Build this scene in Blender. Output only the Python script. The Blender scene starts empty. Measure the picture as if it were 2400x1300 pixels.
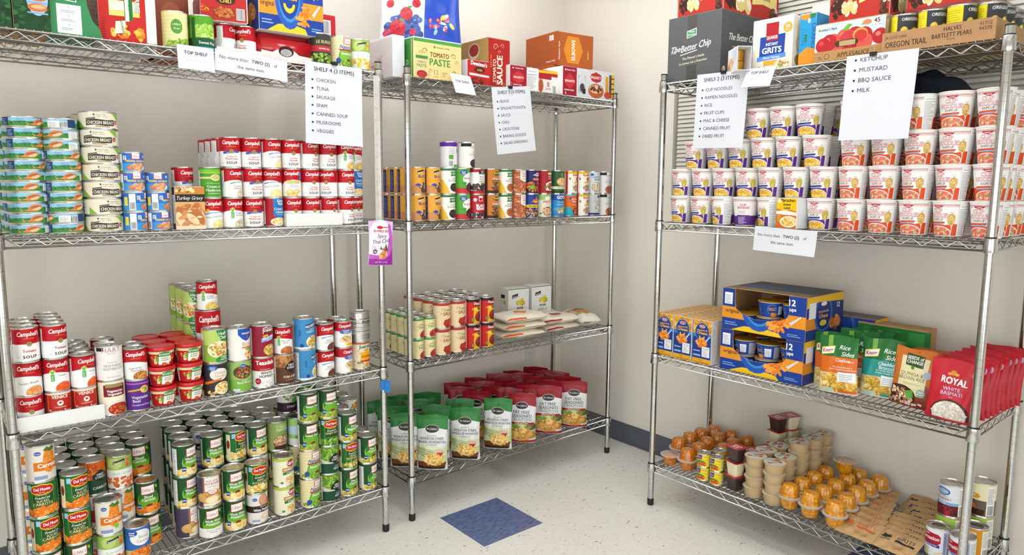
import bpy, math, random
from mathutils import Vector, Matrix
from mathutils.geometry import tessellate_polygon
R = math.radians
rnd = random.Random(7)
SC = bpy.context.scene
COL = SC.collection

# ------------------------------------------------------------------ camera
cd = bpy.data.cameras.new('camera'); cam = bpy.data.objects.new('camera', cd); COL.objects.link(cam)
YAW, PITCH, ROLL = 0.877092, -0.124797, 0.005748
fw = Vector((math.cos(PITCH)*math.cos(YAW), math.cos(PITCH)*math.sin(YAW), math.sin(PITCH)))
rt = fw.cross(Vector((0, 0, 1))).normalized(); up = rt.cross(fw)
r2 = rt*math.cos(ROLL)+up*math.sin(ROLL); u2 = -rt*math.sin(ROLL)+up*math.cos(ROLL)
cam.matrix_world = Matrix(((r2.x, u2.x, -fw.x, -2.8270), (r2.y, u2.y, -fw.y, -2.9262), (r2.z, u2.z, -fw.z, 1.3793), (0, 0, 0, 1)))
cd.sensor_width = 36; cd.lens = 1644.67/2400*36
cd.shift_x = (1200-1193.96)/2400; cd.shift_y = (640.58-650)/2400; cd.clip_start = .05
SC.camera = cam

# ------------------------------------------------------------------ world, lamps, exposure
w = bpy.data.worlds.new('room_air'); SC.world = w; w.use_nodes = True
w.node_tree.nodes['Background'].inputs[0].default_value = (.9, .95, 1, 1)
w.node_tree.nodes['Background'].inputs[1].default_value = .25
SC.view_settings.view_transform = 'Standard'; SC.view_settings.look = 'None'
SC.view_settings.gamma = 1; SC.view_settings.use_curve_mapping = False
SC.view_settings.exposure = 0.0
LAMPS = [(x, y) for y in (-.72, -1.78, -3.46) for x in (-.72, -1.78, -3.46)]     # recessed ceiling panels, three by three
LAMP_E = [3.4, 3.6, .4, 3.0, 3.7, .4, .4, .4, .2]
FILL_E = 2.8                  # fill light from two added, unseen windows behind the viewer
LAMP_C = (.97, .99, 1.0)
CEIL = 2.62

# ------------------------------------------------------------------ small helpers
def lin(c):
    if isinstance(c, int): c = ((c >> 16 & 255)/255, (c >> 8 & 255)/255, (c & 255)/255)
    return tuple(x/12.92 if x <= .04045 else ((x+.055)/1.055)**2.4 for x in c[:3])+(1.0,)
MATS = {}
def mat(name, col=(.8, .8, .8), rough=.5, metal=0, spec=.5, attr=False, noise=None, bump=None, trans=0, alpha=1, emit=None, coat=0, ior=1.45, sss=0):
    m = bpy.data.materials.new(name); m.use_nodes = True; nt = m.node_tree; b = nt.nodes['Principled BSDF']
    c = lin(col) if isinstance(col, int) else tuple(col)+(1,)
    b.inputs['Base Color'].default_value = c; b.inputs['Roughness'].default_value = rough; b.inputs['Metallic'].default_value = metal
    b.inputs['Specular IOR Level'].default_value = spec; b.inputs['Transmission Weight'].default_value = trans; b.inputs['IOR'].default_value = ior
    b.inputs['Alpha'].default_value = alpha; b.inputs['Coat Weight'].default_value = coat
    if sss: b.inputs['Subsurface Weight'].default_value = sss; b.inputs['Subsurface Radius'].default_value = (.01, .006, .003)
    src = None
    if attr:
        a = nt.nodes.new('ShaderNodeAttribute'); a.attribute_name = 'Col'; src = a.outputs['Color']
        nt.links.new(src, b.inputs['Base Color'])
    tc = nt.nodes.new('ShaderNodeTexCoord')
    if noise:   # (scale, amount): slight mottling of colour
        n = nt.nodes.new('ShaderNodeTexNoise'); n.inputs['Scale'].default_value = noise[0]; n.inputs['Detail'].default_value = 4
        nt.links.new(tc.outputs['Object'], n.inputs['Vector'])
        mr = nt.nodes.new('ShaderNodeMapRange'); mr.inputs[1].default_value = .3; mr.inputs[2].default_value = .7
        mr.inputs[3].default_value = 1-noise[1]; mr.inputs[4].default_value = 1+noise[1]
        nt.links.new(n.outputs[0], mr.inputs[0])
        mx = nt.nodes.new('ShaderNodeVectorMath'); mx.operation = 'SCALE'
        if src: nt.links.new(src, mx.inputs[0])
        else: mx.inputs[0].default_value = c[:3]
        nt.links.new(mr.outputs[0], mx.inputs['Scale']); nt.links.new(mx.outputs[0], b.inputs['Base Color'])
    if bump:    # (scale, strength, distance)
        n = nt.nodes.new('ShaderNodeTexNoise'); n.inputs['Scale'].default_value = bump[0]; n.inputs['Detail'].default_value = 3
        nt.links.new(tc.outputs['Object'], n.inputs['Vector'])
        bp = nt.nodes.new('ShaderNodeBump'); bp.inputs['Strength'].default_value = bump[1]; bp.inputs['Distance'].default_value = bump[2]
        nt.links.new(n.outputs[0], bp.inputs['Height']); nt.links.new(bp.outputs[0], b.inputs['Normal'])
    if emit: b.inputs['Emission Color'].default_value = tuple(emit[:3])+(1,); b.inputs['Emission Strength'].default_value = emit[3]
    MATS[name] = m; return m

mat('tin', (.62, .61, .59), .28, 1, noise=(60, .06))
mat('chrome', (.56, .565, .555), .15, 1, noise=(25, .05))
mat('black_plastic', 0x17181a, .45)
mat('label_paper', rough=.42, attr=True, spec=.32)
mat('carton', rough=.5, attr=True, noise=(40, .03), spec=.3)
mat('foil', rough=.3, attr=True, bump=(26, .45, .004), spec=.4)
mat('matte_foil', rough=.42, attr=True, bump=(22, .3, .003))
mat('sheet', rough=.75, attr=True)
mat('paper', 0xd9dbe1, .8, noise=(9, .012))
mat('cup_white', 0xf3efe9, .45)
mat('kraft', 0xb58f62, .8, noise=(80, .06))
mat('white_card', 0xe9e8e6, .7, noise=(30, .02))
mat('grey_card', 0x65666a, .75, noise=(50, .04))
mat('brown_card', 0xa9581f, .7, noise=(50, .04))
mat('wall_paint', 0xe9e3d8, .7, noise=(1.5, .012), bump=(260, .12, .001))
mat('ceiling_paint', 0xf2f1ec, .9, noise=(8, .02))
mat('rubber_base', 0x5c6169, .55, noise=(14, .05))
mat('outlet_plastic', 0xdcd8cf, .4)
mat('blind', 0xd9d6cc, .5)
mat('blue_tape', 0x2d78c4, .6)
mat('red_plastic', 0xc8161f, .3, coat=.3)
mat('clear_plastic', (.97, .95, .92), .12, trans=1, ior=1.3)
mat('clear_film', (.98, .96, .93), .1, alpha=.22)
mat('clear_rim', (.93, .89, .85), .25, trans=.55, ior=1.3)
mat('syrup_amber', 0xd98a1f, .2, coat=.5, sss=.25)
mat('syrup_gold', 0xe8a30f, .2, coat=.5, sss=.25)
mat('tan_plastic', 0xc9ad84, .35, sss=.1)
mat('choc_plastic', 0x3e2a2a, .25, coat=.3)
mat('vanilla_plastic', 0xe9dfb9, .3, coat=.3)
mat('dark_cloth', 0x1f2836, .8)
mat('clear_wrap', (.97, .97, .96), .14, trans=1, ior=1.06, alpha=.35, bump=(30, .4, .004))

def vct(name, base, fleck, fleck2, amt):
    m = bpy.data.materials.new(name); m.use_nodes = True; nt = m.node_tree; b = nt.nodes['Principled BSDF']
    g = nt.nodes.new('ShaderNodeNewGeometry'); mp = nt.nodes.new('ShaderNodeMapping'); mp.inputs['Scale'].default_value = (1, 3.4, 1); mp.inputs['Rotation'].default_value = (0, 0, .5)
    nt.links.new(g.outputs['Position'], mp.inputs[0])
    cur = None
    n0 = nt.nodes.new('ShaderNodeTexNoise'); n0.inputs['Scale'].default_value = 30; n0.inputs['Detail'].default_value = 6
    nt.links.new(mp.outputs[0], n0.inputs['Vector'])
    r0 = nt.nodes.new('ShaderNodeValToRGB'); r0.color_ramp.elements[0].position = .35; r0.color_ramp.elements[1].position = .65
    r0.color_ramp.elements[0].color = lin(base); r0.color_ramp.elements[1].color = lin(fleck2)
    nt.links.new(n0.outputs[0], r0.inputs[0]); cur = r0.outputs[0]
    for sc, th, c in ((36, amt, fleck), (62, amt+.01, fleck), (27, amt+.03, 0x8f7a5a)):
        n = nt.nodes.new('ShaderNodeTexNoise'); n.inputs['Scale'].default_value = sc; n.inputs['Detail'].default_value = 1.5
        nt.links.new(mp.outputs[0], n.inputs['Vector'])
        gt = nt.nodes.new('ShaderNodeMapRange'); gt.inputs[1].default_value = th; gt.inputs[2].default_value = th+.03
        nt.links.new(n.outputs[0], gt.inputs[0])
        mx = nt.nodes.new('ShaderNodeMix'); mx.data_type = 'RGBA'; mx.inputs[7].default_value = lin(c)
        nt.links.new(gt.outputs[0], mx.inputs[0]); nt.links.new(cur, mx.inputs[6]); cur = mx.outputs[2]
    nt.links.new(cur, b.inputs['Base Color']); b.inputs['Roughness'].default_value = .22; b.inputs['Specular IOR Level'].default_value = .45
    MATS[name] = m
vct('vct_cream', 0xe6e3d9, 0x5f5b55, 0xedeae1, .70)
vct('vct_blue', 0x55648e, 0x3d4868, 0x6f7ca4, .66)

def mesh(name, V, F, m, smooth=False, cols=None, normals=None):
    me = bpy.data.meshes.new(name); me.from_pydata(V, [], F)
    me.materials.append(MATS[m])
    if cols is not None:
        a = me.attributes.new('Col', 'FLOAT_COLOR', 'FACE'); a.data.foreach_set('color', [x for c in cols for x in c])
    if smooth: me.polygons.foreach_set('use_smooth', [True]*len(F))
    if normals: me.normals_split_custom_set_from_vertices(normals)
    me.update(); return me
def ob(name, me, parent=None, loc=(0, 0, 0), rz=0, rot=None):
    o = bpy.data.objects.new(name, me); COL.objects.link(o); o.location = loc
    o.rotation_euler = rot if rot else (0, 0, rz)
    if parent: o.parent = parent
    return o
SEEN = {}
def tag(o, label, cat, group=None):
    SEEN.setdefault(label, []).append(o)
    o['label'] = label; o['category'] = cat
    if group: o['group'] = group
    return o
def struct(o): o['kind'] = 'structure'; return o

class MB:
    """collects simple solids into one mesh"""
    def __init__(s): s.V = []; s.F = []
    def add(s, V, F): n = len(s.V); s.V += [tuple(v) for v in V]; s.F += [tuple(i+n for i in f) for f in F]; return s
    def box(s, a, b):
        (x0, y0, z0), (x1, y1, z1) = a, b
        return s.add([(x0, y0, z0), (x1, y0, z0), (x1, y1, z0), (x0, y1, z0), (x0, y0, z1), (x1, y0, z1), (x1, y1, z1), (x0, y1, z1)],
                     [(3, 2, 1, 0), (4, 5, 6, 7), (0, 1, 5, 4), (1, 2, 6, 5), (2, 3, 7, 6), (3, 0, 4, 7)])
    def wire(s, pts, r, n=6, close=False):
        V = []; F = []; pts = [Vector(p) for p in pts]; k = len(pts)
        for i, p in enumerate(pts):
            d = (pts[min(i+1, k-1)]-pts[max(i-1, 0)]).normalized()
            a = d.cross(Vector((0, 0, 1))); a = a.normalized() if a.length > 1e-4 else Vector((1, 0, 0)); b = d.cross(a)
            for j in range(n):
                t = 2*math.pi*j/n; V.append(p+a*(r*math.cos(t))+b*(r*math.sin(t)))
        for i in range(k-1):
            for j in range(n): F.append((i*n+j, i*n+(j+1) % n, (i+1)*n+(j+1) % n, (i+1)*n+j))
        F.append(tuple(range(n))); F.append(tuple(range((k-1)*n, k*n))[::-1])
        return s.add(V, F)
    def lathe(s, prof, n=24, cx=0, cy=0):
        V = []; F = []
        for (r, z) in prof:
            for j in range(n):
                t = 2*math.pi*j/n; V.append((cx+r*math.sin(t), cy-r*math.cos(t), z))
        for i in range(len(prof)-1):
            for j in range(n): F.append((i*n+j, i*n+(j+1) % n, (i+1)*n+(j+1) % n, (i+1)*n+j))
        return s.add(V, F)
    def mesh(s, name, m, smooth=False): return mesh(name, s.V, s.F, m, smooth)
def sharp(me, ang=.6):
    import bmesh
    bm = bmesh.new(); bm.from_mesh(me)
    for e in bm.edges:
        if len(e.link_faces) == 2 and e.calc_face_angle(0) > ang: e.smooth = False
    bm.to_mesh(me); bm.free(); return me

# ------------------------------------------------------------------ flat print: coloured shapes laid on a surface
GLY = {}
TMP = bpy.data.scenes.new('lettering_bench')     # scratch scene for turning type into outlines, removed at the end
def glyphs(s, bold=0, shear=0, sp=1.0):
    k = (s, bold, shear, sp)
    if k in GLY: return GLY[k]
    c = bpy.data.curves.new('lettering', 'FONT'); c.body = s; c.resolution_u = 2; c.offset = bold; c.shear = shear; c.space_character = sp; c.fill_mode = 'FRONT'
    o = bpy.data.objects.new('lettering', c); TMP.collection.objects.link(o); vl = TMP.view_layers[0]; vl.update()
    e = o.evaluated_get(vl.depsgraph); me = e.to_mesh()
    V = [(v.co.x, v.co.y) for v in me.vertices]; T = []
    for p in me.polygons:
        q = list(p.vertices)
        for i in range(1, len(q)-1): T.append((V[q[0]], V[q[i]], V[q[i+1]]))
    e.to_mesh_clear(); bpy.data.objects.remove(o); bpy.data.curves.remove(c)
    xs = [p[0] for p in V] or [0, 1]; GLY[k] = (T, min(xs), max(xs)); return GLY[k]
CAP = .70
class Art:
    """print drawn in millimetres; later shapes lie over earlier ones"""
    def __init__(s): s.T = []; s.k = 0; s.vr = s.ur = None      # vr, ur: edges the print is trimmed to
    def tris(s, T, c, k=None):
        c = lin(c); k = s.k if k is None else k
        s.T += [(t, c, k) for t in T]; return s
    def nxt(s): s.k += 1; return s
    def rect(s, x0, y0, x1, y1, c): s.tris([((x0, y0), (x1, y0), (x1, y1)), ((x0, y0), (x1, y1), (x0, y1))], c); return s.nxt()
    def poly(s, P, c):
        t = tessellate_polygon([[Vector((x, y, 0)) for x, y in P]])
        s.tris([tuple(P[i] for i in q) for q in t], c); return s.nxt()
    def ell(s, x, y, rx, ry, c, n=20, a=0, k=None):
        ca, sa = math.cos(a), math.sin(a); P = []
        for i in range(n):
            t = 2*math.pi*i/n; dx, dy = rx*math.cos(t), ry*math.sin(t); P.append((x+dx*ca-dy*sa, y+dx*sa+dy*ca))
        s.tris([(P[0], P[i], P[i+1]) for i in range(1, n-1)], c, k)
        return s if k is not None else s.nxt()
    def txt(s, t, x, y, h, c, bold=.02, shear=0, wmax=None, align=0, sp=1.0, edge=None, arc=0, rot=0, cond=None):
        """h = height of the capitals; align -1 left, 0 centre, 1 right; weight and outline come from shifted copies of the letters"""
        T, a, b = glyphs(t, 0, shear, sp); k = h/CAP; kx = k*(cond or 1)
        if wmax and (b-a)*kx > wmax: kx = wmax/(b-a)
        if edge:
            ec, ew = edge; q = ew*.75+bold
            for i in range(8): s._put(T, a, b, x, y, kx, k, ec, align, rot, q*math.cos(i*.785), q*math.sin(i*.785), s.k+i*.12)
            s.k += 1.1
        D = [(0, 0)] if bold < .008 else ([(-bold*.8, 0), (bold*.8, 0)] if bold < .026 else [(-bold*.8, -bold*.45), (bold*.8, -bold*.45), (-bold*.8, bold*.45), (bold*.8, bold*.45)])
        for i, (dx, dy) in enumerate(D): s._put(T, a, b, x, y, kx, k, c, align, rot, dx, dy, s.k+i*.12)
        return s.nxt()
    def _put(s, T, a, b, x, y, kx, k, c, align, rot, ex, ey, lay):
        m = (a+b)/2 if align == 0 else (a if align < 0 else b); ca, sa = math.cos(rot), math.sin(rot); out = []
        for t in T:
            q = []
            for px, py in t:
                dx, dy = (px-m+ex)*kx, (py+ey)*k; q.append((x+dx*ca-dy*sa, y+dx*sa+dy*ca))
            out.append(tuple(q))
        s.tris(out, c, lay)
    def lines(s, x0, y0, x1, y1, n, c, frac=.45, ragged=True):
        st = (y1-y0)/n; r = random.Random(int(x0*7+y1*13)+n); T = []
        for i in range(n):
            e = x0+(x1-x0)*(r.uniform(.6, 1) if ragged else 1); y = y0+st*i
            T += [((x0, y), (e, y), (e, y+st*frac)), ((x0, y), (e, y+st*frac), (x0, y+st*frac))]
        s.tris(T, c); return s.nxt()
    def bars(s, x0, y0, x1, y1, n=18, c=0x2a2a2e):
        s.rect(x0-1, y0-1, x1+1, y1+1, 0xf6f6f4); r = random.Random(n); x = x0; T = []
        while x < x1:
            wd = (x1-x0)/n*r.choice((.3, .5, .8)); T += [((x, y0), (x+wd, y0), (x+wd, y1)), ((x, y0), (x+wd, y1), (x, y1))]; x += wd+(x1-x0)/n*r.choice((.3, .5))
        s.tris(T, c); return s.nxt()
    def food(s, x, y, rx, ry, pal, n, sz, asp=1.0, clip=None, seed=1):
        """heap of small pieces inside an ellipse"""
        r = random.Random(seed*31+n); i = 0; tr = 0
        while i < n and tr < n*6:
            tr += 1; a, b = r.uniform(-1, 1), r.uniform(-1, 1)
            if a*a+b*b > 1: continue
            px, py = x+a*(rx-sz*.6), y+b*(ry-sz*.6)
            if clip and not clip(px, py): continue
            q = r.uniform(.75, 1.25)*sz; s.ell(px, py, q*asp, q, r.choice(pal), 8 if sz < 9 else 14, r.uniform(0, 3.1), s.k+i*.12)
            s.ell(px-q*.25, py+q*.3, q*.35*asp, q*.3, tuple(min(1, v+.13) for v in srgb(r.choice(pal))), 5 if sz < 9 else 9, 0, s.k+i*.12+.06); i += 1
        s.k += n*.12+1; return s
    def nut(s, x0, y0, x1, y1):
        s.rect(x0, y0, x1, y1, 0xf2f0ee); s.txt('Nutrition Facts', (x0+x1)/2, y1-(x1-x0)*.16, (x1-x0)*.09, 0x2a2a30, .02, wmax=(x1-x0)*.9)
        s.rect(x0+1, y1-(x1-x0)*.36, x1-1, y1-(x1-x0)*.33, 0x333338)
        s.lines(x0+1.5, y0+2, x1-1.5, y1-(x1-x0)*.4, max(4, int((y1-y0)/4)), 0x8a8a90, .35); return s
    # ---- lay the print on a surface
    def lay(s, name, m, fn, ucut=None, vcut=None, du=None, off=.00004, smooth=True):
        V = []; F = []; C = []; N = []
        def clip(P, ax, lo, hi):
            for sg, lim in ((1, lo), (-1, -hi)):
                O = []; L = len(P)
                for i in range(L):
                    a, b = P[i], P[(i+1) % L]; da, db = sg*a[ax]-lim, sg*b[ax]-lim
                    if da >= -1e-9: O.append(a)
                    if (da > 1e-9 and db < -1e-9) or (da < -1e-9 and db > 1e-9):
                        t = da/(da-db); O.append((a[0]+(b[0]-a[0])*t, a[1]+(b[1]-a[1])*t))
                P = O
                if len(P) < 3: return []
            return P
        def split(P, ax, st):
            if not st: return [(P, None)]
            a = min(p[ax] for p in P); b = max(p[ax] for p in P)
            i0 = math.floor(a/st+1e-7); i1 = math.ceil(b/st-1e-7)
            if i1-i0 <= 1: return [(P, i0)]
            return [(q, i) for i in range(i0, i1) for q in [clip(P, ax, i*st, (i+1)*st)] if q]
        for t, c, k in s.T:
            (x0, y0), (x1, y1), (x2, y2) = t
            ar = (x1-x0)*(y2-y0)-(x2-x0)*(y1-y0)
            if abs(ar) < 1e-5: continue
            P = list(t) if ar > 0 else [t[0], t[2], t[1]]
            if s.vr and (min(y0, y1, y2) < s.vr[0] or max(y0, y1, y2) > s.vr[1]): P = clip(P, 1, *s.vr)
            if s.ur and P and (min(x0, x1, x2) < s.ur[0] or max(x0, x1, x2) > s.ur[1]): P = clip(P, 0, *s.ur)
            if not P: continue
            for q, i in split(P, 0, ucut):
                for g, j in split(q, 1, vcut):
                    n = len(V)
                    for p in g:
                        co, no = fn(p[0], p[1], off*(k+1), i); V.append(co); N.append(no)
                    F.append(tuple(range(n, n+len(g)))); C.append(c)
        return mesh(name, V, F, m, smooth, C, N if smooth else None)
def srgb(c):
    return ((c >> 16 & 255)/255, (c >> 8 & 255)/255, (c & 255)/255) if isinstance(c, int) else c
def cyl(r0, r1, h, n=40):
    """surface function for a can or a tapering cup: u along the girth in mm, v up in mm"""
    du = 2*math.pi*1000*(r0+r1)/2/n; sl = (r1-r0)/max(h, 1e-6)
    def fn(u, v, off, i):
        R_ = r0+(r1-r0)*(v/1000/h)+off
        t0 = 2*math.pi*i/n; t1 = 2*math.pi*(i+1)/n; f = u/du-i
        x = R_*((1-f)*math.sin(t0)+f*math.sin(t1)); y = -R_*((1-f)*math.cos(t0)+f*math.cos(t1)); t = t0+(t1-t0)*f
        return (x, y, v/1000), (math.sin(t), -math.cos(t), -sl)
    return fn, du
def flat_fn(o, ax, ay, nz):
    o, ax, ay, nz = Vector(o), Vector(ax), Vector(ay), Vector(nz)
    def fn(u, v, off, i): return tuple(o+ax*(u/1000)+ay*(v/1000)+nz*(off+.0002)), tuple(nz)
    return fn
# ------------------------------------------------------------------ can sizes (radius, height) and label designs
SZ = {'soup': (.0335, .0995), 'veg': (.0375, .109), 'big': (.039, .1145), 'bean': (.0367, .108), 'tuna': (.0485, .0298), 'chick': (.0515, .0505),
      'vienna': (.0335, .0598), 'paste': (.027, .085), 'sauce': (.0378, .112), 'mini': (.0275, .057), 'fam': (.041, .165), 'milk': (.037, .1)}
WHITE, RED, BLACK = 0xf4f3f0, 0xb9101f, 0x1d1c1e
PEA = [0x6f9a2c, 0x86b33a, 0x5c8725, 0x9cc552]; POT = [0xf0d890, 0xe8c468, 0xf6e6b0, 0xdcb04c]; CAR = [0xe87a1e, 0xd9641a, 0xf29a3e]
BEAN_BR = [0x8a5a34, 0xa8744a, 0x6d4426, 0xb98a5a]; BEAN_BK = [0x2b2224, 0x3d3032, 0x554446]; BEAN_RD = [0xa6552c, 0xc27542, 0x8f4524]
NOOD = [0xe9c45c, 0xf0d684, 0xd9a83e, 0xf6e3a6]; MIX = [0x7fa83a, 0xe8862a, 0xf0c94a, 0x5c8a2e, 0xe9dca0]; CHICKP = [0xe3c07e, 0xd2a860, 0xf0d8a4, 0xc9944e]
DES = {}
def A0(sz, bg):
    r, h = SZ[sz]; a = Art(); W = math.pi*r*1000; H = h*1000; a.W = W; a.H = H; a.r = r*1000
    a.rect(-W, 3.5, W, H-3.5, bg); a.vr = (3.5, H-3.5); a.ur = (-W, W); return a
def back(a, bg=0xf2f0ee, side=1):
    x = side*a.W*.56; a.rect(x-14, 6, x+14, a.H-8, bg); a.lines(x-12, a.H*.42, x+12, a.H-12, 12, 0x7d7a7c, .35); a.bars(x-10, 9, x+10, a.H*.36); return a
def design(name, sz, kind, desc, a, m='label_paper'): DES[name] = (sz, kind, desc, a, m)

def camp(name, desc, l1, l2=None, style='soup', sz='soup', food=NOOD, ribbon=None, soupcol=BLACK, tail='SOUP', yellow=False):
    a = A0(sz, WHITE); H = a.H; top = H*.53
    if style == 'soup':
        a.rect(-a.W, top, a.W, H-3.5, RED)
    else:   # curved red field over a picture
        P = [(-a.W, top+4)]+[(x, top-2+8*math.cos((x+10)/28)) for x in range(-60, 61, 5)]+[(a.W, top+4), (a.W, H-3.5), (-a.W, H-3.5)]
        a.poly(P, RED)
    a.txt("Campbell's", 0, H*.76, H*.125, WHITE, .028, .32, wmax=a.r*1.75)
    a.txt('CONDENSED', 0, H*.675, H*.026, 0xd9b25a, .02, sp=1.5)
    if style == 'soup':
        if ribbon: a.poly([(-27, top-1), (27, top+4), (27, top-4), (-27, top-9)], ribbon).txt('Great for Cooking', 0, top-5, 2.6, WHITE, .02, rot=.1)
        a.ell(0, top, 7.2, 7.2, 0x8f7a44).ell(0, top, 5.8, 5.8, 0xa38f57).ell(0, top+1.5, 2.4, 2.4, 0x87703c)
        if l2: a.txt(l1, 0, H*.335, H*.058, RED, .02).txt(l2, 0, H*.255, H*.064, RED, .025)
        else: a.txt(l1, 0, H*.29, H*.075, RED, .03, wmax=a.r*1.7)
        if tail: a.txt(tail, 0, H*.115, H*.085, soupcol, .04, sp=1.25)
        for x in (-26, -31, 26, 31): a.ell(x, H*.15, 1.2, 1.2, 0x8c8a88)
    else:
        if style == 'hr':
            a.ell(-15, H*.6, 8, 7, 0xd7e8b0).poly([(-22, H*.62), (-18.5, H*.665), (-15, H*.63), (-11.5, H*.665), (-8, H*.62), (-15, H*.53)], 0x4aa33c)
            a.txt('Healthy', -15, H*.62, 2.6, 0xf1e44a, .02).txt('Request', -15, H*.588, 2.4, 0xf1e44a, .02)
            a.rect(-20, H*.33, -10, H*.53, 0x5bb054).lines(-18, H*.36, -11, H*.5, 4, 0xe8f2e0, .3)
            a.txt(l1, 9, H*.47, H*.05, 0x4a4a4e, .0, .2).txt(l2 or '', 9, H*.4, H*.05, 0x4a4a4e, .0, .2)
        else:
            if ribbon: a.poly([(-30, H*.49), (-10, H*.535), (12, H*.545), (32, H*.535), (32, H*.505), (12, H*.515), (-10, H*.505), (-30, H*.455)], ribbon).txt('GREAT FOR COOKING', 3, H*.515, 2.6, WHITE, .02)
            a.txt(l1, -2, H*.36, H*.062, 0x4e4b50, .0, .25, wmax=a.r*1.6, rot=.08)
            if l2: a.txt(l2, 2, H*.29, H*.062, 0x4e4b50, .0, .25, rot=.08)
        if yellow: a.ell(-22, H*.59, 5.5, 5.5, 0xf3c81e)
        cl = lambda x, y: y > 6
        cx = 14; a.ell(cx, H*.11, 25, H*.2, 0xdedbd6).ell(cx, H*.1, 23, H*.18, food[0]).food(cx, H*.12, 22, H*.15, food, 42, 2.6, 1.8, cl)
    for i in range(3): a.rect(-a.W*.62, H*(.2+.18*i), -a.W*.62+12, H*(.3+.18*i), 0xe6e2df)
    a.nut(-a.W*.68, 8, -a.W*.48, H*.9); a.bars(a.W*.55, 10, a.W*.75, H*.35)
    a.rect(-a.W, H-7.5, a.W, H-3.5, 0x9c0d1a) if style != 'soup' else None
    design(name, sz, 'soup_can', desc, a)
camp('noodle', 'red and white chicken noodle soup can', 'Chicken', 'Noodle')
camp('mush', 'red and white cream of mushroom soup can with blue ribbon', 'Cream of', 'Mushroom', ribbon=0x3b56a8)
camp('tomato', 'red and white tomato soup can', 'Tomato')
camp('cream_mush', 'soup can with mushroom cream picture and green curve', 'Cream of', 'Mushroom', 'pic', food=[0xd8c8a8, 0xc8b48e, 0xe6dcc4], ribbon=0x4f9a46)
camp('cream_chick', 'soup can with pale yellow cream picture and blue curve', 'Cream of Chicken', None, 'pic', food=[0xf0dc96, 0xf4e4ac, 0xecd484], ribbon=0x3d7fc4)
camp('corn', 'soup can with yellow corn cream picture and yellow dot', 'Cream of Sweet Corn', None, 'pic', food=[0xf2dc8a, 0xf6e6a4, 0xeccf70], ribbon=0x3d7fc4, yellow=True)
camp('bisque', 'soup can with orange tomato bisque picture', 'Tomato Bisque', None, 'pic', food=[0xe89a58, 0xdf8240, 0xf0b27a])
camp('consomme', 'soup can with dark brown broth picture', 'Beef', 'Consomme', 'pic', food=[0x5a2a1c, 0x6e3826, 0x84492f], ribbon=0x3d7fc4)
camp('hr_mush', 'soup can with green heart badge and mushroom picture', 'Cream of', 'Mushroom', 'hr', food=[0xd8c8a8, 0xb8a684, 0xe6dcc4])
camp('hr_tomato', 'soup can with green heart badge and orange picture', 'Tomato', '', 'hr', food=[0xe4581e, 0xea6a2c, 0xdd4c16])
camp('hr_noodle', 'soup can with green heart badge and noodle picture', 'Chicken', 'Noodle', 'hr', food=NOOD)
camp('rice', 'soup can with green heart badge and chicken rice picture', 'Chicken', 'with Rice', 'hr', food=NOOD)
camp('bacon', 'soup can with green heart badge and bean bacon picture', 'Bean with', 'Bacon', 'hr', food=[0xb5622e, 0xc97a44, 0xa04f22])
camp('vegsoup', 'red soup can with vegetarian vegetable picture', 'Vegetarian', 'Vegetable', 'pic', food=[0xc4702e, 0xe0a04e, 0x9c5a26, 0xd9b45c])
camp('family', 'large red family size soup can', 'Chicken', 'Noodle', 'soup', sz='fam')
# odd soups
a = A0('soup', RED); H = a.H; a.poly([(-60, 30), (-30, 56), (0, 62), (30, 58), (60, 40), (60, 5), (-60, 5)], 0xf4f0e6); a.txt("Campbell's", -2, H*.78, 12, WHITE, .03, .3, wmax=58)
a.txt('Chicken', 0, H*.5, 10, 0xf3e02e, .05, edge=(0x2c3f94, .05), wmax=46).txt('Stars', 4, H*.36, 10, 0xf8f8f8, .05, edge=(0x2c3f94, .05)).food(0, 18, 28, 13, NOOD, 50, 2.6, 1.4); a.rect(24, 60, 34, 88, 0x3b86c8); a.nut(-68, 8, -46, 88)
design('stars', 'soup', 'soup_can', 'red soup can with yellow and purple star pasta lettering', a)
a = A0('soup', 0x4c9a2a); H = a.H; a.rect(-105, H-16, 105, H-8, 0x78c032).rect(-105, H-20, 105, H-17, 0xb8d84a); a.ell(8, 66, 17, 11, 0xe8d9a0).ell(8, 67, 13, 8, 0xcfc07a).rect(-60, 62, -5, 68, 0xe3cf96)
a.txt('100% Reduced Sodium', 0, 46, 3.4, 0xdfeecb, .01).txt('Cream of', 2, 33, 8, WHITE, .025, align=0).txt('Mushroom', 2, 21, 8.5, WHITE, .025, wmax=52).txt('Condensed Soup', 2, 13, 4, WHITE, .01); a.nut(-68, 8, -46, 88)
design('green_mush', 'soup', 'soup_can', 'bright green cream of mushroom soup can', a)
def gvsoup(name, l1, l2, desc):
    a = A0('soup', 0xa81828); H = a.H; a.rect(-16, 38, 34, H-3.5, 0x1f78c0).ell(9, 40, 25, 9, 0x1f78c0).txt('Great', 12, 84, 9, WHITE, .03).txt('Value', 14, 74, 9, WHITE, .03)
    a.txt(l1, 9, 57, 8, WHITE, .02, .2).txt(l2, 10, 46, 8, WHITE, .02, .2).txt('Condensed Soup', 10, 40, 3, WHITE, .01).ell(4, 17, 31, 14, 0xefe8dc).food(4, 18, 27, 11, NOOD, 40, 2.6, 1.6); a.nut(-68, 8, -46, 88); back(a)
    design(name, 'soup', 'soup_can', desc, a)
gvsoup('gv_cream', 'Cream of', 'Chicken', 'red soup can with blue panel and cream of chicken lettering'); gvsoup('gv_noodle', 'Chicken', 'Noodle', 'red soup can with blue panel and noodle lettering')
a = A0('soup', 0xefe9e2); H = a.H; a.rect(-50, 8, 50, H-8, 0xb01a1c).rect(-32, 8, 32, H-8, 0xb8261e); 
for x in (-34, 34): a.rect(x-1, 8, x+1, H-8, 0xd98a3c)
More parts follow.
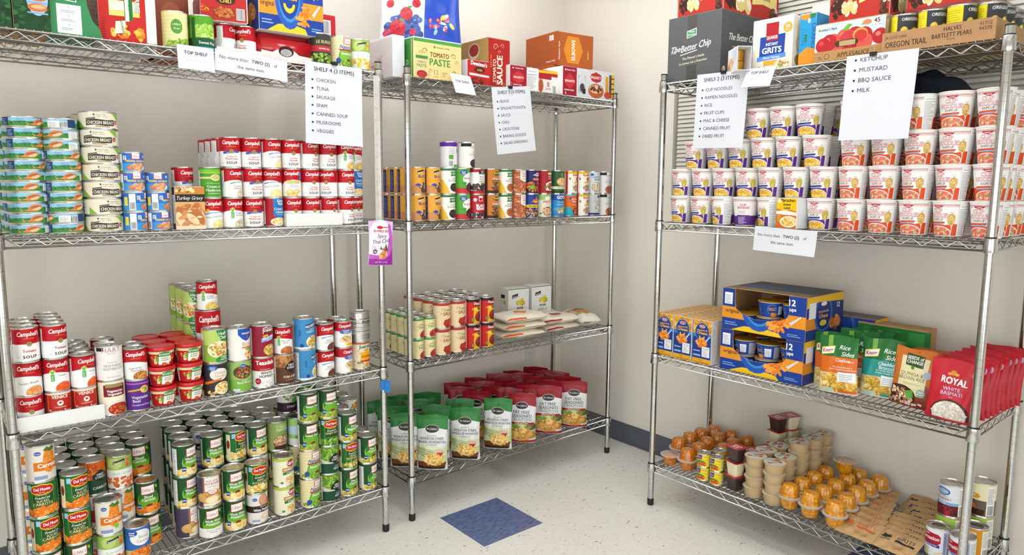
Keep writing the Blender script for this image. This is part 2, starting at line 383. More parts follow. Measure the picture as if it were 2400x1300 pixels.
a.rect(-34, H-10, 34, H-8, 0xd98a3c).txt('VENICE', 0, 80, 9, WHITE, .03).ell(0, 66, 8, 8, 0xf0e8e0).ell(0, 67, 4, 3, 0xb8261e).txt('CONDENSED', 0, 52, 3.5, 0xf0d8c8, .02).txt('Tomato Soup', 0, 36, 11, 0xf6efe6, .04, wmax=62); back(a)
design('venice', 'soup', 'soup_can', 'dark red tomato soup can with white sides', a)
a = A0('veg', 0xeceae6); H = a.H; a.rect(-45, H-16, -20, H-5, BLACK).txt('HART', 2, H-20, 14, 0xb58a8e, .02, sp=1.1).txt('BRANDS', 2, H-26, 3.5, 0x777377, .0, sp=1.3).txt('CONDENSED', 2, 56, 3.2, 0x8a868a, 0).txt('VEGETARIAN', 4, 44, 7, 0x6d686c, .0, wmax=52).txt('VEGETABLE SOUP', 6, 34, 7, 0x6d686c, .0, wmax=60).txt('NET WT 10.75 OZ', 6, 10, 3.5, 0x5d585c, .0); back(a)
design('hart_veg', 'veg', 'soup_can', 'plain white vegetarian soup can with black band', a)
a = A0('veg', 0xf3ecd0); H = a.H; a.rect(-30, 60, 34, H-12, 0x7d1c2a).rect(-24, H-20, 28, H-9, 0x9a8a5a).txt('Vegetarian', 3, 74, 7.5, WHITE, .03).txt('Vegetable', 3, 64, 7.5, WHITE, .03); a.ell(10, 22, 38, 24, 0xe4e0d8).ell(13, 20, 32, 19, 0xb8261c).food(13, 20, 29, 16, [0xc83a22, 0xd8602c, 0x8a1c14, 0xe08a3a, 0x6f8a2c], 45, 3); back(a)
design('veg_veg', 'veg', 'soup_can', 'cream can with maroon panel and red soup bowl', a)
a = A0('soup', 0x5a2a86); H = a.H; a.rect(-105, H-14, 105, H-10, 0xc06ab8).poly([(-40, 66), (0, 72), (0, 66), (-40, 61)], 0xe0a04a).ell(12, 68, 14, 12, 0xe8c060).food(12, 69, 12, 10, MIX, 26, 2.6); a.txt('Vegetable', -2, 40, 9, 0xe9ddf2, .02).txt('Beef', -13, 28, 9, 0xe9ddf2, .02).txt('Condensed Soup', 0, 17, 5.5, 0xe9ddf2, .01); back(a)
design('purple_beef', 'soup', 'soup_can', 'purple vegetable beef soup can', a)
# larger soups and broths
def hc(name):
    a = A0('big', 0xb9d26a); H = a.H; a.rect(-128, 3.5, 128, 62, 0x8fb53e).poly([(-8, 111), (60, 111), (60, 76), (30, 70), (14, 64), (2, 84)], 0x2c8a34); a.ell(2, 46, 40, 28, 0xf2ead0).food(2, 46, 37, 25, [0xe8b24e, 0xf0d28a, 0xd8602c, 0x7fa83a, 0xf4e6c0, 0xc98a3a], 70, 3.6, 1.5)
    a.txt('Healthy', 22, 94, 10, WHITE, .03, wmax=44).txt('Choice', 22, 80, 11, WHITE, .03, wmax=44).ell(18, 10, 30, 16, 0x2f8f36).txt('Chicken', 18, 17, 6, WHITE, .03).txt('with Rice', 18, 9, 5.5, WHITE, .03); a.nut(-80, 8, -54, 100)
    design(name, 'big', 'soup_can', 'green soup can with chicken rice picture', a)
hc('hc')
a = A0('big', 0x3a3430); H = a.H; a.rect(-128, 64, 128, H-3.5, 0x2e3236).ell(4, 76, 32, 21, 0xece6dc).ell(-18, 98, 16, 8.5, 0x2f62b4).txt('Great', -18, 98, 5, WHITE, .02).txt('Value', -18, 92, 5, WHITE, .02).txt('Chicken', 6, 78, 8, 0xcf9a4e, .01).txt('Noodle', 6, 67, 8, 0xcf9a4e, .01); a.poly([(-50, 50), (10, 64), (10, 58), (-50, 40)], 0xe8762a).ell(14, 28, 27, 22, 0xf4ead4).food(14, 28, 25, 20, NOOD+[0xe8862a], 55, 2.8, 1.5).food(-22, 14, 16, 11, CHICKP, 24, 2.6); back(a)
design('gv_big', 'big', 'soup_can', 'dark can with noodle bowl and blue oval badge', a)
a = A0('big', 0xf0ede8); H = a.H; a.poly([(-24, 111), (34, 111), (34, 86), (18, 74), (4, 68), (-10, 76), (-24, 92)], 0x1f55b4).txt('SWANSON', 8, 92, 5.5, 0xf0f0f4, .03, edge=(0xd04030, .05)).txt('S', 8, 78, 13, 0xd05058, .03, .2).txt('Broth', 10, 52, 13, 0xd9804a, .0).rect(-12, 44, 34, 49, 0xe8743a).ell(18, 22, 24, 19, 0xe4ded4).food(18, 22, 21, 16, NOOD+[0xc9542a, 0x7fa83a], 44, 3, 1.6).ell(14, 40, 16, 4, 0x6fb04a); back(a, side=-1)
design('broth', 'big', 'soup_can', 'white broth can with blue shield', a)
a = A0('veg', 0x9ac068); H = a.H; a.rect(-118, 3.5, 118, 44, 0x7db342).ell(2, 70, 36, 23, 0x5a3a2a).food(2, 70, 33, 20, [0x7a3a22, 0x9c4a2a, 0xd8b46a, 0x5c7a2c, 0xc0502c], 60, 3, 1.3).ell(0, 92, 10, 6, 0x2a56b0).txt('Kroger', 0, 90.5, 3.6, WHITE, .02, .2).txt('Beef Broth', 4, 30, 8, WHITE, .02, wmax=50).txt('VEGETABLE', 4, 40, 3, WHITE, .01).rect(-36, 6, -12, 13, 0xdfe8f4); back(a)
design('beef_broth', 'veg', 'soup_can', 'green beef broth can with stew bowl picture', a)
a = A0('big', 0x8e1a2e); H = a.H; a.poly([(-12, 84), (8, 92), (34, 86), (34, 106), (10, 112), (-12, 104)], 0xf0eaea).poly([(-10, 85), (8, 90), (32, 86), (32, 104), (10, 110), (-10, 102)], 0x6e0f20).txt("Campbell's", 11, 102, 4.5, WHITE, .02, .3).txt('CHUNKY', 11, 91, 9, WHITE, .05, wmax=40)
a.poly([(-18, 54), (38, 66), (38, 78), (-18, 68)], 0x8aa4dc).txt('SPLIT PEA', 10, 67, 7.5, WHITE, .04, rot=.2).txt('& HAM', 14, 59, 5, 0xe4ecfa, .03, rot=.2).poly([(-12, 78), (6, 82), (6, 76), (-12, 72)], 0xd9c02e).ell(12, 26, 24, 20, 0xc9a44a).food(12, 26, 22, 18, [0xd9b85c, 0xb08a3a, 0xe8d08a, 0x8a9a3c, 0xd07a4a], 36, 3.6); a.nut(-78, 8, -54, 104)
design('chunky', 'big', 'soup_can', 'tall maroon soup can with split pea banner', a)
a = A0('veg', 0xf2efea); H = a.H; a.rect(-118, 62, 118, H-3.5, 0xae1a28).txt('Teasdale', 2, 84, 15, WHITE, .04, wmax=68).txt('AUTHENTIC', 0, 65, 4, 0xf0c8c0, .02, sp=1.2).txt('WHITE', 4, 50, 9, BLACK, .03).txt('HOMINY', 4, 38, 9, BLACK, .03, wmax=54).food(14, 16, 28, 13, [0xe8e6e0, 0xf6f4f0, 0xd6d2c8], 40, 4.4).ell(-26, 26, 11, 11, 0x9c1c2a).ell(-26, 26, 8, 4, 0xc86a70); back(a)
design('teasdale', 'veg', 'soup_can', 'red and white hominy can', a)
a = A0('veg', 0x5e3420); H = a.H; a.rect(-118, 64, 118, H-3.5, 0xc98a4a); a.food(0, 84, 60, 22, BEAN_BR+[0xc07a3a], 110, 4.2, 1.3); a.poly([(6, 40), (20, 52), (34, 52), (34, 66), (20, 78), (6, 86), (-8, 76), (-18, 66), (-18, 54), (-8, 50)], 0x2e2018).txt('FIRST', 8, 66, 8, WHITE, .02).txt('STREET', 8, 56, 8, WHITE, .02).txt('PORK & BEANS', 6, 24, 8.5, 0xf0e6d8, .02, wmax=58).txt('in Tomato Sauce', 6, 15, 4.5, 0xe0cdb8, 0, .3); back(a, side=-1)
design('porkbeans', 'veg', 'bean_can', 'brown pork and beans can', a)
def progresso(name, l):
    a = A0('big', 0x3f8ac0); H = a.H; a.rect(-128, 3.5, 128, 10, 0xd8e6f0); a.poly([(-12, 74), (40, 88), (40, 102), (-12, 90)], 0x1f2d6a).txt('PROGRESSO', 14, 83, 9, WHITE, .03, rot=.24, wmax=48).txt('LIGHT', 16, 70, 5, 0xe8f2fa, .01).txt(l, 14, 62, 5.5, 0xe8f2fa, .02, wmax=46).ell(18, 28, 28, 22, 0xf0e8d0).food(18, 28, 25, 19, [0xe9b83e, 0xf0d070, 0xc98a2a, 0x7fa83a, 0xd8742a], 60, 2.8, 1.6).ell(-26, 16, 7, 7, 0x2a3f84).rect(-36, 50, -28, 74, 0x2b6ca8); a.nut(-80, 8, -58, 104)
    design(name, 'big', 'soup_can', 'sky blue soup can with '+('chicken pasta picture' if 'CHICK' in l else 'split pea picture'), a)
progresso('prog1', 'CHICKEN & PASTA'); progresso('prog2', 'SPLIT PEA')
a = A0('soup', WHITE); H = a.H; a.rect(-105, 64, 105, H-3.5, 0xb5182a).txt("Campbell's", 0, 78, 11, WHITE, .03, .32, wmax=54).ell(2, 62, 27, 10, 0x4a5fa8).txt('TURKEY', 2, 62, 5.5, WHITE, .02).txt('GRAVY', 2, 54.5, 5.5, WHITE, .02).ell(2, 32, 26, 15, 0xe8d8c0).food(2, 34, 20, 12, [0xe0a878, 0xd08a58, 0xf0cca4, 0x8aa84a], 34, 3.4, 1.5).rect(-2, 7, 34, 18, 0xf2c81e).txt('GRAVY', 16, 10, 4.5, 0x6a3c1a, .02); back(a)
design('tgravy', 'soup', 'soup_can', 'red and white turkey gravy can with blue oval', a)
a = A0('big', 0xb9b7b2); H = a.H; a.T = []
for i in range(7): a.rect(-128, 32+i*8, 128, 35+i*8, 0x9a9894 if i % 2 else 0xd2d0ca)
a.rect(-30, 88, 40, 90, 0x3c3c3c).txt('PORK', 6, 70, 13, BLACK, .02).txt('WITH JUICES', 6, 62, 5, 0x3c3c3c, .01)
for i in range(5): a.rect(-30, 14+i*9, 40, 15+i*9, 0x55534f)
design('pork', 'big', 'meat_can', 'bare silver pork can with black print', a, 'label_paper')
a = A0('veg', 0xe6d8bc); H = a.H; a.rect(-118, H-10, 118, H-3.5, 0xc05a2a); a.food(0, 52, 118, 48, [0xe6d8bc, 0xf2e8d4, 0xd2ba90, 0xb9a078], 120, 4); a.txt("Juanita's", 2, 84, 13, 0x1f6a48, .05, edge=(0xf4f0e0, .05), wmax=60).ell(2, 74, 8, 6, 0xe8a41e).rect(-22, 34, 38, 68, 0xf0ac20).txt('HOMINY', 8, 46, 10, 0x9c2a1a, .03, wmax=52).rect(-22, 30, 38, 36, 0xb8241e).rect(-36, 24, -14, 32, 0x8a9a3a).ell(14, 16, 20, 7, 0xe0902a).txt('Foods', 14, 12, 6, 0xf0dc9c, .02); back(a)
design('juanita', 'veg', 'soup_can', 'cream hominy can with orange panel', a)
# vegetables
def libby(name, l1, l2, food, desc, sz='veg', spanish=False):
    fs, fa, fc = (9, 1.3, 34) if food is POT else ((6, 2.0, 44) if food is CAR else (3.6, 1.1, 80))
    a = A0(sz, 0x1d4f27); H = a.H; a.ell(2, 48, 36, 34, 0x9cc63c).ell(2, 54, 33, 32, 0x2f7d2c).ell(2, 42, 30, 16, 0x6fae30)
    a.poly([(-60, 4), (60, 4), (60, 30), (30, 22), (0, 30), (-30, 20), (-60, 30)], 0xd9b64a); a.food(2, 15, 58, 13, food, fc, fs, fa, lambda x, y: y > 4+fs)
    a.poly([(-20, 66), (22, 69), (22, 100), (-20, 97)], 0xc22434).poly([(-18, 69), (20, 71.5), (20, 98), (-18, 95)], 0xf4f0ec).txt("Libby's", 1, 78, 11, 0xb0202c, .0, .35, wmax=34)
    a.txt(l1, 2, 56, 8, WHITE, .03, wmax=52)
    if l2: a.txt(l2, 2, 45, 9, WHITE, .03, wmax=58)
    a.poly([(-6, 32), (2, 36), (12, 34), (12, 28), (-6, 27)], 0x8c2a22)
    if spanish: a.poly([(-60, 3.6), (60, 3.6), (60, 38), (0, 34), (-60, 36)], 0xf0eeea).txt('Peel Free Whole', 2, 25, 4.4, 0x4a4a4e, .01).txt('Potatoes', 2, 18, 4.4, 0x4a4a4e, .01)
    else: a.poly([(-34, 18), (-22, 20), (-20, 32), (-28, 36), (-36, 31)], 0x2a4f9a).rect(-34, 25, -22, 28, 0xdfe6f4)
    a.ell(28, 90, 4, 7, 0x8ac83c, 12, .6); a.nut(-74, 8, -50, 98); a.rect(58, 10, 80, 96, 0xe9e4d4); a.lines(60, 40, 78, 92, 12, 0x6f7a5c, .35)
    design(name, sz, 'vegetable_can', desc, a)
libby('l_pot', 'Whole White', 'Potatoes', POT, 'green whole potatoes can with white logo square'); libby('l_car', 'Sliced', 'Carrots', CAR, 'green sliced carrots can with white logo square')
libby('l_potes', 'Whole White', 'Potatoes', POT, 'green and white potatoes can with plain lower band', spanish=True)
libby('l_pea', 'Sweet Peas', '', PEA, 'green sweet peas can with white logo square'); libby('l_mix', 'Mixed', 'Vegetables', MIX, 'green mixed vegetables can with white logo square'); libby('l_pc', 'Peas &', 'Carrots', MIX, 'green peas and carrots can with white logo square')
def natural(name):
    a = A0('veg', 0xeadfb0); H = a.H
    for i in range(9): a.rect(-118, 8+i*11, 118, 9+i*11, 0xdccb90)
    a.ell(8, 36, 34, 34, 0x3f8f34).ell(8, 36, 31, 31, 0x7ab83e).food(4, 16, 60, 12, PEA, 80, 3.2, 1, lambda x, y: y > 6).poly([(-8, 80), (26, 82), (26, 104), (-8, 102)], 0xc22434).poly([(-6, 82), (24, 84), (24, 102), (-6, 100)], WHITE).txt("Libby's", 9, 88, 8, 0xb0202c, 0, .35)
    a.txt('Naturals', 6, 66, 12, 0x234f9c, .03, .3, wmax=56, edge=(WHITE, .04)).rect(-24, 58, 36, 63, 0xc03a3a).txt('Sweet Peas', 10, 44, 9, WHITE, .03, wmax=52).poly([(-34, 12), (-20, 14), (-18, 28), (-28, 34), (-36, 26)], 0x2a4f9a).poly([(4, 28), (14, 32), (22, 28), (20, 22), (4, 22)], 0x8c2a22); back(a)
    design(name, 'veg', 'vegetable_can', 'cream sweet peas can with green circle', a)
natural('nat')
def delm(name, l1, l2, food, desc):
    fs, fa, fc = (8, 1.3, 40) if food is POT else ((6.5, 1.5, 50) if food is CAR else (4, 1.1, 80))
    a = A0('veg', 0x1f6a2c); H = a.H; a.rect(-26, 34, 32, 82, 0x86a83c).rect(-25, 35, 31, 81, 0x174f22); a.food(2, 18, 70, 15, food, fc, fs, fa, lambda x, y: y > 4+fs)
    for i, (x, y, rx, ry) in enumerate(((-14, 86, 13, 12), (18, 86, 13, 12), (2, 90, 18, 11), (2, 80, 16, 9))): a.ell(x, y, rx+2, ry+2, 0xf2c62a)
    for x, y, rx, ry in ((-14, 86, 13, 11), (18, 86, 13, 11), (2, 89, 18, 11), (2, 80, 14, 8)): a.ell(x, y, rx, ry, 0xc02420)
    a.txt('Del Monte', 2, 83, 9, WHITE, .03, wmax=42).txt('Quality', 2, 76, 3.5, 0xf0d0b8, .01).txt('MADE        WITH', 2, 68, 3.4, 0xb8c86a, .01).txt('FreshCut', 2, 58, 7, WHITE, .02, .3)
    a.txt(l1, 2, 48, 7, 0xf0e4a0, .02, wmax=50)
    if l2: a.txt(l2, 2, 38, 8, 0xf0e4a0, .02, wmax=54)
    a.rect(-38, 84, -26, 100, 0x9cc8e4); a.rect(-60, 8, -44, 98, 0xe6d8b8).ell(-52, 62, 6, 16, 0x8a2a1c); back(a)
    design(name, 'veg', 'vegetable_can', desc, a)
delm('d_car', 'SLICED', 'CARROTS', CAR, 'green sliced carrots can with red shield logo'); delm('d_pot', 'NEW', 'POTATOES', POT, 'green new potatoes can with red shield logo')
delm('d_pea', 'SWEET PEAS', '', PEA, 'green sweet peas can with red shield logo'); delm('d_mix', 'MIXED', 'VEGETABLES', MIX, 'green mixed vegetables can with red shield logo')
a = A0('veg', 0x1f4a34); H = a.H; a.rect(-118, 50, 118, H-3.5, 0x5e8c2e); a.food(0, 76, 116, 28, PEA, 150, 4.2); a.poly([(-50, 62), (-20, 48), (50, 46), (50, 40), (-50, 40)], 0xd8d4c8).rect(-118, 3.5, 118, 42, 0x1f4a34)
a.poly([(6, 38), (20, 48), (32, 48), (32, 62), (20, 72), (6, 80), (-8, 72), (-18, 62), (-18, 50), (-8, 46)], 0x1a2c22).txt('FIRST', 8, 60, 7.5, WHITE, .02).txt('STREET', 8, 51, 7.5, WHITE, .02).txt('Sweet', 10, 27, 5, WHITE, 0, .3).txt('PEAS.', 10, 16, 8, WHITE, .02); back(a, side=-1)
design('fs_pea', 'veg', 'vegetable_can', 'dark green can covered in pea picture', a)
a = A0('veg', 0x1f4a34); H = a.H; a.rect(-118, 50, 118, H-3.5, 0xd9641a); a.food(0, 76, 116, 28, CAR+[0xc4441a], 90, 7); a.rect(-118, 3.5, 118, 44, 0x1f4a34).poly([(6, 40), (30, 52), (30, 64), (6, 80), (-18, 64), (-18, 52)], 0x1a2c22).txt('FIRST', 6, 60, 7, WHITE, .02).txt('STREET', 6, 51, 7, WHITE, .02).txt('CARROTS.', 8, 18, 8, WHITE, .02); back(a, side=-1)
design('fs_car', 'veg', 'vegetable_can', 'dark green can with heaped carrot picture', a)
def kcar(name, dot=False):
    a = A0('veg', 0xe4dccf); H = a.H; a.rect(-30, 34, 118, 60, 0xd9771c); a.poly([(0, 96), (10, 100), (26, 92), (30, 60), (22, 30), (10, 24), (-2, 32), (-6, 62)], 0xe88a2a).food(12, 60, 17, 34, CAR, 26, 5, .6); a.poly([(-4, 94), (6, 104), (14, 98), (24, 105), (30, 92), (14, 88)], 0x4c7a2c).ell(-18, 86, 9, 6, 0x2f56a8).txt('Kroger', -18, 84.5, 3.4, WHITE, .02, .2).txt('SLICED', 4, 58, 4, 0xf6e2b8, .02, sp=1.4).txt('Carrots', 8, 43, 12, WHITE, .04, wmax=54).rect(-30, 8, 4, 18, 0x8a9cc8)
    if dot: a.ell(16, 25, 7, 7, 0x58d234)
    back(a); design(name, 'veg', 'vegetable_can', 'white carrots can with orange band'+(' and green dot sticker' if dot else ''), a)
kcar('k_car'); kcar('k_card', True)
def sig(name, l, food, sz, desc):
    a = A0(sz, 0xe9ecd8); H = a.H; a.rect(-118, 64, 118, H-3.5, 0x9cb85a).ell(-16, 84, 22, 18, 0xb9cf76).poly([(-20, 82), (14, 90), (14, 99), (-20, 91)], BLACK).txt('Signature', -3, 86, 6, WHITE, .02, rot=.22, wmax=30).rect(-118, 40, 118, 64, 0xeef0ea).txt(l, 4, 48, 8, 0x8ab08a, 0, .0, wmax=56).food(2, 22, 70, 20, food, 60, 4.4, 1.2, lambda x, y: y > 6).food(22, 84, 9, 12, food, 6, 5); back(a)
    design(name, sz, 'vegetable_can', desc, a)
sig('s_car', 'Sliced Carrots', [0xd8642c, 0xc8502a, 0xe4824c], 'veg', 'pale green carrots can with black tag'); sig('s_corn', 'Sweet Corn', [0xe8b83a, 0xf0cc5a, 0xd09a2a], 'veg', 'pale green corn can with black tag')
a = A0('veg', 0x2f6ab8); H = a.H; a.ell(6, 74, 34, 26, 0xf0f0ee).ell(-22, 90, 17, 10, 0x2450a0).txt('Great', -22, 90, 5.5, WHITE, .03, .2).txt('Value', -22, 83, 5.5, WHITE, .03, .2).txt('Sliced', 12, 72, 9, 0x4a9a5c, 0).txt('Carrots', 12, 58, 9, 0xc8503a, 0).poly([(-118, 4), (118, 4), (118, 40), (-118, 30)], 0xd0c080).food(6, 22, 40, 19, CAR+[0xc85a1e], 60, 4.4, 1.2, lambda x, y: y > 6); back(a)
design('gv_car', 'veg', 'vegetable_can', 'blue and white sliced carrots can', a)
a = A0('veg', 0xeee9e2); H = a.H; a.rect(-30, 20, 40, 60, 0xc23a34).rect(-16, 62, 40, 100, 0xb82a3a).txt('SLICED', 8, 86, 8, WHITE, .02).txt('CARROTS', 8, 74, 8, WHITE, .02, wmax=48).poly([(4, 60), (12, 60), (8, 16)], 0xe8702a); back(a)
design('kun_car', 'veg', 'vegetable_can', 'white carrots can with red square', a)
def slpot(name):
    a = A0('veg', 0x9c7444); H = a.H; a.rect(-118, 3.5, -26, H-3.5, 0x4a4258).food(4, 34, 62, 30, [0xd8aa62, 0xe6c488, 0xc49048], 22, 13, 1.4, lambda x, y: y > 14).ell(4, 26, 22, 13, 0xf0dcae).ell(6, 27, 18, 10, 0xf6e8c4).poly([(-22, 54), (34, 54), (34, 106), (-22, 106)], 0xc23040).poly([(-20, 56), (32, 56), (32, 106), (-20, 106)], 0xf2ece6).ell(6, 54, 17, 11, 0xc23040).ell(6, 55, 15, 9.5, 0xf4efe8).txt('sliced white', 5, 90, 6, 0xb04050, .01, wmax=44).txt('POTATOES', 5, 79, 7.5, 0xb04050, .03, wmax=46).txt('LOW SODIUM', 5, 71, 3.6, 0xb04050, .01).txt('Western', 6, 56, 5, 0xb04050, .0, .3).txt('Made', 6, 49, 5, 0xb04050, .0, .3).rect(-26, 7, 40, 14, 0xf2ece6); back(a)
    design(name, 'veg', 'vegetable_can', 'brown sliced potatoes can with red bordered tag', a)
slpot('slpot')
a = A0('veg', 0xe8e2dc); H = a.H; a.ell(10, 84, 19, 22, 0xc9946a).ell(10, 86, 15, 16, 0xd2a47c).rect(-118, 42, 118, 66, 0x33251e).txt('WHOLE', 8, 59, 4.4, WHITE, .02, sp=1.3).txt('White Potatoes', 4, 46, 9.5, WHITE, .03, wmax=62).ell(-22, 90, 9, 6, 0x2a56b0).txt('Kroger', -22, 88.5, 3.2, WHITE, .02).ell(30, 78, 9, 11, 0xe0583c).ell(16, 24, 20, 10, 0xe0cfa0).ell(20, 26, 14, 6, 0xf2e8c8).rect(-34, 8, -6, 16, 0x9aa8cc); back(a)
design('k_pot', 'veg', 'vegetable_can', 'white potatoes can with dark brown band', a)
a = A0('veg', 0xeeeacc); H = a.H; a.rect(-118, H-14, 118, H-3.5, 0xb8cc4a).rect(-22, 56, 118, 70, 0xc98a2e).ell(12, 84, 18, 14, 0x8a1f2e).ell(12, 84, 16, 12, 0xa42c3a).txt('S&W', 12, 79, 11, WHITE, .03, .2).txt('GARBANZO', 8, 60, 6.5, WHITE, .03, wmax=50).poly([(-20, 44), (38, 50), (38, 62), (-20, 54)], 0x2e7a3c).txt('Organic', 10, 49, 7.5, WHITE, .01, .3, rot=.08).food(14, 24, 26, 17, CHICKP, 36, 5).ell(-24, 16, 6, 4, 0x5a8a4a).txt('BEANS', 8, 72, 3, WHITE, .01); back(a)
design('sw_garb', 'veg', 'bean_can', 'cream garbanzo can with maroon logo', a)
a = A0('veg', 0x8a9c5a); H = a.H; a.poly([(-20, 70), (40, 74), (40, 104), (-20, 100)], 0x9ab866).txt('Organic', 10, 86, 6.5, WHITE, .01).txt('Garbanzo Beans', 10, 76, 6.5, WHITE, .01, wmax=48).ell(6, 32, 36, 24, 0x4a2c20).food(6, 36, 34, 22, [0xc99a72, 0xd8b08a, 0xa87a54, 0xe0c4a4], 50, 5.4); a.ell(6, 12, 34, 8, 0x3c2418); back(a)
design('org_garb', 'veg', 'bean_can', 'olive garbanzo can with brown bowl', a)
a = A0('veg', 0xe4e2e2); H = a.H; a.txt('GARBANZO', 6, 62, 9, 0xa04048, .02, wmax=60).rect(-34, 34, 6, 46, 0x4a9ad0).ell(16, 26, 22, 18, 0xc9944e).food(16, 26, 20, 16, CHICKP, 36, 4).ell(-20, 92, 9, 6, 0x2a56b0); back(a)
design('k_garb', 'veg', 'bean_can', 'white garbanzo can with red lettering', a)
a = A0('veg', 0x9fcf7a); H = a.H; a.rect(-118, 3.5, 118, 30, 0xe8e6e0).rect(-118, 46, 118, 78, 0xbcd8e8).txt('Green', 2, 66, 10, 0x1d6a38, .02, .1).txt('Giant', 2, 54, 10, 0x1d6a38, .02, .1).txt('Sweet', 6, 20, 7, 0x8a2a3a, .02).food(4, 38, 40, 8, PEA, 30, 4).poly([(0, 84), (10, 104), (24, 104), (16, 84)], 0x5c9a3a); back(a)
design('gg', 'veg', 'vegetable_can', 'pale green sweet peas can with light blue band', a)
a = A0('veg', 0xe6e4dc); H = a.H; a.food(4, 74, 60, 26, PEA+[0xf0ecd8], 40, 5).rect(-118, 3.5, 118, 40, 0x3b2030).ell(10, 46, 10, 10, 0x58d234).txt('STREET', 0, 20, 8, WHITE, .02); back(a)
design('okra', 'veg', 'vegetable_can', 'white can with green dot sticker and dark base', a)
a = A0('veg', 0xeeeee6); H = a.H; a.rect(-12, 40, 40, 105, 0xf0f0ea).food(14, 76, 22, 26, PEA+CAR, 44, 4.4, .8).txt('Mixed Peas', 8, 36, 7, 0x9c3a2e, .02).txt('& Carrots', 8, 26, 7, 0x9c3a2e, .02).food(10, 14, 28, 9, MIX, 30, 3.4); back(a)
design('veg_pc', 'veg', 'vegetable_can', 'white peas and carrots can with vegetable picture', a)
# beans
def sigbean(name):
    a = A0('bean', 0xe8a63a); H = a.H; a.rect(-116, 3.5, 116, 36, 0xd28f52).poly([(-18, 82), (12, 90), (12, 99), (-18, 91)], BLACK).txt('Signature', -3, 85, 6, WHITE, .02, rot=.25, wmax=27).txt('BLACK', 10, 66, 11, 0x22357c, .03).txt('Beans', 12, 56, 6, 0x8a6a3a, 0, .3).food(14, 26, 24, 22, BEAN_BK+[0xa8744a, 0xe4c48a], 70, 3.6, 1.4).poly([(-28, 38), (-14, 45), (0, 38), (-14, 31)], 0x2f4ea8).rect(-66, 8, -48, 100, 0x1f2f64).lines(-64, 14, -50, 94, 14, 0x8a98c4, .3); a.bars(50, 10, 70, 40)
    design(name, 'bean', 'bean_can', 'golden black bean can with black tag', a)
sigbean('b_sig')
def swbean(name, l1, l2, food, desc):
    a = A0('bean', 0xeeece4); H = a.H; a.rect(-116, H-12, 116, H-3.5, 0x2f7a40).poly([(-8, 74), (40, 76), (40, 94), (-8, 92), (-2, 84)], 0x2c7a3c).txt('S&W', 16, 80, 9, WHITE, .02, .3).txt(l1, 12, 63, 6, 0x7a7a7a, 0).txt(l2, 10, 52, 8, 0x4a4a4e, .0, wmax=50).poly([(-116, 4), (-10, 4), (-20, 30), (-40, 60), (-116, 60)], 0xe8b83a).ell(14, 26, 27, 22, 0xf6f4ee).ell(14, 28, 23, 18, food[0]).food(14, 28, 23, 18, food, 60, 3.2, 1.4); back(a)
    design(name, 'bean', 'bean_can', desc, a)
swbean('b_sw', 'Premium', 'BLACK BEANS', BEAN_BK, 'white and green black bean can with yellow glow'); swbean('b_kid', 'Light Red', 'KIDNEY BEANS', BEAN_RD, 'white and green kidney bean can with yellow glow')
a = A0('bean', 0x56a336); H = a.H; a.ell(18, 62, 36, 28, 0xeef0ea).ell(-14, 90, 17, 10, 0x2450a0).txt('Great', -14, 90, 5.5, WHITE, .03, .2).txt('Value', -14, 83, 5.5, WHITE, .03, .2).txt('Black Beans', 12, 62, 8.5, 0xa02c3c, .02, wmax=50).rect(-116, 3.5, 116, 26, 0xc23a3a).ell(20, 28, 23, 21, 0x4a2230).food(20, 28, 21, 19, [0x4a2230, 0x6a3a4a, 0x3a1a26], 50, 3.4, 1.3).ell(-14, 46, 13, 6, 0x3f9a3c); back(a)
design('b_gv', 'bean', 'bean_can', 'green and white black bean can with blue oval', a)
a = A0('bean', 0xb5202c); H = a.H; a.rect(-6, 78, 14, 100, WHITE).rect(-4, 80, 12, 92, 0xb5202c).txt('BLACK', 8, 54, 11.5, WHITE, .05, wmax=52).txt('BEANS', 8, 41, 11.5, WHITE, .05, wmax=52).food(4, 16, 56, 14, BEAN_BK+[0xd8d4d0], 70, 4.6, 1.5, lambda x, y: y > 6).ell(-22, 84, 8, 8, 0xd8d4d0); back(a)
design('b_red', 'bean', 'bean_can', 'red black bean can with bold white letters', a)
a = A0('bean', 0xe9e6e2); H = a.H; a.rect(-116, H-16, 116, H-3.5, 0xb5202c).rect(-4, 84, 34, 100, BLACK).txt('SUNNY', 15, 94, 4.5, WHITE, .02).txt('SELECT', 15, 87, 4.5, WHITE, .02).txt('Black', 10, 70, 7, 0x5a4a4a, 0).txt('Beans', 10, 60, 7, 0x5a4a4a, 0).rect(-4, 50, 28, 55, 0x9cc04a).food(4, 30, 60, 18, BEAN_BK, 80, 4.2, 1.5).rect(-116, 3.5, 116, 14, 0xb5202c); back(a)
design('b_sun', 'bean', 'bean_can', 'white and red black bean can with black square', a)
a = A0('bean', 0xc9762a); H = a.H; a.rect(-116, 3.5, 116, 16, 0x3a2a24).rect(-116, 3.5, -34, H-3.5, 0x4a2c1c).ell(12, 88, 24, 11, 0xe8b02a).ell(12, 88, 22, 9, 0x2a2420).txt("BUSH'S", 12, 85, 8, 0xf0d060, .04, wmax=38).txt('Original', 10, 62, 9, WHITE, .01, .25).rect(-12, 48, 36, 58, 0x2a2420).txt('BAKED BEANS', 12, 51, 4.5, 0xe8d8a8, .02).ell(10, 32, 28, 16, 0x6a3a22).food(10, 33, 26, 14, BEAN_BR, 46, 3.4, 1.4); back(a)
design('b_bush', 'bean', 'bean_can', 'orange baked bean can with black oval', a)
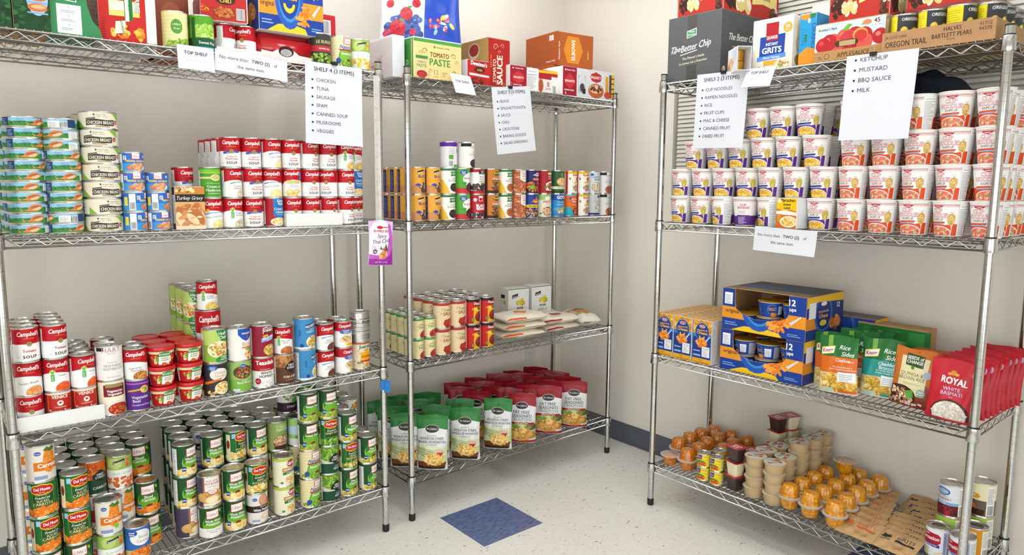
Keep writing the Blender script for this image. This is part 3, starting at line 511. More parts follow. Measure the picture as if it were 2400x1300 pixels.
a = A0('bean', 0xb56240); H = a.H; a.food(0, 54, 114, 50, [0xb5623c, 0xc97c52, 0x9c4c2c, 0xd89a70], 170, 4.6, 1.6); a.poly([(-10, 64), (14, 52), (34, 58), (34, H-4), (-10, H-4)], 0xf0eae6).txt('LIGHT RED', 12, 94, 5.5, 0xb04038, .01, wmax=38).txt('KIDNEY', 12, 85, 6, 0xb04038, .02).txt('BEANS', 12, 76, 6, 0xb04038, .02).txt('Western', 12, 65, 5, 0xb04038, 0, .3).rect(10, 5, 34, 12, 0xe8e2dc); back(a, side=-1)
design('b_lrk', 'bean', 'bean_can', 'can covered in kidney beans with white tag', a)
a = A0('bean', 0x232a5c); H = a.H; a.poly([(-10, 84), (14, 96), (38, 90), (38, 80), (14, 78)], 0xc8c4d0).txt('CARIBE', 14, 84, 6, 0xd04038, .04).ell(12, 66, 22, 9, 0xb83a3a).txt('RED BEANS', 12, 63, 5.5, 0xe8e0f0, .03, wmax=36).food(4, 32, 60, 24, [0xd8742a, 0xb8501e, 0xe89a4a, 0x8a3a1a], 90, 4.6, 1.4, lambda x, y: y > 6).ell(-10, 30, 10, 10, 0x58b844); back(a)
design('b_car', 'bean', 'bean_can', 'navy bean can with orange beans and green circle', a)
a = A0('bean', 0x1f3f8a); H = a.H; a.poly([(-8, 72), (4, 86), (10, 80), (16, 100), (24, 80), (32, 86), (34, 70), (14, 64)], 0xe07a2a).txt('Pride', 14, 70, 6, WHITE, .02).rect(-116, 46, 116, 60, 0xf0cc2a).txt('Blackeye Peas', 8, 50, 7.5, BLACK, .03, wmax=56).food(4, 24, 64, 20, [0xd8aa7a, 0xb57a4a, 0xe8cca4, 0x5a3a2a], 90, 4, 1.3, lambda x, y: y > 6).ell(-24, 40, 6, 4, 0xc02a2a); back(a)
design('b_eye', 'bean', 'bean_can', 'blue and yellow blackeye pea can with crown', a)
a = A0('bean', 0xa8222c); H = a.H; a.ell(10, 92, 20, 9, 0x4a6a34).ell(10, 92, 16, 6, 0xd8c8a0).txt('Organic', 10, 76, 6.5, 0xf0dcc0, 0, .3).txt('Pinto', 10, 65, 8, 0xf0dcc0, 0, .3).poly([(-14, 16), (38, 14), (38, 54), (10, 58), (-14, 48)], 0xeee6dc).food(14, 34, 23, 17, BEAN_RD, 46, 3.8, 1.4).ell(-14, 30, 6, 6, 0x4a8a4a); back(a)
design('b_org', 'bean', 'bean_can', 'dark red organic pinto can', a)
a = A0('bean', 0xe2ddc8); H = a.H; a.rect(-116, H-28, 116, H-3.5, 0x9cb870).ell(12, 88, 15, 9, 0xe8e8d0).txt('PINTO', 12, 66, 11, 0xa03a2c, .03).txt('Beans', 12, 58, 4.5, 0x6aa0d0, .01).ell(12, 28, 27, 21, 0x5a4030).food(12, 29, 25, 19, [0xd8a882, 0xc08a60, 0xe8c8a8], 56, 3.8, 1.4).ell(-22, 18, 6, 4, 0x4a8a4a); back(a)
design('b_pin', 'bean', 'bean_can', 'cream pinto can with green top and bean bowl', a)
a = A0('bean', 0x2a5a34); H = a.H; a.txt('Field', 12, 90, 6, 0xd8dca8, 0, .3).txt('Day', 12, 81, 6, 0xd8dca8, 0, .3).ell(12, 56, 27, 20, 0xc9a878).food(12, 56, 25, 18, CHICKP, 60, 3.2, 1.4).rect(-116, 22, 116, 34, 0xe8e0c4).txt('Pinto Beans', 10, 25, 6.5, 0x4a4a3a, .01, .1, wmax=50).rect(-116, 3.5, 116, 10, 0x1d4024); back(a)
design('b_fpin', 'bean', 'bean_can', 'dark green pinto can with oval bean picture', a)
a = A0('bean', 0x2c86c4); H = a.H; a.rect(-116, 78, 116, H-3.5, 0x1d4a9c).txt('GOYA', 10, 84, 15, WHITE, .05, wmax=50).txt('Pinto Beans', 10, 66, 6, 0xe8f0c0, .02).txt('Frijoles Pintos', 10, 55, 6, 0xd8f0f8, .02, .2).food(12, 32, 26, 18, [0xb8906a, 0x8a6444, 0xe0c8a8, 0x7aa85a], 50, 3.8, 1.4).poly([(-34, 40), (0, 46), (0, 38), (-34, 30)], 0x48b0c8).rect(-116, 4, 116, 14, 0x3f7ac0); back(a)
design('b_goya', 'bean', 'bean_can', 'blue bean can with big white letters', a)
a = A0('bean', 0xdc6a20); H = a.H; a.rect(-116, H-10, 116, H-3.5, 0x5cb8c8).ell(-12, 86, 8, 5.5, 0x2450a0).txt('Refried', 12, 78, 9, WHITE, .01, .3).txt('Beans', 14, 67, 9, WHITE, .01, .3).txt('Traditional', 10, 54, 5.5, 0xf6dcc0, .02).poly([(-116, 4), (10, 4), (-10, 44), (-116, 44)], 0x2aa0b4).ell(20, 24, 20, 18, 0x3a2418).food(20, 25, 17, 15, [0xb5744a, 0xc98c60, 0xa0603a], 34, 4, 1.5); back(a)
design('b_ref', 'bean', 'bean_can', 'orange and turquoise refried bean can', a)
a = A0('bean', 0xf0ece2); H = a.H; a.rect(-116, H-14, 116, H-3.5, 0xe8b82a).rect(-46, 3.5, -34, H-3.5, 0xc02a28).txt('Rosarita', 14, 84, 10, 0xc8281e, .03, .15, wmax=48, edge=(0xf4d43a, .05)).ell(22, 68, 12, 11, 0xc23424).ell(24, 66, 7, 6, 0xe8a02a).poly([(-4, 48), (38, 54), (38, 62), (-4, 56)], 0xf2c828).txt('TRADITIONAL', 17, 52, 3.6, 0x8a3a1a, .02, rot=.14).ell(16, 28, 26, 19, 0xe4dccc).food(16, 28, 23, 16, [0xb58a68, 0xc9a484, 0x9c7454], 40, 4, 1.8).rect(-28, 66, -20, 76, 0x777777); back(a)
design('b_ros', 'bean', 'bean_can', 'white and yellow refried bean can with red flower', a)
a = A0('bean', 0xd8dadc); H = a.H; a.ell(-16, 92, 9, 6, 0x2a5ab0).txt('CANNELLINI', 6, 76, 8, 0x3f9ab4, .03, wmax=54).txt('BEANS', 14, 64, 9, 0x3f7ab4, .03).ell(8, 32, 26, 24, 0xb09878).food(8, 33, 24, 22, [0xe8dcc0, 0xd8c49c, 0xc4a878], 60, 3.8, 1.3); back(a)
design('b_can', 'bean', 'bean_can', 'silver grey cannellini can with blue letters', a)
a = A0('bean', 0xc9cac8); H = a.H; a.rect(10, 88, 24, 100, 0x2a2c2a).txt('Cannellini', 10, 68, 6.5, 0x8a8c8a, 0, .3).txt('Beans', 12, 58, 6.5, 0x8a8c8a, 0, .3).ell(16, 38, 18, 16, 0x8a8270).food(16, 38, 16, 14, [0xd8ccb0, 0xb8a888, 0xe8e0cc], 34, 3.6, 1.3).rect(-116, 5, 116, 14, 0x2a3584); back(a)
design('b_365', 'bean', 'bean_can', 'plain grey bean can with navy base stripe', a)
def hartb(name, l, food, desc):
    a = A0('bean', 0xe8e6e2); H = a.H; a.rect(-50, H-18, -2, H-5, BLACK).txt('HART', 16, 82, 12, 0xb08a8e, .01, wmax=44).txt('CONDENSED', 10, 66, 3, 0x8a868a, 0).txt(l, 14, 54, 7, 0x6d686c, 0, wmax=50).txt('in sauce', 16, 46, 4, 0x8a868a, 0).ell(18, 20, 27, 19, food[0]).food(18, 20, 25, 17, food, 60, 3.8, 1.5, lambda x, y: y > 6); back(a)
    design(name, 'bean', 'bean_can', desc, a)
hartb('b_hart', 'VEGETARIAN', BEAN_RD, 'plain white bean can with red brown beans'); hartb('b_hartb', 'BLACK BEANS', BEAN_BK, 'plain white black bean can with black band')
a = A0('bean', 0xe4e2e6); H = a.H; a.rect(-116, H-20, 116, H-3.5, 0x5a2a96).ell(22, 72, 9, 12, 0x5aa03c).rect(-26, 36, -6, 54, 0x58a03c).rect(-4, 4, 30, 14, 0x58a03c); a.bars(-26, 8, -8, 30); a.lines(-26, 58, 6, 84, 8, 0x9a9aa0, .3); back(a)
design('b_pur', 'bean', 'bean_can', 'white can with purple top band and green squares', a)
# small fish, chicken and sausage cans
a = A0('tuna', 0x8fc4e0); H = a.H; W = a.W; a.rect(-W, 3.5, W, 14, 0x3f8a3c)
for i in range(60): x = -W+i*2*W/60; a.ell(x, 13+rnd.uniform(-1.5, 2.5), 4.5, 3.2, rnd.choice((0x2c6a34, 0x3a7d3c, 0x4d9448)), 8, 0, a.k+i*.12)
a.k += 8; a.poly([(2, 8), (12, 13), (16, 20), (26, 23), (44, 23), (50, 20), (46, 13), (36, 7), (20, 6)], 0xdb8347).poly([(2, 8), (-8, 14), (-4, 8), (-8, 4)], 0xe09050).poly([(20, 21), (26, 26), (34, 23)], 0xe09a58).ell(34, 13, 12, 4, 0xf0c49c, 12, .25).ell(28, 18, 13, 3.5, 0xb8643a, 10, .3)
a.txt('Lake', -22, 15, 5, 0x2c4a6a, 0, .4).rect(-70, 4, -50, 26, 0x22406e).lines(-68, 6, -54, 24, 6, 0x9ab4d4, .35).txt("Member's Mark", -20, 21.5, 2, 0x2c4a7a, .01).rect(62, 4, 92, 22, 0xf0f0ee).lines(64, 6, 90, 20, 5, 0x8a8a90, .35); a.bars(96, 6, 112, 20); a.rect(112, 4, 136, 26, 0x22406e).rect(-150, 4, -120, 26, 0x2c5a3c)
design('tuna', 'tuna', 'tuna_can', 'flat blue and green fish can', a)
a = A0('chick', 0xe9dfc8); H = a.H; a.poly([(38, 46), (70, 46), (70, 20)], 0x7cb83a).poly([(-64, 4), (-64, 26), (-40, 4)], 0x7cb83a).poly([(-34, 26), (-10, 29), (20, 26), (46, 28), (46, 11), (20, 9), (-10, 12), (-34, 9)], 0x3c3a36).txt('CHICKEN BREAST', 6, 14, 9, 0xe9dfc8, .03, wmax=74).poly([(-34, 30), (-8, 33), (-8, 30), (-34, 27)], 0x3c3a36).poly([(-8, 10), (30, 8), (30, 4.5), (-8, 6)], 0xb99a6a).ell(54, 21, 6.5, 6.5, 0xa83a34).txt('12g', 54, 19, 4, WHITE, .02).poly([(-14, 41), (-11, 44), (-8, 41), (-11, 38)], 0x2c2c2c).txt("Member's Mark", 8, 39, 3, 0x5a564c, .01).txt('98% FAT FREE        IN WATER', 6, 34, 2, 0x6a665c, .01).rect(64, 5, 96, 44, 0xf0ece0).lines(66, 7, 94, 40, 9, 0x8a867a, .35); a.bars(104, 8, 124, 38); a.rect(-110, 5, -76, 44, 0xf0ece0).lines(-108, 7, -78, 40, 9, 0x8a867a, .35)
design('chick', 'chick', 'chicken_can', 'cream and green chicken breast can', a)
a = A0('vienna', 0x2a6cc4); H = a.H; a.rect(-106, 3.5, 106, 26, 0x3f94d8).rect(-12, 38, 14, H-3.5, 0xc22434).rect(-10, 40, 12, H-3.5, WHITE).txt("Libby's", 1, 44, 6.5, 0xb0202c, 0, .35).txt('VIENNA SAUSAGE', 2, 30, 6.2, 0xf0d64a, .04, wmax=62).ell(6, 14, 26, 10, 0xe8ecf0).food(4, 14, 24, 9, [0xd89468, 0xc87c50, 0xe8b08a], 16, 4.6, 2.2).ell(28, 46, 4, 4, 0xbfd6ee).rect(-58, 5, -40, H-6, 0xf0f0ee); a.bars(-56, 8, -42, 28); a.rect(-74, 18, -62, 44, 0xe8d84a).rect(-36, 36, -26, 48, WHITE).lines(-35, 37, -27, 47, 5, 0x3a3a4a, .5)
design('vienna', 'vienna', 'sausage_can', 'small blue sausage can with white logo square', a)
a = A0('paste', 0xe8d8a4); H = a.H; a.rect(-85, H-11, 85, H-3.5, 0x3f9a44).txt('TOMATO', 4, 54, 6, 0x5a3a22, .02, wmax=38).txt('PASTE', 4, 41, 10, 0x4a9a48, .03, wmax=42).poly([(4, 68), (6, 70), (8, 68), (6, 66)], 0x2c7a3c).txt("Member's Mark", 16, 66.5, 2.4, 0x5a7a4a, .01).ell(14, 14, 26, 19, 0x9c2a2a).ell(14, 14, 24, 17, 0xb83034).food(14, 16, 22, 14, [0xb83034, 0xc84a48, 0x9a2428], 20, 5, 1.6, lambda x, y: y > 6)
def curl(a, x, y, r, c, s=1):
    T = []
    for i in range(26):
        t0 = i*.32; t1 = (i+1)*.32; q0 = r*(1-i/30); q1 = r*(1-(i+1)/30)
        p = [(x+s*q0*math.cos(t0), y+q0*math.sin(t0)), (x+s*q1*math.cos(t1), y+q1*math.sin(t1)), (x+s*q1*.82*math.cos(t1), y+q1*.82*math.sin(t1)), (x+s*q0*.82*math.cos(t0), y+q0*.82*math.sin(t0))]
        T += [(p[0], p[1], p[2]), (p[0], p[2], p[3])]
    a.tris(T, c); return a.nxt()
curl(a, -20, 50, 7, 0x8a6a42); curl(a, -26, 36, 5, 0x8a6a42, -1)
design('paste', 'paste', 'tomato_paste_can', 'small cream and green tomato paste can', a)
a = A0('sauce', 0xe6d0a4); H = a.H; a.rect(-118, H-15, 118, H-3.5, 0xb03a34).txt('TOMATO', 6, 74, 8, 0x5a3a22, .02, wmax=46).txt('SAUCE', 6, 56, 14, 0xa8302c, .03, wmax=52).poly([(6, 92), (9, 95), (12, 92), (9, 89)], 0xa8302c).txt("Member's Mark", 26, 90, 3, 0x8a4a3a, .01).ell(16, 20, 34, 27, 0xf0e2c4).ell(16, 19, 31, 24, 0xb23228).food(16, 22, 28, 20, [0xb23228, 0xc4463a, 0xa02a22], 14, 8, 2, lambda x, y: y > 7); curl(a, -22, 80, 9, 0x8a5a42); curl(a, -28, 62, 6, 0x8a5a42, -1); curl(a, 34, 78, 6, 0x8a5a42)
design('sauce', 'sauce', 'tomato_sauce_can', 'cream and red tomato sauce can', a)
a = A0('sauce', 0xc0201e); H = a.H; a.rect(-118, H-15, 118, H-3.5, 0x2a1c1a).poly([(-20, 74), (118, 74), (118, 3.5), (-20, 3.5)], 0xe8a81e).food(30, 70, 60, 14, [0xe8b02a, 0xd8701e, 0xf0cc4a], 30, 6).txt("Dennison's", 6, 84, 11, WHITE, .04, .1, wmax=50, edge=(BLACK, .05), rot=-.12).ell(16, 72, 18, 10, 0x4a2418).txt('CHILI', 16, 68, 8, 0xf0c84a, .03).ell(12, 32, 26, 22, 0x7a1f1e).food(12, 33, 24, 20, [0x8a2424, 0xa83a36, 0x6a1a1c], 46, 4.4, 1.3).rect(-118, 3.5, -20, 20, 0xb01a1c).ell(-22, 20, 7, 7, 0x6a9a3a); back(a, side=-1)
design('chili', 'sauce', 'chili_can', 'red and yellow chili can', a)
# top-shelf odd cans, fruit cans
a = A0('veg', 0xe8e0a8); H = a.H
for i in range(8): a.rect(-118, 14+i*11, 118, 15+i*11, 0xd8cc88)
a.ell(-20, 62, 17, 22, 0x5a9a34).txt("Libby's", -20, 66, 6, WHITE, .01, .3).txt('Green', -20, 54, 5, WHITE, .02).poly([(-60, 4), (10, 30), (50, 26), (60, 4)], 0x9cb83a).food(-8, 14, 44, 10, PEA+[0xb8cc5a], 26, 4, 3, lambda x, y: y > 6).rect(26, 4, 48, 100, 0x2a5a34).lines(28, 10, 46, 92, 16, 0xc8d8b8, .35); back(a)
design('t_grb', 'veg', 'vegetable_can', 'cream green bean can with green oval', a)
a = A0('veg', 0x6cb52e); H = a.H; a.rect(-118, H-30, 118, H-3.5, 0x57a02a).food(2, 58, 44, 30, [0xb4d46a, 0x9cc84e, 0xc8e08a, 0x86b83c], 44, 8).poly([(-118, 12), (118, 12), (118, 34), (0, 40), (-118, 34)], 0x1d5a34).txt('Sweet Peas', 4, 20, 9, WHITE, .02, wmax=56).rect(-118, 3.5, 118, 12, 0x3a9ad0).rect(-46, 10, -34, 100, 0x2a5a28); back(a)
design('t_pea', 'veg', 'vegetable_can', 'bright green sweet peas can with large peas', a)
a = A0('veg', 0x3a3c3a); H = a.H; a.txt('LE SUEUR', 4, 74, 10, 0xd8c07a, .03, wmax=58).rect(-118, 46, 118, 66, 0xb82a34).txt('YOUNG PEAS', 4, 53, 5, WHITE, .02).food(4, 24, 62, 18, PEA+[0xa8b82a, 0x3a5a2a], 60, 4, 1.2, lambda x, y: y > 6); back(a)
design('t_les', 'veg', 'vegetable_can', 'dark silver pea can with red band', a)
a = A0('veg', 0xf0d820); H = a.H; a.rect(-20, 3.5, 60, H-3.5, 0x3a3c40).txt('OREGON', 18, 88, 9, WHITE, .02, wmax=50).food(20, 44, 34, 30, [0xe8cc4a, 0xf0dc7a, 0xd8b42a], 14, 12, .8).lines(-70, 20, -24, 98, 12, 0xb0a01c, .25); back(a)
design('pear', 'veg', 'pear_can', 'yellow and dark grey pear can', a)
a = A0('mini', 0xf2d61e); H = a.H; a.rect(-88, 30, 88, 34, 0xe0c010).poly([(-18, 30), (-10, 50), (10, 52), (8, 34)], 0x5a3a8a).ell(-6, 40, 9, 8, 0x6a4a9c).txt('DOLE', -5, 38, 5, 0xe8c0e0, .03).ell(4, 18, 22, 11, 0x3f8a3a).food(8, 14, 20, 8, [0xe88a2a, 0xf0b04a, 0xd84a2a], 12, 5, 1, lambda x, y: y > 6).txt('PINEAPPLE', 24, 44, 3, 0x3a3a8a, .02, wmax=20); back(a, 0xf0e060)
design('mini', 'mini', 'fruit_can', 'tiny yellow fruit juice can', a)
a = A0('veg', 0xdfe3ea); H = a.H; a.ell(2, 84, 24, 13, 0x2a4f9c).ell(2, 84, 20, 10, 0x8ab4dc).txt('Ocean Spray', 2, 82, 6.5, WHITE, .03, .2, wmax=36, edge=(0x223f84, .04)).txt('Whole Berry', 2, 66, 5, 0x3a4a7a, .0, .2).txt('CRANBERRY', 2, 55, 8.5, 0xa8303c, .02, wmax=58).rect(-118, 40, 118, 50, 0x7ab0d8).txt('SAUCE', 2, 42, 6, WHITE, .02).poly([(-118, 4), (118, 4), (118, 40), (-118, 40)], 0x5a1c22).food(-4, 24, 60, 18, [0x7a242a, 0x942f36, 0x4a1419], 70, 3.4).ell(22, 14, 9, 9, 0xb02030); back(a)
design('cran', 'veg', 'cranberry_can', 'white and blue cranberry sauce can', a)
a = A0('big', 0xe8dfb8); H = a.H; a.txt('Wood', -4, 94, 8, 0xc07a1e, .03).txt('HOT', -2, 84, 8, 0xc07a1e, .03).poly([(-60, 62), (30, 62), (36, 70), (30, 78), (-60, 78)], 0xdc8f1e).txt('PUMPKIN', -6, 66, 9, WHITE, .03, wmax=56).rect(-128, 3.5, 128, 56, 0x6a5a4a).ell(-6, 34, 34, 19, 0xa8602c, 20, -.2).ell(-2, 38, 26, 12, 0xb9703a, 20, -.2).ell(-10, 40, 8, 7, WHITE).rect(8, 6, 50, 26, 0x3a1a14).rect(-128, 3.5, -20, 14, 0xd8c04a); back(a)
design('pump', 'big', 'pumpkin_can', 'cream pumpkin can with pie picture', a)
a = A0('milk', 0xe8e8ee); H = a.H; a.poly([(-34, 50), (-20, 46), (26, 44), (34, 52), (34, 72), (26, 80), (-28, 84), (-34, 78)], 0xb01830).txt('Carnation', 0, 58, 12, WHITE, .03, .1, wmax=60).txt('Nestle', -10, 74, 5, WHITE, .03).poly([(-34, 40), (32, 34), (32, 44), (-34, 48)], 0x2a3f9a).txt('EVAPORATED MILK', 0, 39, 4, WHITE, .02).poly([(-16, 4), (-12, 30), (2, 30), (0, 4)], 0xe0d0a0).poly([(16, 14), (40, 24), (40, 18), (18, 10)], 0xe0cfa0).rect(42, 4, 58, 90, 0xa8b4dc).lines(43, 8, 57, 86, 16, 0x5a6aa8, .35); back(a)
design('milk', 'milk', 'milk_can', 'white milk can with red and blue banner', a)
a = A0('veg', 0xd8901e); H = a.H; a.rect(-30, 10, 34, 96, 0xe8e0d0).poly([(-30, 10), (34, 10), (34, 40), (-30, 54)], 0xb8541e).lines(-24, 60, 20, 88, 4, 0xb8a890, .3); back(a)
design('yam', 'veg', 'yam_can', 'orange can with cream panel', a)
a = A0('big', 0xa8c84a); a.rect(-128, 40, 128, 70, 0xc8dc6a); back(a)
design('lime', 'big', 'vegetable_can', 'lime green can', a)

# build the shared meshes of the cans
BODY, LID, LAB = {}, {}, {}
def can_meshes(sz):
    if sz in BODY: return
    r, h = SZ[sz]
    BODY[sz] = sharp(MB().lathe([(0, .003), (r-.004, .003), (r-.003, 0), (r-.0008, .0003), (r, .0018), (r-.0006, .004), (r-.0012, .0045), (r-.0012, h-.0045), (r-.0006, h-.004), (r, h-.0018), (r-.0008, h), (r-.0022, h-.0002), (r-.003, h-.0038)], 40).mesh(sz+'_can_body', 'tin', True))
    m = MB().lathe([(r-.003, h-.0038), (r-.0055, h-.0042), (r*.84, h-.0036), (r*.8, h-.0044), (r*.74, h-.0036), (r*.55, h-.0034), (r*.52, h-.004), (0.0001, h-.0038)], 40)
    LID[sz] = sharp(m.mesh(sz+'_can_lid', 'tin', True), .9)
TAB = MB().wire([(0, .013, 0), (.006, .010, .0005), (.007, .003, .001), (.004, -.006, .001), (-.004, -.006, .001), (-.007, .003, .001), (-.006, .010, .0005), (0, .013, 0)], .0012, 5).mesh('pull_tab', 'tin', True)
def lab_mesh(n):
    if n not in LAB:
        sz, kind, desc, a, m = DES[n]; can_meshes(sz); r, h = SZ[sz]; fn, du = cyl(r-.0006, r-.0006, h)
        LAB[n] = a.lay(n+'_label', m, fn, du)
    return LAB[n]
def can(n, loc, rz, label, group=None, tab=False, tilt=None):
    sz, kind, desc, a, m = DES[n]; lm = lab_mesh(n); r, h = SZ[sz]
    o = ob(kind, BODY[sz], None, loc, rz); tag(o, label, 'can', group)
    ob('label', lm, o); ob('lid', LID[sz], o)
    if tab: ob('pull_tab', TAB, o, (0, 0, h-.0022), rnd.uniform(0, 6))
    return o
ORD_ = ['first', 'second', 'third']
# ------------------------------------------------------------------ the room
TS = .3048; TX, TY = -1.2672, -.9089
X0, Y0 = -4.3, -4.3
m_cream = MB().box((.0002, .0002, -.006), (TS-.0002, TS-.0002, 0)).mesh('floor_tile_cream', 'vct_cream')
m_blue = MB().box((.0002, .0002, -.006), (TS-.0002, TS-.0002, 0)).mesh('floor_tile_blue', 'vct_blue')
fl = struct(ob('floor', MB().box((X0, Y0, -.08), (.0, .0, -.0065)).mesh('floor_slab', 'ceiling_paint')))
for i in range(-10, 5):
    for j in range(-12, 3):
        x, y = TX+i*TS, TY+j*TS
        if x > -.001 or y > -.001: continue
        if (x+TS > 0 or y+TS > 0):
            me = MB().box((.0002, .0002, -.006), (min(TS, -x)-.0002, min(TS, -y)-.0002, 0)).mesh('floor_tile_cut', 'vct_cream')
        else: me = m_blue if (i, j) in ((0, 0), (3, -4), (-4, -5), (-3, 3), (0, -8)) else m_cream
        ob('tile', me, fl, (x, y, 0))
T = .12
struct(ob('wall_back', MB().box((X0-T, 0, -.08), (T, T, CEIL)).mesh('wall_back', 'wall_paint')))
WY0, WY1, WZ0, WZ1 = -2.75, -.765, 1.32, 2.30      # window opening in the right wall
mb = MB().box((0, Y0-T, -.08), (T, WY0, CEIL)).box((0, WY1, -.08), (T, 0, CEIL)).box((0, WY0, -.08), (T, WY1, WZ0)).box((0, WY0, WZ1), (T, WY1, CEIL))
struct(ob('wall_right', mb.mesh('wall_right', 'wall_paint')))
VA, VB, VZ0, VZ1 = -3.9, -1.5, .40, 1.90            # openings for the added fill windows, behind the viewer and unseen
def holed(axis):
    q = []
    for (p0, p1, z0, z1) in ((X0-T if axis == 'x' else X0, VA, -.08, CEIL), (VB, 0, -.08, CEIL), (VA, VB, -.08, VZ0), (VA, VB, VZ1, CEIL)):
        q.append(((X0-T, p0, z0), (X0, p1, z1)) if axis == 'x' else ((p0, Y0-T, z0), (p1, Y0, z1)))
    m = MB()
    for c, d in q: m.box(c, d)
    return m
struct(ob('wall_left', holed('x').mesh('wall_left', 'wall_paint')))
struct(ob('wall_front', holed('y').mesh('wall_front', 'wall_paint')))
mat('fill_glow', (.9, .95, 1), .5, emit=(.93, .97, 1.0, FILL_E)); mat('frame_white', 0xdcdad2, .5)  # glowing panes are added as soft fill for the lower shelves
for k, ax in ((2, 'y'), (3, 'x')):  # both windows are made up, out of view, to throw fill light
    f = MB(); g = MB()
    def bb(m, p0, p1, z0, z1, n0, n1): m.box((p0, n0, z0), (p1, n1, z1)) if ax == 'y' else m.box((n0, p0, z0), (n1, p1, z1))
    for p in (VA, (VA+VB)/2-.02, VB-.04): bb(f, p, p+.04, VZ0, VZ1, Y0-.09, Y0-.05)
    for z in (VZ0, VZ1-.04): bb(f, VA+.04, VB-.04, z, z+.04, Y0-.09, Y0-.05)
    bb(g, VA+.04, VB-.04, VZ0+.04, VZ1-.04, Y0-.075, Y0-.07)
    o = struct(ob('window_%d' % k, f.mesh('window_frame', 'frame_white'))); ob('pane', g.mesh('window_pane', 'fill_glow'), o)
struct(ob('ceiling', MB().box((X0-T, Y0-T, CEIL), (T, T, CEIL+.1)).mesh('ceiling', 'ceiling_paint')))
BH = .108
struct(ob('baseboard_back', MB().box((X0, -.004, 0), (-.004, -.0001, BH)).box((X0, -.010, 0), (-.01, -.004, .008)).mesh('baseboard_back', 'rubber_base')))
struct(ob('baseboard_right', MB().box((-.004, Y0, 0), (-.0001, -.0045, BH)).box((-.010, Y0, 0), (-.004, -.0105, .008)).mesh('baseboard_right', 'rubber_base')))
wn = struct(ob('window_1', MB().box((.075, WY0, WZ0), (.10, WY0+.04, WZ1)).box((.075, WY1-.04, WZ0), (.10, WY1, WZ1)).box((.075, WY0, WZ0), (.10, WY1, WZ0+.04)).box((.075, WY0, WZ1-.04), (.10, WY1, WZ1)).mesh('window_frame', 'frame_white')))
mat('night_glass', 0x9aa4a8, .15)
ob('pane', MB().box((.086, WY0+.04, WZ0+.04), (.092, WY1-.04, WZ1-.04)).mesh('window_pane', 'night_glass'), wn)
bl = ob('window_blind', MB().box((.012, WY0+.01, WZ1-.035), (.045, WY1-.008, WZ1-.004)).mesh('blind_headrail', 'blind'))
tag(bl, 'closed cream mini blind in the window behind the right rack', 'blind')
sl = mesh('blind_slat', [(-.004, WY0+.012, -.0125), (-.004, WY1-.01, -.0125), (.000, WY0+.012, 0), (.000, WY1-.01, 0), (.008, WY0+.012, .0105), (.008, WY1-.01, .0105),
     (-.003, WY0+.012, -.0125), (-.003, WY1-.01, -.0125), (.001, WY0+.012, 0), (.001, WY1-.01, 0), (.009, WY0+.012, .0105), (.009, WY1-.01, .0105)],
     [(1, 0, 2, 3), (3, 2, 4, 5), (6, 7, 9, 8), (8, 9, 11, 10), (0, 1, 7, 6), (4, 10, 11, 5)], 'blind')
z = WZ0+.03; zs_ = []
while z < WZ1-.045: ob('slat', sl, bl, (.022, 0, z)); z += .0203
ob('bottom_rail', MB().box((.012, WY0+.012, WZ0+.001), (.036, WY1-.01, WZ0+.016)).mesh('blind_bottom_rail', 'blind'), bl)
for y in (WY1-.16, WY0+.2, (WY0+WY1)/2): ob('ladder_cord', MB().wire([(.008, y, WZ0+.01), (.008, y, WZ1-.03)], .0012, 5).mesh('blind_cord', 'blind'), bl)
ob('tilt_wand', MB().wire([(.004, WY1-.2, 1.5), (.004, WY1-.2, WZ1-.04)], .003, 6).mesh('tilt_wand', 'blind'), bl)
# outlet on the back wall
oo = ob('wall_outlet', MB().box((-.274, -.006, .395), (-.204, -.0005, .51)).mesh('outlet_plate', 'outlet_plastic')); tag(oo, 'white duplex wall outlet low behind the middle rack', 'outlet')
for z in (.425, .463):
    rc = ob('receptacle', MB().lathe([(.0001, 0), (.016, 0), (.016, .002), (.0001, .002)], 16).mesh('receptacle', 'outlet_plastic'), oo, (-.239, -.006, z+.01), rot=(R(90), 0, 0))
    ob('slot', MB().box((-.007, -.004, .002), (-.005, .004, .0024)).box((.005, -.004, .002), (.007, .004, .0024)).mesh('outlet_slot', 'black_plastic'), rc)
# recessed ceiling panels: their diffusers light the room
PAN = MB().box((-.305, -.61, -.006), (-.28, .61, .0)).box((.28, -.61, -.006), (.305, .61, 0)).box((-.28, -.61, -.006), (.28, -.585, 0)).box((-.28, .585, -.006), (.28, .61, 0)).mesh('panel_frame', 'frame_white')
for i, (x, y) in enumerate(LAMPS):
    t = ob('ceiling_light', PAN, None, (x, y, CEIL-.0005))
    tag(t, 'recessed ceiling panel light, %s row from the back wall, %s from the right wall' % (ORD_[i//3], ORD_[i % 3]), 'ceiling light', 'recessed ceiling lights')
    mat('diffuser_%d' % i, (1, 1, 1), .6, emit=LAMP_C+(LAMP_E[i],))
    ob('diffuser', MB().box((-.28, -.585, -.004), (.28, .585, -.003)).mesh('panel_diffuser', 'diffuser_%d' % i), t)

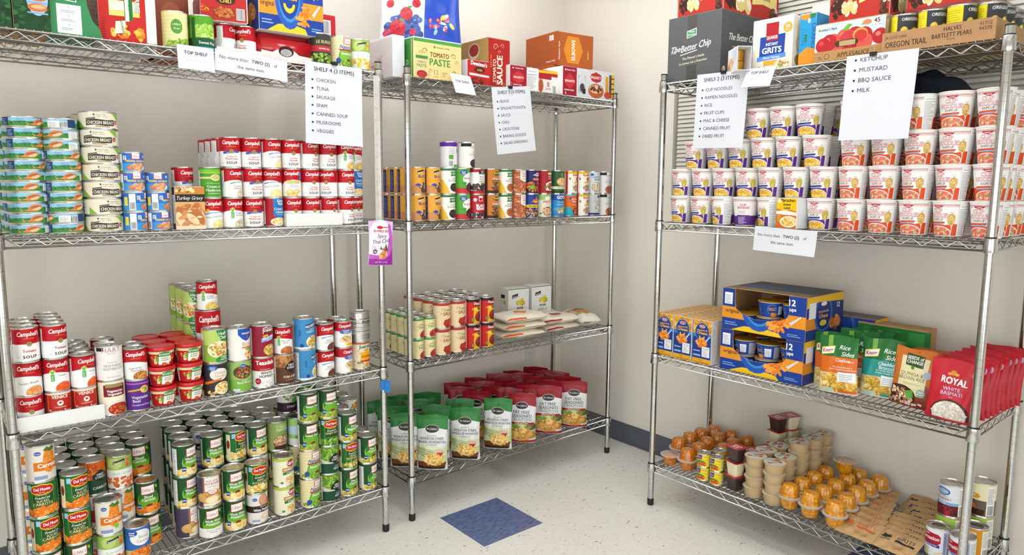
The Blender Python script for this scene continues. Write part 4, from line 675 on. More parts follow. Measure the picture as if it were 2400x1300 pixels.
# ------------------------------------------------------------------ wire racks
ORG = {'A': (-2.6817, -.5596), 'B': (-1.3668, -.5486), 'C': (-.4814, -1.0787)}
RK = {'A': 'left', 'B': 'middle', 'C': 'right'}
L, DP = 1.185, .42
ZS = {1: 1.7955, 2: 1.2335, 3: .671, 4: .186}
def W(u, s, d, z=0):
    x, y = ORG[u]
    return (x+s, y+d, z) if u != 'C' else (x+d, y-s, z)
def RZ(u, deg=0): return R(deg)+(R(-90) if u == 'C' else 0)
prof = [(.0127, .03)]; z = .07
while z < 1.80:
    prof += [(.0127, z-.0009), (.0122, z-.0005), (.0122, z+.0005), (.0127, z+.0009)]; z += .0254
prof += [(.0127, 1.826)]
POST = sharp(MB().lathe(prof, 20).mesh('rack_post', 'chrome', True), .35)
FOOT = MB().lathe([(.0001, .0), (.0125, 0), (.0138, .003), (.0138, .03), (.0127, .031)], 16).mesh('levelling_foot', 'black_plastic', True)
CAPM = MB().lathe([(.0128, 1.824), (.0132, 1.826), (.0128, 1.829), (.0001, 1.8305)], 16).mesh('post_cap', 'black_plastic', True)
COLL = sharp(MB().lathe([(.0135, .003), (.0168, .003), (.0172, .001), (.0190, -.037), (.0186, -.0385), (.0135, -.0385)], 20).mesh('shelf_collar', 'chrome', True), .5)
SLEEVE = MB().lathe([(.0128, .0028), (.0150, .0028), (.0150, .0068), (.0128, .0068)], 16).mesh('shelf_sleeve', 'black_plastic', True)
def zig(mb, p0, p1, zt, zb, per=.0622, r=.0021, inset=.02):
    p0, p1 = Vector(p0), Vector(p1); d = p1-p0; ln = d.length; d.normalize(); n = int((ln-2*inset)/per*2); st = (ln-2*inset)/n; pts = []
    for i in range(n+1):
        q = p0+d*(inset+i*st); q.z = zb if i % 2 else zt; pts.append(q)
    P = []
    for i in range(len(pts)):        # rounded bends
        if 0 < i < len(pts)-1: P += [pts[i].lerp(pts[i-1], .09), pts[i].lerp(pts[i+1], .09)]
        else: P.append(pts[i])
    mb.wire(P, r, 6)
fr = MB()
zt, zb = -.0055, -.034
for y in (0, DP):
    fr.wire([(.014, y, zt), (L-.014, y, zt)], .0032, 8); fr.wire([(.016, y, zb), (L-.016, y, zb)], .0032, 8); zig(fr, (0, y, 0), (L, y, 0), zt-.003, zb+.002)
for x in (0, L):
    fr.wire([(x, .014, zt), (x, DP-.014, zt)], .0032, 8); fr.wire([(x, .016, zb), (x, DP-.016, zb)], .0032, 8); zig(fr, (x, 0, 0), (x, DP, 0), zt-.003, zb+.002)
FRAME = fr.mesh('shelf_frame', 'chrome', True)
tr = MB(); tr.wire([(.004, 0, -.0065), (L-.004, 0, -.0065)], .0027, 6); tr.wire([(.05, 0, -.029), (L-.05, 0, -.029)], .0027, 6); zig(tr, (.05, 0, 0), (L-.05, 0, 0), -.0085, -.027, inset=.0)
TRUSS = tr.mesh('shelf_truss', 'chrome', True)
dk = MB(); n = 57
for i in range(n):
    x = .02+i*(L-.04)/(n-1); dk.wire([(x, -.002, -.0017), (x, DP+.002, -.0017)], .00165, 5)
DECK = dk.mesh('shelf_deck_wires', 'chrome', True)
for u in 'ABC':
    e = ob('wire_shelving_unit', None, None, W(u, 0, 0, 0), RZ(u))
    tag(e, 'four tier chrome wire rack, %s of the three' % ('leftmost', 'middle one', 'rightmost')['ABC'.index(u)], 'rack', 'chrome wire racks')
    for x in (0, L):
        for y in (0, DP):
            p = ob('post', POST, e, (x, y, 0)); ob('levelling_foot', FOOT, p); ob('post_cap', CAPM, p)
    for k in (1, 2, 3, 4):
        s = ob('shelf', FRAME, e, (0, 0, ZS[k]))
        dw = ob('deck_wires', DECK, s); dw['kind'] = 'stuff'
        for y in (.045, .21, .375): ob('truss', TRUSS, s, (0, y, 0))
        for x in (0, L):
            for y in (0, DP): ob('collar', COLL, s, (x, y, 0)); ob('sleeve', SLEEVE, s, (x, y, 0))
# ------------------------------------------------------------------ builders for cartons, pouches, cups and paper
def rbox(w, d, h, m, bev=.0015):
    """carton with softened edges, origin at the middle of its base"""
    import bmesh
    bm = bmesh.new(); bmesh.ops.create_cube(bm, size=1, matrix=Matrix.Translation((0, 0, h/2)) @ Matrix.Diagonal((w, d, h, 1)))
    bmesh.ops.bevel(bm, geom=list(bm.edges), offset=bev, segments=1, affect='EDGES')
    me = bpy.data.meshes.new('carton'); bm.to_mesh(me); bm.free(); me.materials.append(MATS[m]); return me
def face_fn(w, d, h, side):
    if side == 'front': return flat_fn((-w/2, -d/2, 0), (1, 0, 0), (0, 0, 1), (0, -1, 0))
    if side == 'back': return flat_fn((w/2, d/2, 0), (-1, 0, 0), (0, 0, 1), (0, 1, 0))
    if side == 'right': return flat_fn((w/2, -d/2, 0), (0, 1, 0), (0, 0, 1), (1, 0, 0))
    if side == 'left': return flat_fn((-w/2, d/2, 0), (0, -1, 0), (0, 0, 1), (-1, 0, 0))
    return flat_fn((-w/2, -d/2, h), (1, 0, 0), (0, 1, 0), (0, 0, 1))
def carton(name, u, s0, s1, d0, d1, z, h, m, arts, label, cat='box', yaw=0, group=None, pm='carton', tiltx=0):
    w, d = s1-s0, d1-d0
    o = ob(name, rbox(w, d, h, m), None, W(u, (s0+s1)/2, (d0+d1)/2, z), RZ(u, yaw)); tag(o, label, cat, group)
    if tiltx: o.rotation_euler = (0, tiltx, RZ(u, yaw))
    for side, a in arts.items():
        ob(side+'_print', a.lay(name+'_'+side, pm, face_fn(w, d, h, side), smooth=False), o)
    return o
def P0(w, h, bg, inset=1.0):
    a = Art(); a.w, a.h = w, h; a.rect(inset, inset, w-inset, h-inset, bg); a.vr = (inset, h-inset); a.ur = (inset, w-inset); return a
def pouch_fn(w, h, t, seed=0, lie=False, top=.93, wob=1.0):
    """stand-up pouch: fat foot, sealed flat top. u,v in mm from the lower left of its front"""
    r = random.Random(seed); ph = [r.uniform(0, 6) for _ in range(5)]
    def bulge(x, q):
        e = max(0.0, 1-abs(2*x)**2.6)
        if lie: g = max(0, 1-abs(2*q-1)**4.5)
        else: g = (min(1, .55+q*3) if q < .15 else 1)*max(0, 1-(max(0, q-.12)/(top-.12))**1.6) if q < top else 0
        wr = wob*.0016*(math.sin(9*x+ph[0]+5*q)*math.sin(14*q+ph[1])+.6*math.sin(23*x-8*q+ph[2]))*min(1, (1-abs(2*x))*4)
        return t/2*(e**.38 if lie else e**.55)*g+wr*(.35+g)
    def pos(u, v, sgn, off):
        x = u/1000/w-.5; q = v/1000/h
        pin = 1-.05*math.sin(min(1, q/top)*math.pi) if not lie else 1
        b = bulge(x, q)+off+.0004
        lean = .0 if lie else .010*q*q
        return Vector((x*w*pin, -sgn*b+lean, q*h+(.003*math.sin(7*x+ph[3]) if q > .98 else 0)))
    return pos
NU, NV = 16, 18
def half(P, f):
    """part of polygon P where f >= 0"""
    if not P: return []
    O = []; L_ = len(P)
    for i in range(L_):
        a, b = P[i], P[(i+1) % L_]; da, db = f(a), f(b)
        if da >= -1e-9: O.append(a)
        if (da > 1e-9 and db < -1e-9) or (da < -1e-9 and db > 1e-9):
            t = da/(da-db); O.append((a[0]+(b[0]-a[0])*t, a[1]+(b[1]-a[1])*t))
    return O if len(O) > 2 else []
def pouch_mesh(name, w, h, t, art, m, seed=0, lie=False, top=.93, sgn=1, wob=1.0):
    """print cut along the triangles of the pouch skin, so every layer lies parallel to it"""
    pos = pouch_fn(w, h, t, seed, lie, top, wob); du, dv = w*1000/NU, h*1000/NV; G = {}
    def corner(i, j):
        if (i, j) not in G:
            u, v = i*du, j*dv; p = pos(u, v, sgn, 0); e = .8
            a = pos(u+e, v, sgn, 0)-pos(u-e, v, sgn, 0); b = pos(u, v+e, sgn, 0)-pos(u, v-e, sgn, 0); n = a.cross(b).normalized()
            G[(i, j)] = (p, -n if n.y*sgn > 0 else n)
        return G[(i, j)]
    V = []; F = []; C = []; N = []
    for tr, c, k in art.T:
        (x0, y0), (x1, y1), (x2, y2) = tr; ar = (x1-x0)*(y2-y0)-(x2-x0)*(y1-y0)
        if abs(ar) < 1e-5: continue
        P = list(tr) if ar > 0 else [tr[0], tr[2], tr[1]]
        if min(p[0] for p in P) < 0 or max(p[0] for p in P) > w*1000: P = half(half(P, lambda p: p[0]), lambda p: w*1000-p[0])
        if P and (min(p[1] for p in P) < 0 or max(p[1] for p in P) > h*1000): P = half(half(P, lambda p: p[1]), lambda p: h*1000-p[1])
        if not P: continue
        ia, ib = int(min(p[0] for p in P)/du+1e-7), int(math.ceil(max(p[0] for p in P)/du-1e-7))
        for i in range(ia, max(ib, ia+1)):
            A = half(half(P, lambda p: p[0]-i*du), lambda p: (i+1)*du-p[0])
            if not A: continue
            ja, jb = int(min(p[1] for p in A)/dv+1e-7), int(math.ceil(max(p[1] for p in A)/dv-1e-7))
            for j in range(ja, max(jb, ja+1)):
                B = half(half(A, lambda p: p[1]-j*dv), lambda p: (j+1)*dv-p[1])
                if not B: continue
                for low in (True, False):
                    Q = half(B, lambda p: ((p[0]/du-i)-(p[1]/dv-j))*(1 if low else -1))
                    if not Q: continue
                    off = .0006+.00005*(k+1)
                    p00, p11 = [corner(*q) for q in ((i, j), (i+1, j+1))]; pm = corner(i+1, j) if low else corner(i, j+1)
                    a0, a1, am = [q[0]+q[1]*off for q in (p00, p11, pm)]; n = len(V)
                    for x, y in Q:
                        fu, fv = x/du-i, y/dv-j
                        w1 = fv if low else fu; wm = (fu-fv) if low else (fv-fu); w0 = 1-w1-wm
                        V.append(tuple(a0*w0+a1*w1+am*wm)); N.append(tuple((p00[1]*w0+p11[1]*w1+pm[1]*wm).normalized()))
                    F.append(tuple(range(n, n+len(Q)))); C.append(c)
    return mesh(name, V, F, m, True, C, N)
def pouch_body(name, w, h, t, col, m, seed=0, lie=False, top=.93, wob=1.0):
    pos = pouch_fn(w, h, t, seed, lie, top, wob); V = []; F = []; nu, nv = NU, NV
    for sg in (1, -1):
        for j in range(nv+1):
            for i in range(nu+1): V.append(tuple(pos(i*w*1000/nu, j*h*1000/nv, sg, -.0005)))
    k = (nu+1)*(nv+1)
    for j in range(nv):
        for i in range(nu):
            a, b, c, d = j*(nu+1)+i, j*(nu+1)+i+1, (j+1)*(nu+1)+i+1, (j+1)*(nu+1)+i
            F += [(a, b, c), (a, c, d), (k+b, k+a, k+c), (k+c, k+a, k+d)]
    for i in range(nu): F.append((i+1, i, k+i, k+i+1))
    return mesh(name, V, F, m, True, [lin(col)]*len(F))
PM = {}
def pouch(kind, w, h, t, front, bcol, m, loc, rz, label, cat, seed=0, group=None, backart=None, tilt=0, top=.93, key=None, lie=False, pitch=None, wob=1.0):
    key = (key or kind, seed)
    if key not in PM:
        PM[key] = (pouch_body(kind+'_body', w, h, t, bcol, m, seed, lie, top, wob), pouch_mesh(kind+'_front', w, h, t, front, m, seed, lie, top, 1, wob),
                   pouch_mesh(kind+'_back', w, h, t, backart, m, seed, lie, top, -1, wob) if backart else None)
    b, f, k = PM[key]; o = ob(kind, b, None, loc, rz); tag(o, label, cat, group)
    if lie: o.rotation_euler = (R(-90) if pitch is None else pitch, tilt, rz)
    elif tilt or pitch: o.rotation_euler = (pitch or 0, tilt, rz)
    ob('front_print', f, o)
    if k: ob('back_print', k, o)
    return o
def paper(name, u, s, z, w, h, art, label, cat='sign', rot=0, out=.0, curl=.006, d=-.012, m='paper', bow=0):
    """sheet hung from its top edge; s,z = top left corner; out = how far the foot stands away"""
    ca, sa = math.cos(R(rot)), math.sin(R(rot))
    def fn(uu, vv, off, i):
        x, y = uu/1000, vv/1000; q = 1-y/h                     # q: 0 at the top edge
        lx, lz = x, y-h
        yy = -(out*q+curl*q*q*(1-.5*math.cos(3*x/w))+bow*math.sin(math.pi*x/w))
        return (lx*ca-lz*sa, yy-off-.0003, lx*sa+lz*ca), (0, -1, 0)
    V = []; F = []; n = 8
    for sg in (0, .0004):
        for j in range(n+1):
            for i in range(n+1):
                c, _ = fn(w*1000*i/n, h*1000*j/n, -.0003+0, 0); V.append((c[0], c[1]+sg, c[2]))
    k = (n+1)**2
    for j in range(n):
        for i in range(n):
            a, b, c, e = j*(n+1)+i, j*(n+1)+i+1, (j+1)*(n+1)+i+1, (j+1)*(n+1)+i
            F += [(a, b, c, e), (k+b, k+a, k+e, k+c)]
    o = ob(name, mesh(name, V, F, m, True), None, W(u, s, d, z), RZ(u)); tag(o, label, cat)
    if art: ob('lettering', art.lay(name+'_lettering', 'sheet', fn, 27, 27, off=.00003), o)
    return o
CLIPB = MB().box((-.0095, -.006, -.0085), (.0095, .006, .0035)).mesh('clip_body', 'black_plastic')
CLIPW = MB().wire([(-.004, -.004, .002), (-.005, -.007, .014), (0, -.008, .020), (.005, -.007, .014), (.004, -.004, .002)], .0008, 5).mesh('clip_arm', 'chrome', True)
def binder(u, s, z, d, label):
    o = ob('binder_clip', CLIPB, None, W(u, s, d, z), RZ(u)); tag(o, label, 'clip', 'binder clips holding the signs'); ob('clip_arm', CLIPW, o); return o
def lathe_mesh(name, prof, m, n=32, sh=.7): return sharp(MB().lathe(prof, n).mesh(name, m, True), sh)
# ------------------------------------------------------------------ cans on the racks
ORD = ['first', 'second', 'third', 'fourth', 'fifth', 'sixth', 'seventh', 'eighth', 'ninth', 'tenth', 'eleventh', 'twelfth', 'thirteenth', 'fourteenth', 'fifteenth', 'sixteenth', 'seventeenth', 'eighteenth', 'nineteenth', 'twentieth']
SHELF = {1: 'top', 2: 'second', 3: 'third', 4: 'bottom'}
ROWN = {1: '', 2: 'second', 3: 'third', 4: 'fourth', 5: 'fifth', 6: 'sixth'}
SHORT = {'mush': 'red cream of mushroom soup can', 'cream_mush': 'mushroom soup can with green curve', 'cream_chick': 'pale cream soup can with blue curve',
 'corn': 'corn soup can with yellow dot', 'hr_mush': 'green heart mushroom soup can', 'hr_tomato': 'green heart tomato soup can', 'hr_noodle': 'green heart noodle soup can', 'rice': 'green heart chicken rice soup can',
 'bacon': 'green heart bean soup can', 'vegsoup': 'red vegetable soup can', 'stars': 'red soup can with star pasta', 'gv_cream': 'red and blue cream soup can', 'gv_noodle': 'red and blue noodle soup can',
 'venice': 'dark red tomato soup can', 'hart_veg': 'plain white vegetarian soup can', 'veg_veg': 'cream can with maroon panel', 'gv_big': 'dark noodle soup can', 'chunky': 'tall maroon split pea can',
 'prog1': 'sky blue chicken soup can', 'prog2': 'sky blue pea soup can', 'tgravy': 'turkey gravy can', 'pork': 'bare silver pork can', 'noodle': 'red chicken noodle soup can', 'beef_broth': 'green beef broth can',
 'l_pot': 'green whole potatoes can', 'l_car': 'green sliced carrots can', 'l_potes': 'green and white potatoes can', 'l_pea': 'green sweet peas can', 'l_mix': 'green mixed vegetables can', 'l_pc': 'green peas and carrots can',
 'nat': 'cream sweet peas can', 'd_car': 'red shield sliced carrots can', 'd_pot': 'red shield potatoes can', 'd_pea': 'red shield sweet peas can', 'd_mix': 'red shield mixed vegetables can', 'k_card': 'orange band carrots can, green dot', 'k_car': 'orange band carrots can',
 'slpot': 'brown sliced potatoes can', 'gg': 'pale green sweet peas can', 'okra': 'white can with green dot', 'veg_pc': 'white peas and carrots can', 'b_sw': 'white and green black bean can', 'b_kid': 'white and green kidney bean can',
 'b_gv': 'green black bean can', 'b_red': 'red black bean can', 'b_sun': 'white and red black bean can', 'b_bush': 'orange baked bean can', 'b_lrk': 'kidney bean can, white tag', 'b_car': 'navy bean can, green circle', 'b_eye': 'blue and yellow blackeye pea can',
 'b_pin': 'cream pinto can with green top', 'b_fpin': 'dark green pinto can', 'b_goya': 'blue can, big white letters', 'b_ros': 'white and yellow refried bean can', 'b_can': 'grey cannellini can, blue letters', 'b_365': 'plain grey bean can',
 'b_hart': 'plain white bean can', 'b_hartb': 'plain white black bean can', 'b_pur': 'white can, purple top band', 'vienna': 'small blue sausage can', 'paste': 'small tomato paste can', 'sauce': 'cream tomato sauce can', 'fs_pea': 'dark green pea picture can', 'fs_car': 'dark green carrot picture can', 'milk': 'white milk can', 'tuna': 'flat blue fish can', 'chick': 'cream chicken breast can'}
CNT = {}
def col(u, sh, s, d, des, yaw=0, row=1, tab=False, group=None, z=None, jit=5, word='stack'):
    CNT[(u, sh, row)] = k = CNT.get((u, sh, row), 0)+1
    z = ZS[sh] if z is None else z; n = len(des)
    st = '%s front %s' % (ORD[k-1], word) if row == 1 else '%s %s-row %s' % (ORD[k-1], ROWN[row], word)
    for i, q in enumerate(des):
        q, y = q if isinstance(q, tuple) else (q, yaw)
        t = 'top' if i == n-1 and n > 1 else ('bottom' if i == 0 and n > 1 else ('only can' if n == 1 else ORD[i]))
        lb = '%s, %s of %s, %s rack %s shelf' % (SHORT.get(q, DES[q][2]), t, st, RK[u], SHELF[sh])
        h = SZ[DES[q][0]][1]
        x = W(u, s+rnd.uniform(-.001, .001), d+rnd.uniform(-.001, .001), z+.0002)
        can(q, x, RZ(u, y+rnd.uniform(-jit, jit)), lb, group or '%s cans, %s rack %s shelf' % (DES[q][1].replace('_can', '').replace('_', ' '), RK[u], SHELF[sh]), tab=tab and i == n-1)
        z += h
    return z
# left rack, second shelf
col('A', 2, .083, .060, [('tuna', y) for y in (-28, -18, -14, -24, -22, -20, 18, -22, 26, 24, 14)], jit=8)
col('A', 2, .1715, .060, [('tuna', y) for y in (10, -95, 4, 8, 12, -14, 26, 14, -60, -52, -120)], jit=8)
col('A', 2, .272, .060, [('chick', y) for y in (-14, 18, -4, -2, -6, -24, -6)], jit=4)
col('A', 2, .3535, .045, [('vienna', y) for y in (62, 60, 10, 4)])
col('A', 2, .4215, .045, [('vienna', y) for y in (14, 55, -10)])
S = [.582, .6505, .719, .7875, .857, .9265, .996, 1.0645]
col('A', 2, .512, .105, ['mush', 'mush'], 26, row=2)
T1 = ['corn', ('hr_mush', 10), ('mush', -12), ('gv_cream', 12), 'noodle', 'noodle', ('noodle', 16), ('noodle', 24)]
T2 = [('green_mush', -2), ('cream_mush', 26), ('mush', 10), ('cream_chick', -14), ('stars', -14), ('noodle', 6), ('noodle', -40), ('noodle', 6)]
T3 = [None, ('mush', -6), ('mush', 4), ('cream_chick', 24), ('noodle', 0), ('noodle', 28), ('noodle', 8), ('hr_noodle', 6)]
for i, s in enumerate(S): col('A', 2, s, .046, [q[i] for q in (T1, T2, T3) if q[i]])
col('A', 2, 1.124, .094, [('noodle', 4), ('gv_noodle', 2), ('hr_noodle', -4)])
for k, d in enumerate((.115, .184, .253)): col('A', 2, .643, d, ['mush', 'mush', 'mush'], 48, row=k+2)
for k, d in enumerate((.160, .259, .358)): col('A', 2, .080, d, ['tuna']*11, 60*k, row=k+2, jit=40)
for k, d in enumerate((.165, .270)): col('A', 2, .270, d, ['chick']*7, 10, row=k+2, jit=10)
# left rack, third shelf
for k, (s, d) in enumerate(((.0495, .0475), (.053, .117), (.055, .187))): col('A', 3, s, d, ['tomato', ('bisque', -4), ('tomato', 14)] if k == 0 else ['tomato']*3, 4, row=k+1, tab=True)
for k, (s, d) in enumerate(((.1185, .0475), (.1215, .116), (.123, .184), (.123, .252))): col('A', 3, s, d, ['venice', ('hr_tomato', 8), ('tomato', 28)] if k == 0 else ['tomato']*3, 0, row=k+1, tab=True)
for k, (s, d) in enumerate(((.1865, .0475), (.190, .116), (.191, .184), (.194, .252))): col('A', 3, s, d, ['venice', ('hr_tomato', 24)] if k == 0 else ['venice', 'tomato'], 0, row=k+1, tab=True)
for k, (s, d) in enumerate(((.258, .046), (.262, .1225), (.266, .199))): col('A', 3, s, d, [('veg_veg', 6), ('hart_veg', 4)] if k == 0 else ['hart_veg', 'vegsoup'], 8, row=k+1, tab=True)
for k, (s, d) in enumerate(((.3295, .043), (.333, .111))): col('A', 3, s, d, [('purple_beef', 2), ('vegsoup', -6)] if k == 0 else ['vegsoup', 'vegsoup'], 0, row=k+1, tab=True)
col('A', 3, .571, .048, [('gv_big', 0), ('hc', 6)], tab=True)
col('A', 3, .581, .134, ['gv_big', ('family', -4), ('rice', -12)], row=2, tab=True)
for k, d in enumerate((.200, .284, .368)): col('A', 3, .556-.008*0, d, ['hc', 'hc', 'hc'], -30, row=3+k, tab=True)
col('A', 3, .6515, .047, [('beef_broth', -4), ('broth', 14)], tab=True)
col('A', 3, .730, .046, [('teasdale', -2), ('chunky', 6)], tab=True)
col('A', 3, .807, .043, [('porkbeans', 14), ('bacon', -16)], tab=True)
col('A', 3, .888, .047, [('prog2', 26), ('prog1', 8)], tab=True)
col('A', 3, .9635, .042, [('consomme', 6), ('consomme', 8)], tab=True)
col('A', 3, 1.0375, .042, [('tgravy', 26), ('tgravy', -2)], tab=True)
col('A', 3, 1.1185, .060, [('juanita', 6), ('pork', 14)])
col('A', 3, .974, .112, ['consomme', 'consomme'], 0, row=2, tab=True); col('A', 3, 1.046, .113, ['tgravy', 'tgravy'], 0, row=2, tab=True)
# left rack, bottom shelf: carrots
C4 = [((.062, .042), [('l_car', 20), ('d_car', 22), ('d_car', -6), ('k_car', 10)], 1), ((.1415, .042), [('l_car', -2), ('d_car', -4), ('d_car', 22)], 1), ((.2265, .043), ['s_car', ('k_card', 4)], 1), ((.3035, .044), [('gv_car', -4)], 1),
      ((.042, .122), ['k_car']*4, 2), ((.125, .121), ['l_car']*3, 2), ((.203, .120), ['s_car', 'kun_car', ('fs_car', 22)], 2), ((.2795, .121), ['k_car', 'k_car', ('s_car', -6)], 2), ((.356, .122), ['l_car', ('l_car', -4)], 2),
      ((.045, .200), ['k_car']*3, 3), ((.121, .199), ['l_car']*3, 3), ((.198, .199), ['d_car']*3, 3), ((.275, .199), ['k_car']*3, 3), ((.352, .200), ['l_car', 'l_car', ('l_car', -6)], 3),
      ((.122, .277), ['l_car']*3, 4), ((.199, .277), ['d_car']*3, 4), ((.276, .277), ['k_car']*3, 4), ((.353, .277), ['l_car']*3, 4),
      ((.124, .355), ['l_car']*3, 5), ((.202, .355), ['d_car']*3, 5), ((.279, .355), ['l_car']*3, 5), ((.356, .355), ['k_car']*3, 5)]
P4 = [((.530, .043), [('l_potes', -6), ('slpot', -4)], 1), ((.612, .043), [('l_pot', -6), ('l_pot', -4)], 1), ((.690, .043), [('k_pot', 2), ('d_pot', 4)], 1), ((.7905, .043), [('sw_garb', 12), ('sw_garb', 12)], 1),
      ((.468, .090), [('slpot', 30), ('l_pot', 26), ('l_pot', 26)], 2), ((.569, .118), ['l_pot', 'l_pot', ('l_pot', 4)], 2), ((.647, .119), ['l_pot', 'l_potes', ('d_pot', 26)], 2), ((.724, .120), ['d_pot', 'slpot', ('l_pot', 16)], 2), ((.8015, .120), ['sw_garb', 'd_pot', ('org_garb', 2)], 2),
      ((.478, .168), ['l_pot']*3, 3), ((.556, .195), ['k_pot']*3, 3), ((.633, .196), ['l_pot']*3, 3), ((.710, .197), ['d_pot', 'd_pot', 'l_pot'], 3), ((.790, .197), ['k_garb', 'k_garb', ('k_garb', 10)], 3),
      ((.484, .246), ['l_pot']*3, 4), ((.561, .273), ['l_pot']*3, 4), ((.638, .273), ['l_pot']*3, 4), ((.716, .274), ['l_pot']*3, 4), ((.794, .274), ['k_garb']*3, 4),
      ((.490, .323), ['l_pot']*3, 5), ((.567, .350), ['l_pot']*3, 5), ((.644, .351), ['l_pot']*3, 5), ((.722, .352), ['l_pot']*3, 5)]
V4 = [((.8905, .042), [('nat', 10), ('nat', 8), ('l_pea', 0), ('l_pea', 8)], 1), ((.9675, .042), [('fs_pea', 12), ('fs_pea', 8), ('d_pea', 2), ('l_pea', 6)], 1), ((1.0465, .042), [('l_pc', 18), ('d_mix', 8), ('l_mix', 14)], 1), ((1.130, .044), [('l_pc', 26), ('l_pc', 10)], 1),
      ((.880, .120), ['l_pea', 'nat', 'gg'], 2), ((.958, .120), ['fs_pea', 'd_pea', 'l_pea'], 2), ((1.052, .120), ['l_pc', 'l_mix', 'l_mix'], 2), ((1.131, .122), ['l_pc', 'l_pc'], 2),
      ((.875, .198), ['nat', 'gg', 'okra', 'okra'], 3), ((.953, .198), ['fs_pea', 'fs_pea', 'd_mix', 'fs_pea'], 3), ((1.0515, .198), ['l_mix', 'l_mix', 'fs_pea'], 3), ((1.129, .200), ['veg_pc', 'veg_pc', ('veg_pc', 6)], 3),
      ((1.1285, .278), ['veg_pc', 'l_pc', 'l_pc'], 4), ((.890, .277), ['l_pea', 'l_pea', 'd_pea'], 4)]
for grp, nm in ((C4, 'carrot cans'), (P4, 'potato and garbanzo cans'), (V4, 'pea and mixed vegetable cans')):
    for (s, d), des, row in grp: col('A', 4, s, d, des, 6, row=row, tab=False, group=nm+' on the left rack bottom shelf')
# middle rack, second shelf
S = [.068, .141, .2155, .292, .369, .446, .5235, .6025, .681, .7605, .8455, .928, 1.009, 1.089, 1.1635]
B1_ = ['b_sig', ('b_sig', 16), 'b_sw', 'b_gv', ('b_red', 6), ('b_bush', 4), 'b_kid', ('b_lrk', 4), ('b_eye', -4), ('b_pin', -8), ('b_goya', 6), ('b_ref', 4), ('b_ros', 4), 'b_365', ('b_hart', 6)]
B2_ = ['b_sig', ('b_sig', 6), ('b_sw', 2), ('b_gv', 2), ('b_sun', -4), ('b_bush', 4), 'b_kid', ('b_lrk', 4), ('b_car', 4), ('b_org', 10), ('b_fpin', -4), ('b_ros', 14), ('b_ros', 2), ('b_can', -10), ('b_hart', 4)]
for i, s in enumerate(S):
    k = 0 if i < 4 else (-10 if i < 8 else -18)
    col('B', 2, s, .048, [(q[0], q[1]+k) if isinstance(q, tuple) else (q, k) for q in (B1_[i], B2_[i])])
for k, d in enumerate((.123, .198, .273)): col('B', 2, .066, d, ['b_sig', 'b_sig'], (6, 30, 40)[k], row=k+2)
col('B', 2, .2455, .075, [('b_pur', 10)], z=ZS[2]+.216, row=6, word='upper can'); col('B', 2, .322, .055, [('b_hartb', 8)], z=ZS[2]+.216, row=6, word='upper can')
# middle rack, third shelf
for j, s in enumerate((.060, .1165)):
    for k in range(5): col('B', 3, s, .040+k*.0555, ['paste', 'paste'], (16, 2)[j]-6*k, row=k+1, tab=True)
for j, s in enumerate((.1825, .2605, .3385, .4165)):
    for k in range(4): col('B', 3, s, .0435+k*.077, [('chili', 8)]*2 if j >= 2 else [('sauce', 10), ('sauce', 4)], 4, row=k+1, tab=True)
# single cans standing on the upper shelf of the left rack
for s, q, y in ((.497, 't_grb', 24), (.5755, 't_pea', 8), (.978, 't_les', -6), (1.056, 'nat', 4), (1.133, 's_corn', -10)):
    o = can(q, W('A', s, .042, ZS[1]+.0002), RZ('A', y), '%s standing on the left rack top shelf' % SHORT.get(q, DES[q][2]), 'vegetable cans on the left rack top shelf')
# right rack, bottom shelf: cans at the right end
for s, d, st, y in ((1.076, .132, ['milk'], -20), (1.078, .215, ['lime', ('cran', -34)], -34), (1.150, .120, ['milk'], -30), (1.157, .208, [('yam', -30)], -30), (1.142, .300, ['lime', ('pump', -44)], -40)):
    col('C', 4, s, d, st, y, row=1, word='can' if len(st) == 1 else 'stack')
# small juice cans
for s, d, k in ((.236, .040, 1), (.296, .042, 1), (.262, .110, 2), (.286, .205, 3)): col('C', 4, s, d, ['mini', 'mini'], -8, row=k+1, tab=True)
